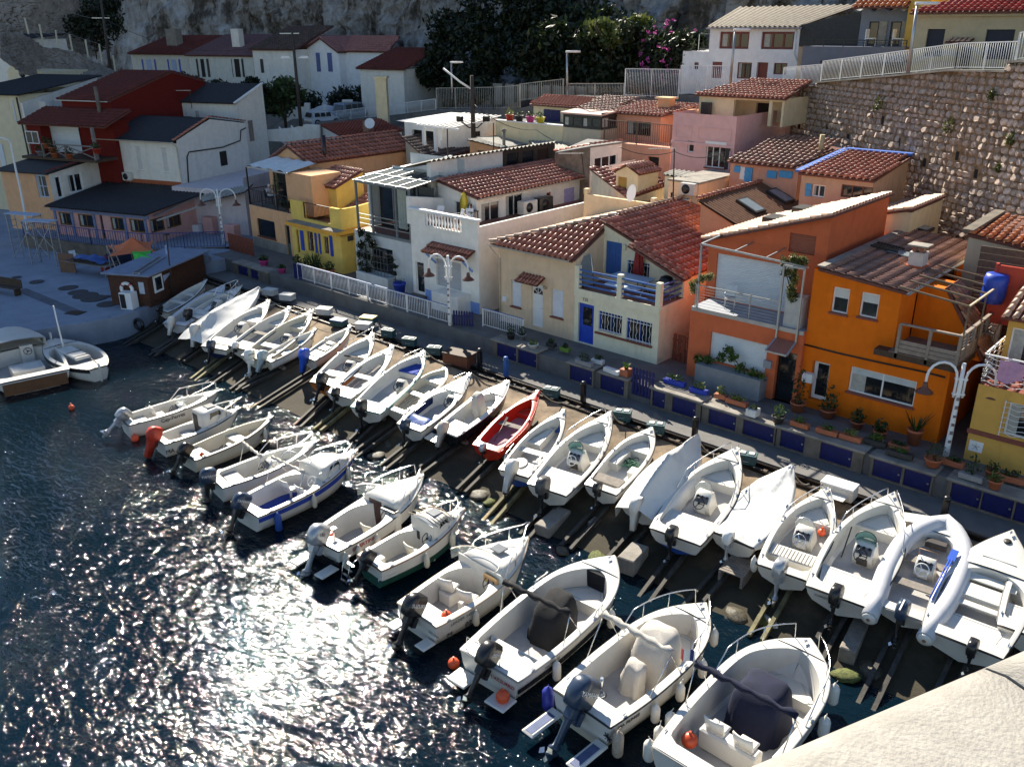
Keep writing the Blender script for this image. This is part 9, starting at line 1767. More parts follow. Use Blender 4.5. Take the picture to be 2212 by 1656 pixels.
troughs([(q6(625,265),'grey',.9,'dark',.35,'grey trough of dark trailing plants on the small bench',0),(q6(755,245),'white',.6,'dark',.2,'pale trough beside the dark trailing plants',.1),(q6(872,325),'white',.85,None,.2,'long pale empty trough left of the orange square pot',-.1),(q6(1390,420),'blue',1.0,'green',.25,'long blue trough with mixed green plants before the terracotta house',.05),(q6(1590,490),'blue',.8,'yellow',.28,'blue trough with bright green plants before the trough wall',.05),(q6(1770,535),'terracotta',.5,'yellow',.3,'clay trough with spreading green plant',.1),(q6(1905,585),'terracotta',.9,'yellow',.2,'clay trough with low bright plants left of the white square planter',0),(q5(350,550),'terracotta',.7,'green',.22,'clay trough before the orange house letter box',0),(q5(575,610),'terracotta',.8,'green',.22,'clay trough with grassy plant before the orange house door',.05),(q5(770,660),'terracotta',.8,'yellow',.25,'clay trough with yellow-green grass under the wide window',.05),(q5(975,700),'black',.8,'green',.25,'dark trough with green plants before the wide window',.05),(q5(1165,735),'terracotta',.7,'dark',.12,'clay trough behind the dark low trough',0),(q5(1175,795),'black',.9,'green',.12,'dark low trough with small plants left of the right lamp',.05),(q5(1620,870),'terracotta',.7,'dark',.15,'clay trough beside the right lamp foot',0),(q5(1765,985),'grey',.75,'dark',.6,'grey trough with tall dark shrub at the right',0),(q5(2095,1000),'terracotta',.8,'dark',.2,'clay trough near the right edge',.05),(q3(590,1430),'black',.5,'dark',.18,'black trough before the blue door',0),(q3(705,1470),'green',.5,'dark',.18,'lime green trough before the blue door',.1)])
for q_,r,hh,col,pl,ph,lb,sp in((q6(987,345),.2,.32,'terracotta','green',.3,'orange square pot with spiky plant on the bench',True),(q3(255,1365),.22,.25,'black','dark',.4,'black pot with bushy plant on the first bench',False),(q3(440,1440),.26,.2,'white','yellow',.15,'shallow pale bowl with yellow plants on the first bench',False),(q3(350,1370),.2,.25,'grey','dark',.35,'grey pot with dark plant at the end of the short railing',False),(q5(1955,1060),.22,.3,'terracotta','green',.28,'clay pot with green plant at the right end of the benches',False),(q5(1930,960),.2,.25,'terracotta','dark',.25,'small clay pot behind the right end bench pot',False),(q6(2030,680),.01,.3,'white','dark',.1,'white square wooden planter at the middle of the benches',False),(q5(1450,870),.3,.3,'terracotta','dark',.5,'wide pot with a dark trailing bush left of the right lamp',False),(q5(170,510),.25,.25,'black','green',.45,'bushy green plant on the bench before the dark door',False)):
 p=GZ(*q_,ZB_+.02);p.y=max(p.y,YB_+.12);pot((p.x,p.y,ZB_+.004),r,hh,col,pl,ph,lb,'pots on the storage benches',(.42,.42)if 'square' in lb else None,.06,80,spiky=sp)
for q_,r,hh,col,pl,ph,lb,sp in((q5(330,420),.3,.4,'terracotta','dark',1.1,'tall dark shrub in a pot between the dark door and the orange house',False),(q5(580,470),.3,.35,'terracotta','dark',.8,'dark bush in a pot right of the orange house white door',False),(q5(1290,690),.28,.6,'terracotta','dark',.6,'spiky plant in a clay pot at the corner of the orange house',True),(q5(820,560),.25,.3,'terracotta','dark',.4,'dark plant in a pot under the wide window of the orange house',False),(q5(1010,640),.25,.3,'terracotta','dark',.4,'dark plant in a pot right of the wide window',False),(q2(745,975),.33,.55,'terracotta','dark',.4,'large clay pot at the foot of the yellow house',False),(q2(655,950),.25,.4,'terracotta','dark',.5,'clay pot with plants before the blue shutters',False),(q2(560,930),.28,.3,'black','dark',.6,'dark bush before the yellow house door',False),(q2(620,900),.3,.3,'black','dark',.9,'tall dark plant against the yellow house',True),(q2(480,890),.25,.3,'grey','dark',.5,'dark plant in a grey pot left of the yellow house door',False),(q2(200,870),.3,.35,'pink','dark',.25,'bright pink pot on the bench before the pergola house',False),(q2(350,930),.26,.3,'pink','dark',.15,'second pink pot beside the white bowl',False)):
 p=GZ(*q_,2.32);p.y=max(p.y,29.2);pot((p.x,min(p.y,YF-.35 if p.x>-45 else p.y),2.304),r,hh,col,pl,ph,lb,'pots along the house fronts',None,.09,110,spiky=sp)
p=GZ(*q2(1312,1130),2.31);pot((p.x,YF-.55,2.304),.36,.8,'blue','dark',.2,'large glossy blue vase before the grey-blue house','pots along the house fronts',n=20)
# climbing and hanging plants
def vine(name,label,pts,m,n=260,leaf=.08,r=.25):
 P0=V(pts[0]);t=T(name,label,'climbing plant',P0);b=B();s_=B()
 for p in pts:b.leaves(V(p)-P0,(r,r*.6,r),n//len(pts),leaf,random,.1)
 s_.tube([V(p)-P0 for p in pts],.02,5);P('foliage',b,m,t);P('stem',s_,WOODD,t)
F_=lambda q,y:V((WY(*q,y)[0],y,WY(*q,y)[1]))
vine('climbing_vine','dark climbing vine over the left of the caged window',[F_(q2(*q),cy-.35)for q in((1000,600),(1060,640),(1000,700),(990,780),(1000,860),(1050,800),(1060,900),(1020,930),(1120,850),(1100,700))],DARKL,1500,.09,.4)
vine('climbing_vine','thin vine at the right of the caged window above the blue vase',[F_(q2(*q),cy-.3)for q in((1290,1010),(1280,940),(1285,880),(1260,820))],DARKL,350,.07,.25)
vine('balcony_climber','tall climber in the steel trellis of the terracotta house balcony',[F_(q4(*q),YF-.05)for q in((530,900),(520,840),(540,780),(530,720),(560,660),(600,640),(470,640),(540,620),(480,720),(520,880))],leafm('climber_leaf',(.03,.05,.012),(.2,.2,.06)),1400,.07,.3)
vine('corner_bush','bush with pale flowers at the left corner of the terracotta house balcony',[F_(q3(*q),YF-.1)for q in((1800,900),(1850,870),(1900,850),(1760,920),(1770,960))],leafm('flower_leaf',(.05,.08,.02),(.4,.36,.14)),600,.07,.28)
vine('oleander','oleander and trailing plants in the zinc trough before the roller shutter',[V((gx0+hs_,YF-.5,BASE+1.0+k))for hs_,k in((.7,0),(1.2,.1),(1.8,.35),(2.1,.7),(2.3,.5),(2.7,.1),(3.2,.0),(3.6,-.1),(1.0,-.3),(3.4,-.3))],GRNL,900,.09,.35)
vine('terrace_lemon_tree','small leafy tree on the pergola terrace',[V((ax0+1.6,YF+2.2,az_+k))for k in(.2,1.1,1.5,1.8)],leafm('pale_leaf',(.12,.15,.05),(.5,.5,.3)),260,.1,.35)
vine('pergola_hedge','dark hedge plants at the right of the pergola terrace',[V((ax0+4.6+k,YF+1.1,az_+.5))for k in(-.6,-.3,0)],DARKL,500,.09,.4)
# terrace furniture
tx0_,tx1_,ty_,tz0=TXC;c=V(((tx0_+tx1_)/2+.0,YF+1.25,tz0));t=T('picnic_table','pale blue table with two benches on the blue barred terrace','table',c);TB=mat('pale_blue_table',(.42,.55,.72),.5,.08)
P('table_top',Box(-1.0,1.0,-.4,.4,.7,.75,bv=.015),TB,t)
for sg in(1,-1):P('bench',Box(-.9,.9,sg*.75-.14,sg*.75+.14,.42,.46),TB,t);P('leg',Beam((sg*.7,-.35,0),(sg*.7,.3,.7),.05).beam((sg*.7,.35,0),(sg*.7,-.3,.7),.05),GALV,t)
t=T('parasol','closed dark red parasol on the blue barred terrace','parasol',(WY(*q3(1320,600),YF+1.9)[0],YF+1.9,tz0));zt=WY(*q3(1320,530),YF+1.9)[1]-tz0;P('pole',Tube([(0,0,0),(0,0,zt)],.025,6),WOODP,t);b=B();P('canopy',b.loft([[V((r*(1+.25*cos(a*6))*cos(a),r*(1+.25*cos(a*6))*sin(a),z))for a in[2*pi*k/32 for k in range(32)]]for r,z in((.24,zt-1.75),(.2,zt-1.2),(.15,zt-.6),(.06,zt-.1),(.02,zt))],True,True,True),mat('dark_red_canvas',(.24,.02,.02),.8,.15,4),t);P('base',Lathe([(.22,0),(.2,.06),(.05,.08)],12),CONC,t)
t=T('barbecue','covered dark barbecue in the right corner of the blue barred terrace','barbecue',(tx1_-.7,YF+1.5,tz0));P('hood',Lathe([(.34,.7),(.34,.8),(.26,.98),(.08,1.05)],14),BLACK,t);P('tray',Box(-.55,.55,-.3,.3,.64,.7),GALV,t)
for sx in(-.4,.4):P('leg',Beam((sx,-.2,0),(sx*.8,-.2,.64),.04).beam((sx,.2,0),(sx*.8,.2,.64),.04),GALV,t)
t=T('folding_bed','grey folded sunbed leaning on the wall of the blue barred terrace','sunbed',(tx0_+.35,YF+.6,tz0),1.2);P('frame',Tube([(-.3,0,0),(-.3,.35,1.5),(.3,.35,1.5),(.3,0,0)],.025,6),STEEL,t);P('fabric',Prism([(-.27,.03,.1),(.27,.03,.1),(.27,.34,1.45),(-.27,.34,1.45)],(0,.015,0)),mat('grey_mesh_fabric',(.2,.22,.22),.8,.1),t)
def chair(label,p,rot,m,name='garden_chair',group='terrace chairs'):
 t=T(name,label,'chair',p,rot,group);P('seat',Box(-.22,.22,-.22,.22,.42,.45),m,t);P('backrest',Prism([(-.22,.2,.45),(.22,.2,.45),(.22,.32,.9),(-.22,.32,.9)],(0,.02,0)),m,t)
 for sx in(-.2,.2):
  for sy in(-.2,.2):P('leg',Beam((sx,sy,0),(sx,sy,.42),.025),m,t)
  P('armrest',Tube([(sx*1.1,-.2,.42),(sx*1.1,-.2,.64),(sx*1.1,.22,.66)],.015,5),m,t)
wz=DXC[2]
for i,(dx,dy,rt,lb)in enumerate(((1.0,1.2,.3,'left white chair on the balustrade terrace'),(2.4,1.3,-.4,'middle white chair on the balustrade terrace'),(2.8,1.7,.5,'white chair by the sliding door of the balustrade terrace'),(3.9,.9,2.8,'right white chair on the balustrade terrace'))):chair(lb,(DXC[0]+dx,YF+dy,wz),rt,WHITE)
for i,(dx,lb)in enumerate(((1.3,'left silvery chair on the wire railed balcony'),(4.2,'right silvery chair on the wire railed balcony'))):chair(lb,(gx0+dx,gy+.9,gzf+.004),.4+i,mat('silver_wire',(.5,.5,.5),.3,.1,metal=.6))
solid('surfboard','yellow surfboard leaning on the wall of the balustrade terrace','surfboard',B().loft([[V((w_*c,.04*s__,z))for c,s__ in((1,0),(0,1),(-1,0),(0,-1))]for w_,z in((.02,0),(.18,.2),(.25,.7),(.24,1.2),(.12,1.55),(.02,1.65))],True,True,True),mat('yellow_board',(.6,.45,.03),.3,.1),(DXC[0]+1.9,YF+2.3,wz),.4)
t=T('side_table','small dark table with bottles on the balustrade terrace','table',(DXC[0]+2.5,YF+2.2,wz));P('table_top',Box(-.35,.35,-.3,.3,.68,.72),BLACK,t)
for sx in(-.3,.3):P('leg',Beam((sx,-.25,0),(sx,-.25,.68),.04).beam((sx,.25,0),(sx,.25,.68),.04),BLACK,t)
for i in range(4):solid('bottle',('green','white','red topped','clear')[i]+' bottle on the small dark terrace table','bottle',Lathe([(.045,0),(.045,.18),(.015,.25),(.015,.32)],8),(GRNL,WHITE,TERR,GALV)[i],(DXC[0]+2.3+i*.12,YF+2.2,wz+.721),0,'bottles on the terrace')
for i,(lb,dx)in enumerate((('beige outdoor unit by the side windows of the balustrade house',6.2),('dark outdoor unit by the lilac door of the balustrade house',7.6))):t=T('outdoor_unit',lb,'air conditioner',(DXC[4]+.55,YF+dx,wz));P('casing',Box(-.25,.25,-.6,.6,.05,.8,bv=.03),(ACW,BLACK)[i],t);P('fan_grille',Lathe([(.28,0),(.28,.01),(.05,.015)],16,MT((.252,-.1,.42))@MR(R(90),4,'Y')),BLACK,t)
# laundry on the ochre balcony
for i,(dx,c,lb)in enumerate(((.5,(.55,.3,.45),'pink checked towel drying on the white wavy balcony'),(1.3,(.6,.58,.55),'pale cloth drying on the white wavy balcony'),(2.3,(.5,.02,.02),'red garment drying on the white wavy balcony'))):solid('laundry',lb,'laundry',B().grid(lambda u,v:V((u*.75,-.05-.04*sin(u*9+v*3),1.02-v*(.7+.1*sin(u*5)))),10,8),mat('cloth_%s'%('pink','pale','red')[i],c,.9,.15,6),(IXC[0]+dx,IXC[2],IXC[3]),0,'laundry on the balcony')
solid('round_table','yellow round table top on the ochre balcony at the right edge','table',Lathe([(.5,.7),(.5,.74),(.1,.745)],20).tube([(0,0,0),(0,0,.7)],.04,6),mat('yellow_table',(.65,.48,.18),.5,.1),(IXC[0]+1.9,IXC[2]+.8,IXC[3]))
t=T('deck_table','wooden folding table with two chairs in the shade of the orange deck','table',(OXC[0]+1.4,YF+2.2,OXC[3]));P('table_top',Box(-.6,.6,-.4,.4,.7,.74),DECK,t);P('leg',Beam((-.4,-.3,0),(.4,-.3,.7),.04).beam((.4,.3,0),(-.4,.3,.7),.04),DECK,t);chair('wooden chair behind the table on the orange deck',(OXC[0]+.9,YF+3,OXC[3]),0,WOODP);chair('wooden chair at the end of the table on the orange deck',(OXC[0]+2.4,YF+2.6,OXC[3]),-1.5,WOODP)
# wooden and blue gates
def picket(label,a,b_,z,ht,m,n,cat='gate'):
 a,b_=V((*a,z)),V((*b_,z));t=T('picket_gate',label,cat,a,0,'picket gates');d=b_-a
 for i in range(n):p=d*((i+.5)/n);w_=d.length/n*.7;k=d.normalized()*w_/2;P('picket',Prism([p-k,p+k,p+k+V((0,0,ht-.06)),p+V((0,0,ht)),p-k+V((0,0,ht-.06))],d.normalized().cross(V((0,0,1)))*.025),m,t)
 for zz in(.2,ht-.3):P('gate_rail',Beam(V((0,0,zz)),d+V((0,0,zz)),.03,.07),m,t)
picket('red-brown picket gate in the passage beside the ivory house',(fx1+.15,YF+1.0),(gx0-.1,YF+1.0),2.3,1.3,mat('red_brown_gate',(.2,.05,.025),.7,.2,5),6);p=GZ(*q6(1150,410),1.95);picket('blue picket gate at the steps between the storage benches',(p.x,YB_+.05),(p.x+1.15,YB_+.05),1.8,1.25,BLUED,7);p=GZ(1010,712,2.0);picket('dark blue gate at the end of the long promenade railing',(p.x-.5,29.4),(p.x+.5,29.9),2.0,1.1,BLUED,8);p=GZ(*q2(490,1000),2.2);picket('blue gate at the left end of the promenade railing',(p.x-.5,29.3),(p.x+.35,29.3),2.2,1.05,BLUED,6)
# black cat
p=GZ(*q6(1105,355),2.45);b=B();t=T('cat','black cat sitting on the bench end beside the blue picket gate','cat',(p.x,YB_+.25,2.424),-.6);b.loft([[V((cx_+r*cos(a),r*.8*sin(a),z))for a in[2*pi*k/10 for k in range(10)]]for r,z,cx_ in((.09,0,0),(.12,.08,0),(.1,.18,.02),(.065,.28,.05),(.05,.31,.06),(.07,.35,.08),(.07,.4,.09),(.03,.43,.09))],True,True,True)
for sg in(1,-1):b.lathe([(.022,0),(.002,.05)],5,MT((.08,sg*.04,.41)));b.tube([(.1,sg*.05,.16),(.13,sg*.05,.0)],.022,6)
b.tube([(-.1,0,.02),(-.2,.08,.02),(-.16,.2,.03)],.018,5);P('body',b,BLACK,t)
# winch boxes and battery boxes along the top of the slip
BATT=mat('teal_battery_box',(.03,.09,.10),.5,.25,5);WB=mat('white_box',(.68,.67,.62),.6,.08,3)
for i,(q_,k,lb)in enumerate(((q7(275,345),'w','white topped box at the far left head of the slip'),(q7(435,390),'w','wide white topped box second along the head of the slip'),(q7(775,520),'w','low white lidded box third along the head of the slip'),(q7(910,625),'b','box half wrapped in blue plastic behind the bows'),(q7(1180,600),'y','box with a yellow lid by the rails'),(q7(1140,655),'w','small box with a red label by the yellow lidded box'),(q7(1365,725),'t','dark teal battery box left of the teal trimmed boat'),(q7(1560,805),'t','teal battery box above the teal trimmed boat'),(q7(1790,885),'t','battery box with white lid near the brown chest'),(q6(372,480),'t','teal battery box behind the red boat'),(q6(960,670),'t','teal battery box between the console boat and the rails'),(q6(1235,775),'t','teal battery box with white caps behind the net boat'),(q6(1990,1025),'t','teal battery box behind the boat lettered MAB19032'),(c4(1490,545),'w','white polystyrene box left of the inflatable bow'))):
 p=GS(*q_,.25);w_,d_,h_=(.34,.2,.34)if k=='t' else(.4,.28,.3);t=T('battery_box',lb,'box',(p.x,p.y,slipz(p.y)+.02),.3+.1*(i%3),'boxes along the head of the slip');P('case',Box(-w_,w_,-d_,d_,0,h_,bv=.02),WB if k=='w' else BATT,t);P('lid',Box(-w_-.02,w_+.02,-d_-.02,d_+.02,h_+.002,h_+.06,bv=.01),{'w':WB,'t':BATT,'b':TARPB,'y':mat('yellow_lid',(.6,.5,.12),.5,.1)}[k],t)
 if k=='t':
  for sx in(-.16,.16):P('cap',Box(sx-.1,sx+.1,-.1,.1,h_+.062,h_+.1),WB,t)
  P('handle',Tube([(-.12,-d_-.02,h_*.6),(-.1,-d_-.08,h_*.55),(.1,-d_-.08,h_*.55),(.12,-d_-.02,h_*.6)],.014,5),GALV,t)
p=GS(*c4(975,320),.3);t=T('storage_chest','large white hinged chest behind the silver motored boat','chest',(p.x,p.y,slipz(p.y)+.02),.05);P('case',Box(-.55,.55,-.3,.3,0,.42,bv=.02),WB,t);P('lid',Box(-.57,.57,-.32,.32,.425,.5,bv=.02),WHITE,t);P('flap',Box(-.5,.4,-.75,-.33,.2,.23),WB,t)
p=GZ(*q7(2020,990),1.6);t=T('storage_chest','brown wooden chest on the track by the rails','chest',(p.x,p.y,1.4),.2);P('case',Box(-.7,.7,-.4,.4,0,.6),mat('brown_chest',(.16,.06,.03),.7,.25,5),t);P('lid',Box(-.73,.73,-.43,.43,.603,.66),WOODD,t)
for q_,m,lb in((q6(650,575),BLACK,'black mooring post with taut rope at the track'),(q6(1605,860),BLACK,'black mooring post behind the white shrouded boat'),(q3(80,1590),BLACK,'short black mooring post near the first storage bench'),(q3(345,1640),BLUEM,'blue winch post before the first storage bench'),(q5(1600,1280),BLACK,'black mooring post before the bench at the right')):p=GZ(*q_,1.4);p.y=min(p.y,27.45);t=T('mooring_post',lb,'post',(p.x,p.y,1.36),0,'mooring posts along the track');P('post_shaft',Box(-.09,.09,-.09,.09,0,.95),m,t);P('post_head',Lathe([(.1,.95),(.12,1.0),(.1,1.08),(.03,1.1)],10),m,t)
# launching rails down the slip under the boats, and loose blocks
boats=[o for o in COL.objects if o.get('group')==SLIPB];RSM=mat('wet_rail_steel',(.045,.04,.033),.75,.45,4,.5,20);RSW=mat('worn_wood_rail',(.12,.1,.06),.8,.4,3,.5,20,col2=(.17,.15,.07))
for i,o in enumerate(boats):
 m=o.matrix_world;d=(m.to_3x3()@V((1,0,0)));d.z=0;d.normalize();p=m.translation;sd=V((d.y,-d.x,0))
 k0=(19.3-p.y)/d.y+(i%4)*.3;k1=3.2;t=T('launching_rail','pair of launching rails under the '+' '.join(o['label'].split()[:9]),'boat rail',(p.x,p.y,slipz(p.y)),0,'launching rails down the slip')
 for sg in(1,-1):
  a,c=V((p.x,p.y,0))+d*k0+sd*sg*.2,V((p.x,p.y,0))+d*k1+sd*sg*.2;a.z,c.z=slipz(a.y)+.13,slipz(c.y)+.13;o_=V((p.x,p.y,slipz(p.y)));P('rail',Beam(a-o_,c-o_,.12,.15),RSW if i%6==4 else RSM,t)
 for kk in(.6,2.4):q=V((p.x,p.y,0))+d*kk;q.z=slipz(q.y)+.24;P('cradle_block',Beam(q-sd*.45-o_,q+sd*.45-o_,.16,.14),WOODP,t)
for q_,sz,m,lb in((c3(825,1075),(.3,.75,.3),CONC,'pale concrete block in the water between the console boats'),(c3(1490,1360),(.3,.55,.5),CONC,'upright notched concrete block at the foot of the slip'),(c4(1080,1290),(.22,.8,.3),WOODP,'weathered wooden block on the dark slip beside the inflatable'),(c4(1490,520),(.2,.5,.2),CONC,'concrete block at the head of the slip near the inflatable'),(c3(1170,1100),(.15,.25,.1),WOODP,'small plank on the slip below the net boat'),(q7(295,470),(.12,.35,.15),CONC,'pale offcut on the slip beside the shade edge')):p=GS(*q_,sz[2]);z=max(slipz(p.y),-.1);solid('concrete_block',lb,'block',Box(-sz[0],sz[0],-sz[1],sz[1],-.2,sz[2],bv=.03),m,(p.x,p.y,z),.15,'blocks on the slip')
p=GS(*c4(300,850),.3);t=T('slatted_step','grey slatted wooden step on the slip below the sagging covered boat','step',(p.x,p.y,slipz(p.y)),.1)
for i in range(9):P('slat',Box(-.4,.4,-.6+i*.13,-.6+i*.13+.1,.38,.42),WOODP,t)
for sx in(-.36,.36):P('step_leg',Box(sx-.04,sx+.04,-.6,.55,0,.379),WOODP,t)
# mooring lines
ROPE=mat('mooring_rope',(.34,.30,.24),.9,.2)
rg=random.Random(2)
for i,o in enumerate(boats[3:]):
 if i%2:continue
 bw=o.matrix_world@V((4.2,0,.95));bx=max([c for c in o.children if c.name.startswith('hull')][0].data.vertices,key=lambda v:v.co.x).co;bw=o.matrix_world@bx;e=V((bw.x+rg.uniform(-.6,.8),27.0,1.5));pts=[bw.lerp(e,k/6)-V((0,0,.25*4*(k/6)*(1-k/6)+0))-bw for k in range(7)];pts=[V((q.x,q.y,max(q.z,slipz((q+bw).y)+.03-bw.z)))for q in pts];solid('mooring_line','mooring line at the bow of the '+' '.join(o['label'].split()[:8]),'rope',Tube(pts,.02,5),ROPE,bw,0,'mooring lines')
# the shaded quay: hut, tents, clutter
QZ=1.3;Q=lambda x,y,z=QZ:GZ(*qb(x,y),z)
HUTW=mat('brown_boards',(.075,.028,.014),.75,.3,5)
a,c_=Q(1255,998),Q(1450,905);d=(c_-a);d.z=0;L_=d.length;d.normalize();FH=Fr(a.x,a.y,atan2(d.y,d.x));hz=FH.y(*qb(1240,725),0)[1]
h=H('quay_hut','brown boarded hut with a white framed window and flat grey roof on the quay',FH,QZ,'hut');dp=2.6;n_=9;L_=FH.y(*qb(1690,640),0)[0]
for i in range(n_):z0,z1=QZ+(hz-QZ)*i/n_,QZ+(hz-QZ)*(i+.93)/n_;P('wall_board',Box(0,L_,-.025,0,z0,z1),HUTW,h);P('wall_board',Box(L_,L_+.025,0,dp,z0,z1),HUTW,h);P('wall_board',Box(-.025,0,0,dp,z0,z1),HUTW,h)
P('hut_core',Box(.003,L_-.003,.003,dp,QZ,hz-.01),HUTW,h);P('flat_roof',Box(-.35,L_+.3,-.4,dp+.2,hz,hz+.12,bv=.03),mat('roofing_felt',(.2,.24,.33),.9,.15,2),h)
q_=hole(FH,0,0,qb(1255,745),qb(1350,850));w_=P('window',Box(q_[0],q_[1],-.08,-.027,q_[2],q_[3]),WHITE,h);P('pane',Box(q_[0]+.13,q_[1]-.13,-.09,-.082,q_[2]+.13,q_[3]-.13),GLASS,w_);q_=hole(FH,0,0,qb(1345,735),qb(1400,765));P('pennant',Prism([(q_[0],-.04,q_[3]),(q_[1]+.3,-.04,q_[3]),(q_[0],-.04,q_[2])],(0,.012,0)),mat('pale_pennant',(.35,.42,.6),.7,.2,6),h)
P('notice',Box(-.045,-.028,.25,.6,hz-1.1,hz-.4),mat('notice_board',(.45,.52,.62),.6,.1),h)
p=(0,hz-.85);t=solid('lifebuoy','white and red lifebuoy hanging on the brown hut','lifebuoy',Tube([(.36*cos(k*pi/12),0,.36*sin(k*pi/12))for k in range(24)],.1,8,True),WHITE,FH.w(-.14,1.35,p[1]),FH.rot+pi/2)
for k in range(4):P('band',Tube([(.36*cos(k*1.57+j*.1+.6),0,.36*sin(k*1.57+j*.1+.6))for j in range(4)],.105,8),mat('lifebuoy_red',(.4,.03,.02),.5,.1),t)
p=Q(1180,1000);t=T('white_cabinet','small white cabinet with an open dark door beside the brown hut','cabinet',FH.w(-.75,1.5,QZ),FH.rot-pi/2);P('case',Box(0,.8,0,.6,0,1.0,bv=.02),WHITE,t);P('dark_door',Box(.06,.4,-.02,-.002,.08,.92),BLACK,t)
t=T('ladder','aluminium ladder lying on the hut roof','ladder',FH.w(0,0,hz+.125),FH.rot)
for sx in(.3,.7):P('stile',Beam((-.2,sx,.04),(3.6,sx+.9,.04),.07),GALV,t)
for i in range(10):k=i/10;P('rung',Beam((-.1+3.6*k,.3+.9*k,.04),(-.1+3.6*k,.7+.9*k,.04),.035),GALV,t)
p=Q(1020,760);t=T('step_ladder','short ladder leaning left of the brown hut','ladder',p,FH.rot)
for sx in(-.25,.25):P('stile',Beam((sx,0,0),(sx,.6,2.2),.06),GALV,t)
for i in range(7):P('rung',Beam((-.25,.08*i+.05,.25+i*.29),(.25,.08*i+.05,.25+i*.29),.04),GALV,t)
for nm,lb,col,apex,base,sz in(('orange_tent','orange pointed sail tent behind the brown hut',(.62,.16,.06),(1090,415),[(900,580),(1290,540),(1150,520),(980,500)],0),('green_tent','small bright green pointed tent beside the orange one',(.04,.5,.04),(1145,545),[(1105,635),(1275,598),(1200,585),(1120,590)],0)):
 c0=Q(*base[0],3.0 if 'orange' in nm else 3.1);dd=hypot(c0.x,c0.y);ap=GD(*qb(*apex),dd+1.2);cs=[GD(*qb(*base[0]),dd),GD(*qb(*base[1]),dd-.3),GD(*qb(*base[1]),dd+3.5),GD(*qb(*base[0]),dd+3.5)];cs[2].z=cs[3].z=cs[0].z;o_=V((ap.x,ap.y,QZ));t=T(nm,lb,'tent',o_);b=B();n=8
 for i in range(4):
  A_,C_=cs[i],cs[(i+1)%4]
  e_=lambda u:A_.lerp(C_,u)+(V((o_.x,o_.y,A_.z))-A_.lerp(C_,u))*.2*sin(pi*u)
  b.grid(lambda u,v:V((ap.x+(e_(u).x-ap.x)*v,ap.y+(e_(u).y-ap.y)*v,ap.z+(e_(u).z-ap.z)*(1-(1-v)**1.9)))-o_,n,n)
 P('canopy',b,mat(nm+'_cloth',col,.8,.08,3),t)
 for A_ in cs:P('tent_pole',Beam(V((A_.x,A_.y,QZ))-o_,A_-o_,.06),GALV,t)
p=Q(1410,700);t=T('flag_mast','slender mast with a small blue and white flag behind the brown hut','mast',FH.w(1.9,-.15,QZ));top=GD(*qb(1378,400),hypot(t.location.x,t.location.y));D_=top-t.location;P('mast_pole',Tube([V(),D_],[.06,.035],8),DKP,t);P('flag_cloth',B().grid(lambda u,v:D_*.86+V((-.35*u,.05*sin(u*6),-.55*v-.15*u)),6,4),mat('blue_white_flag',(.3,.36,.6),.8,.4,4),t);P('mast_light',Lathe([(.16,0),(.16,.08),(.05,.1)],10,MT(D_)),BLACK,t)
# blue railing on the low wall in front of the cafe
RBL=mat('navy_rail',(.03,.05,.22),.5,.15);p0,p1,p2,p3=GZ(*qb(200,400),2.2),GZ(*qb(760,478),2.2),GZ(*qb(1190,520),2.2),GZ(*qb(1870,500),2.2)
t=T('quay_railing','navy blue barred railing between the cafe and the quay','railing',p0);railing(t,[p0-p0,p1-p0,p2-p0,p3-p0],1.1,.22,RBL,.018,2.6,.1,cap=160);b=B()
for a_,c_ in((p0,p1),(p1,p2),(p2,p3)):b.beam(V((a_.x,a_.y,1.75)),V((c_.x,c_.y,1.75)),.3,.9)
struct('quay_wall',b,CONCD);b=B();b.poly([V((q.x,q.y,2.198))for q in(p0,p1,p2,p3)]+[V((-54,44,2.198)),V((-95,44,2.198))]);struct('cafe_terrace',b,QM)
p4,p5=GZ(*qb(1905,520),2.3),GZ(*qb(2115,580),2.3);t=T('slatted_fence','brown slatted fence running towards the pergola house','fence',p4)
for i in range(18):q=(p5-p4)*(i/18);P('slat',Box(-.05,.05,-.02,.02,0,1.15,MT(q)@MR(atan2((p5-p4).y,(p5-p4).x),4,'Z')),mat('red_brown_gate',(.2,.05,.025)),t)
p=GZ(*qb(1990,330),2.6);t=T('bed_frame','rusty red metal frame leaning on the pinkish white wall','metal frame',p,FL.rot);P('frame',Tube([(-1,0,0),(-1,.1,1.1),(.9,.1,1.35),(.9,0,.3)],.04,6).tube([(-.6,.05,.9),(-.6,.05,1.5),(1.1,.05,1.6),(1.1,0,.2)],.035,6).beam((-1,.05,.6),(.9,.05,.8),.04),mat('rusty_red_steel',(.25,.05,.03),.7,.2),t)
for i,(x_,y_,lb)in enumerate(((1755,350,'left pink pillar stub by the lamp'),(1935,420,'right pink pillar stub by the slatted fence'))):p=GZ(*qb(x_,y_+30),2.2);solid('pillar_stub',lb,'pillar',Box(-.45,.45,-.35,.35,0,1.2,bv=.03),CAFEP,p,FL.rot,'pink pillar stubs')
p=GZ(*qb(1640,375),2.2);solid('white_bin','small bright white box on the ground below the pinkish wall','box',Box(-.3,.3,-.25,.25,0,.55,bv=.03),WHITE,p,.3)
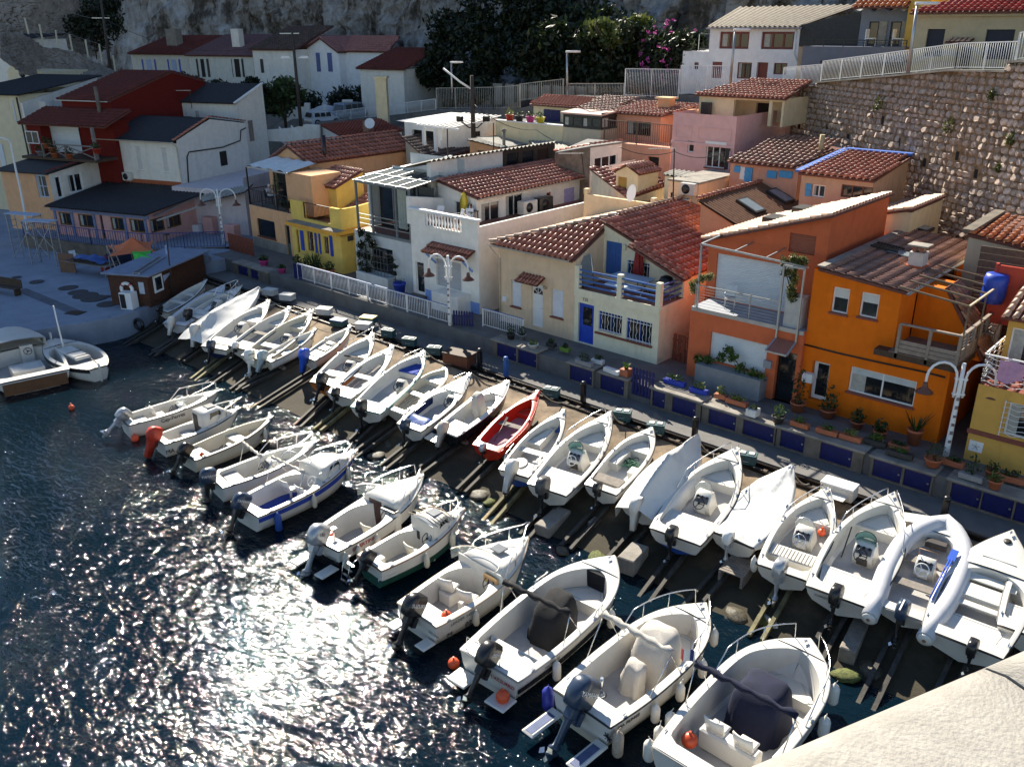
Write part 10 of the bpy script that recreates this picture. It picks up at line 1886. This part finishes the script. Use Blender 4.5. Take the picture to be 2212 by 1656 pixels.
for i,(x_,y_,r,lb)in enumerate(((565,838,.8,'first of the large dark round plates on the quay'),(645,875,.8,'second large dark round plate on the quay'),(707,902,1.0,'third large dark round plate, overlapping the fourth'),(776,927,1.0,'fourth large dark round plate on the quay'),(888,974,.8,'fifth large dark round plate nearest the hut'),(305,790,.6,'small dark plate at the left of the quay'),(138,753,.4,'smallest dark plate far left on the quay'),(885,912,.35,'small dark plate beside the fifth round plate'))):p=Q(x_,y_);solid('round_plate',lb,'manhole',Lathe([(r*.75,.004+.004*i),(r*.75,.02+.004*i),(r*.68,.022+.004*i)],22),mat('dark_iron_plate',(.05,.045,.05),.8,.25,4),p,0,'dark round plates on the quay')
b=B();a_,c_=Q(170,850),Q(640,1045);n_=(c_-a_).normalized().cross(V((0,0,1)))*.35;b.poly([a_-n_+V((0,0,.004)),c_-n_+V((0,0,.004)),c_+n_+V((0,0,.004)),a_+n_+V((0,0,.004))]);struct('drain_channel',b,mat('damp_concrete',(.10,.11,.14),.8,.3,2));p=Q(625,1045);solid('drain_grate','square dark drain grate near the edge of the quay','drain',Box(-.5,.5,-.35,.35,.01,.03),BLACK,p,.4)
# scaffold trestles, boards, tables, chairs and heaps
def trestle(label,p,hh,rot=.4,w_=1.2):
 t=T('trestle_tower',label,'scaffold',p,rot,'scaffold trestles on the quay')
 for sx in(-w_,w_):
  for sy in(-.35,.35):P('upright',Beam((sx,sy,0),(sx,sy,hh),.05),GALV,t)
  for k in range(int(hh/.4)):P('rung',Beam((sx,-.35,.3+k*.4),(sx,.35,.3+k*.4),.035),GALV,t)
 P('platform',Box(-w_-.15,w_+.15,-.4,.4,hh,hh+.06),mat('pale_platform',(.4,.45,.55),.7,.1),t);P('brace',Beam((-w_,-.35,.2),(w_,-.35,hh-.3),.035).beam((w_,.35,.2),(-w_,.35,hh-.3),.035),GALV,t)
trestle('tall scaffold trestle with a pale platform beside the left lamp post',Q(270,600),3.2);trestle('lower scaffold trestle in front of the cafe',Q(400,640),3.0,.5,1.0)
p=GZ(*qb(265,190),3.2);p=GD(*qb(245,400),76);t=T('bent_lamp','tall white curved lamp post at the left behind the scaffold','street lamp',V((p.x,p.y,1.3)));o_=V(t.location);ps=[GD(*q,hypot(p.x,p.y))for q in(qb(235,440),qb(200,180),qb(165,0),qA(130,1400),qA(85,1180),qA(60,1155),qA(-10,1138))];P('lamp_post',Tube([o_-o_]+[q-o_ for q in ps],[.12,.11,.1,.09,.08,.07,.06,.06],8),WHITE,t)
p=GD(*qb(240,40),77);solid('small_flag','small red and white flag hanging near the corner window','flag',B().grid(lambda u,v:V((.25*u,.05*sin(v*5),-.9*v)),3,6),mat('red_white_cloth',(.55,.12,.12),.8,.5,2),p,.8)
for i,(x_,y_,lb)in enumerate(((585,690,'first white folding chair leaning on the stack on the quay'),(630,640,'white folding chair at the back of the stack on the quay'))):chair(lb,Q(x_,y_),.6+i,WHITE,'folding_chair','folding chairs on the quay')
t=T('trestle_table','long table heaped with blue sheets before the tents on the quay','table',Q(750,720),.3);P('table_top',Box(-2.2,2.2,-.5,.5,.75,.8),WOODP,t)
for sx in(-1.9,1.9):P('leg',Beam((sx,-.4,0),(sx,-.4,.75),.05).beam((sx,.4,0),(sx,.4,.75),.05),GALV,t)
solid('blue_sheet','crumpled blue sheet on the long table','sheet',B().grid(lambda u,v:V((-1.5+3.2*u,-.5+v,.25*noise.noise(V((u*5,v*3,1)))+.25*sin(u*3.1)+.1)),24,8),TARPB,Q(750,720)+V((0,0,.82)),.3)
solid('leaning_board','brown board leaning on the chair stack','board',Box(-.6,.6,-.03,.03,0,1.3),mat('brown_board',(.18,.1,.06),.8,.2),Q(570,710),.5);solid('red_canister','dark red canister beneath the tents','canister',Lathe([(.3,0),(.32,.1),(.32,.9),(.2,1.0),(.08,1.05)],12),mat('dark_red_canister',(.3,.02,.02),.5,.1),Q(880,700),0)
solid('dark_heap','dark tarpaulin heap under the tents on the quay','tarpaulin',B().grid(lambda u,v:V((-2+4*u,-1+2*v,1.1*sin(pi*u)*sin(pi*v)+.3*noise.noise(V((u*4,v*4,2))))),20,12),TARPN,Q(1000,640),.3)
t=T('quay_bench','dark wooden bench at the left edge of the quay','bench',Q(60,885),.3);P('seat',Box(-1.2,1.2,-.25,.25,.42,.48),WOODD,t);P('backrest',Box(-1.2,1.2,.22,.27,.5,.95),WOODD,t)
for sx in(-1,1):P('leg',Box(sx-.05,sx+.05,-.2,.2,0,.42),WOODD,t)
p=GZ(*qb(1640,690),1.4);solid('rolled_carpet','long grey rolled carpet on the flat terrace behind the hut','carpet',Tube([(-1.6,0,.25),(1.6,0,.25)],.24,12),mat('grey_carpet',(.14,.16,.22),.95,.2,6),GZ(*qb(1690,590),2.35),-.35)
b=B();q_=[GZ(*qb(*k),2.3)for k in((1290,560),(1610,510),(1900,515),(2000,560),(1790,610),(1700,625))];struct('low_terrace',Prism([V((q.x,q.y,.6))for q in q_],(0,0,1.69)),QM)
for i,(x_,y_,lb)in enumerate(((1150,1140,'left dark tyre fender on the quay wall'),(520,1230,'tyre fender on the quay wall above the wooden fishing boat'))):p=GZ(*qb(x_,y_),.7);solid('tyre',lb,'tyre',Tube([(.3*cos(k*.524),0,.3*sin(k*.524))for k in range(12)],.1,7,True),BLACK,p,.3,'tyres on the quay wall')
# parked cars, gate and pillars at the back
def car(name,label,pl,pr,zg,m,hh,van=False):
 a,c_=GZ(*pl,zg),GZ(*pr,zg);d=(c_-a);L_=min(d.length,4.6);rot=atan2(d.y,d.x);t=T(name,label,'car',(a+c_)/2,rot);w_=.85;h_=hh
 prof=[(-.5,.25),(-.5,.6),(-.47,.78),(-.42 if van else-.36,h_*.97),(-.1,h_),(.14 if van else .08,h_*.97),(.27,.86),(.46,.74),(.5,.55),(.5,.25)]
 rings=[[V((x*L_,y*(1 if z<.9 else .86),z))for x,z in prof]for y in(-w_,-w_*.96,w_*.96,w_)];P('body',B().loft([list(reversed(r))for r in rings],True,True,True),m,t)
 for sg in(1,-1):
  ws=[(-.38,-.2),(-.18,-.02),(0,.16)]
  for x0,x1 in ws:P('window',Prism([(x0*L_,sg*w_*.93,.88),(x1*L_,sg*w_*.93,.88),(x1*L_-.08,sg*w_*.875,h_*.9),(x0*L_+.02,sg*w_*.875,h_*.9)],(0,sg*.06,0)),GLASS,t)
  for x in(-.31,.31):wh=P('wheel',Lathe([(.31,-.1),(.33,-.06),(.33,.06),(.31,.1)],16,MT((x*L_,sg*(w_-.06),.32))@MR(R(90),4,'X')),BLACK,t);P('rim',Lathe([(.19,0),(.17,.012),(.04,.03)],12,MT((x*L_,sg*(w_+.045),.32))@MR(R(-90*sg),4,'X')),SILVER,wh)
  P('headlight',Box(L_*.47,L_*.505,sg*w_*.7-.15,sg*w_*.7+.1,.58,.72),WHITE,t)
 P('windscreen',Prism([(.10*L_,-w_*.8,h_*.96),(.10*L_,w_*.8,h_*.96),(.27*L_,w_*.84,.9),(.27*L_,-w_*.84,.9)],(.02,0,.02)),GLASS,t);P('rear_window',Prism([(-.485*L_,-w_*.75,.85),(-.485*L_,w_*.75,.85),(-.43*L_,w_*.7,h_*.9),(-.43*L_,-w_*.7,h_*.9)],(-.02,0,.01)),GLASS,t)
zc=WY(*qB(640,1020),YR+.5)[1]
car('parked_car','white hatchback parked behind the low white railing',qB(455,1045),qB(700,1025),zc,mat('white_car_paint',(.6,.62,.66),.25,.05),1.4);car('parked_van','dark estate car with roof rails parked behind the railing, beside the hatchback',qB(700,1005),qB(950,975),zc+.3,mat('silver_blue_paint',(.22,.26,.32),.25,.08,metal=.3),1.75,True)
o_=GD(*qB(270,985),96);t=T('white_gate_wall','white rendered wall with a curved white gate and pillars behind the cars','wall',o_);V_=lambda x,y:GD(*qB(x,y),96)-o_;b=B();nb=V((_fwd.x,_fwd.y,0))*.3
b.prism([V_(275,1020),V_(450,1015),V_(450,885),V_(275,890)],nb);P('wall_face',b,WHITEP,t)
for x0,x1,yt in((272,300,870),(420,465,855),(735,818,828)):P('gate_pillar',Prism([V_(x0,1010),V_(x1,1010),V_(x1,yt),V_(x0,yt)],nb*1.5),WHITEP,t)
P('gate_leaf',Prism([V_(468,980),V_(732,975),V_(732,890),V_(690,888),V_(640,875),V_(590,868),V_(540,880),V_(500,900),V_(468,908)],nb*.3),mat('bluish_white_gate',(.6,.66,.78),.5,.05),t);P('gate_post',Prism([V_(580,978),V_(602,978),V_(602,866),V_(580,866)],nb*.5-nb*.7),WHITEP,t)
o2=GD(*qB(1075,930),84);solid('gate_pillar','single pale pillar behind the low railing','pillar',Box(-.5,.5,-.5,.5,-2,2.9).box(-.6,.6,-.6,.6,2.9,3.1),LCREAM,o2,.7)
o3=GD(*qB(120,1100),84);t=T('stair_railing','pair of white stair railings beside the stained white house','railing',o3);V_=lambda x,y:GD(*qB(x,y),84)-o3
for(x0,y0_),(x1,y1)in(((212,1050),(320,1165)),((312,1040),(415,1150))):
 a_,c_=V_(x0,y0_),V_(x1,y1);P('handrail',Beam(a_,c_,.1),WHITE,t)
 for k in range(11):q=a_.lerp(c_,k/10);P('baluster',Beam(q,q-V((0,0,1.2)),.05),WHITE,t)
solid('stair_block','pale rendered stair wall beside the stained white house','wall',Prism([V_(105,1170),V_(550,1180),V_(550,1040),V_(430,1030),V_(330,1060),V_(105,1080)],V((_fwd.x,_fwd.y,0))*.5),OFFW,o3)
# people on the pergola terrace
def seated(label,p,rot,shirt,hairc,lean=0,group=None):
 J={'pel':(0,0,.47),'sp':(-.02,0,.72),'ch':(.02+lean,0,.95),'nk':(.05+lean,0,1.08),'hd':(.08+lean,0,1.2),'top':(.08+lean,0,1.29)}
 for s_,k in(('l',1),('r',-1)):J.update({s_+'hip':(.03,.1*k,.47),s_+'kn':(.45,.13*k,.5),s_+'an':(.47,.13*k,.08),s_+'ft':(.62,.14*k,.04),s_+'sh':(.0+lean,.19*k,1.0),s_+'el':(.12+lean,.25*k,.76),s_+'wr':(.34+lean,.14*k,.8),s_+'hn':(.43+lean,.1*k,.8)})
 rad={'pel':.15,'sp':.13,'ch':.15,'nk':.055,'hd':.095,'top':.07,'hip':.1,'kn':.065,'an':.04,'ft':.035,'sh':.065,'el':.045,'wr':.03,'hn':.04}
 E=[('pel','sp'),('sp','ch'),('ch','nk'),('nk','hd'),('hd','top')]+[e for s_ in 'lr' for e in(('pel',s_+'hip'),(s_+'hip',s_+'kn'),(s_+'kn',s_+'an'),(s_+'an',s_+'ft'),('ch',s_+'sh'),(s_+'sh',s_+'el'),(s_+'el',s_+'wr'),(s_+'wr',s_+'hn'))]
 ks=list(J);me=bpy.data.meshes.new('person');me.from_pydata([J[k]for k in ks],[(ks.index(a),ks.index(b))for a,b in E],[]);ob=bpy.data.objects.new('_p',me);COL.objects.link(ob);m=ob.modifiers.new('s','SKIN')
 for i,k in enumerate(ks):r=rad.get(k,rad.get(k[1:]));me.skin_vertices[0].data[i].radius=(r,r)
 me.skin_vertices[0].data[0].use_root=True;ob.modifiers.new('d','SUBSURF').levels=1;dg=bpy.context.evaluated_depsgraph_get();m2=bpy.data.meshes.new_from_object(ob.evaluated_get(dg));bpy.data.objects.remove(ob);m2.name='person'
 for mm in(mat('skin_tone',(.45,.25,.17),.6,.05),shirt,mat('dark_trousers',(.03,.035,.06),.8,.1)):m2.materials.append(mm)
 for f in m2.polygons:c=f.center;f.material_index=0 if(c.z>1.06 or c.x>.3+lean and c.z>.7)else(1 if c.z>.55 else 2);f.use_smooth=True
 o=link('person',m2,None,label,'person',group);o.location=p;o.rotation_euler=(0,0,rot);P('hair',B().sphere((.06+lean,0,1.24),.108,12,8,(1,.95,1)),hairc,o);P('nose',Lathe([(.018,0),(.004,.03)],6,MT((.16+lean,0,1.2))@MR(R(90),4,'Y')),MATS['skin_tone'],o);return o
tc=V((ax0+1.7,YF+1.9,az_+.008));t=T('terrace_table','round white table between the two people under the pergola','table',tc);P('table_top',Lathe([(.45,.72),(.45,.75),(.05,.755)],20),WHITE,t);P('leg',Tube([(0,0,0),(0,0,.72)],.04,8),WHITE,t)
seated('white haired person in a pale shirt seated left of the pergola table',tc+V((-.75,.1,0)),0,mat('pale_shirt',(.6,.55,.55),.8,.05),mat('white_hair',(.65,.63,.6),.8,.1),group='people at the pergola table');seated('dark haired person in a dark top seated right of the pergola table',tc+V((.8,.15,0)),pi,mat('dark_top',(.03,.03,.04),.8,.1),mat('dark_hair',(.03,.02,.015),.7,.1),group='people at the pergola table')
chair('iron chair under the white haired person',tc+V((-.78,.1,0)),-pi/2+pi,IRON);chair('iron chair under the dark haired person',tc+V((.83,.15,0)),-pi/2,IRON)
# television aerials
for q_,q1_,d,lb in((e4(1290,1000),e4(1290,590),55,'tall aerial with long comb on the corrugated hut'),(e4(660,1080),e4(652,670),52,'thin rusty mast on the dark roof'),(qC(640,1440),qC(620,1270),50,'forked aerial left of the red dormer roof'),(qC(1378,1656),qC(1388,1230),46,'tall dark aerial before the pink house'),(qA(1590,900),qA(1570,750),83,'aerial on the dark ribbed roof of the stained white house')):
 b_,tp=GD(*q_,d),GD(*q1_,d);t=T('tv_aerial',lb,'aerial',b_,0,'television aerials');D_=tp-b_;P('mast',Tube([V(),D_],.035,6),DKP,t);s_=V((_rt.x,_rt.y,0)).normalized();P('boom',Beam(D_-s_*1.3,D_+s_*.1,.035),GALV,t)
 for i in range(9):k=D_-s_*(.1+i*.14);P('element',Beam(k-V((_fwd.x,_fwd.y,0))*.22+V((0,0,.04)),k+V((_fwd.x,_fwd.y,0))*.22-V((0,0,.04)),.022),WHITE,t)
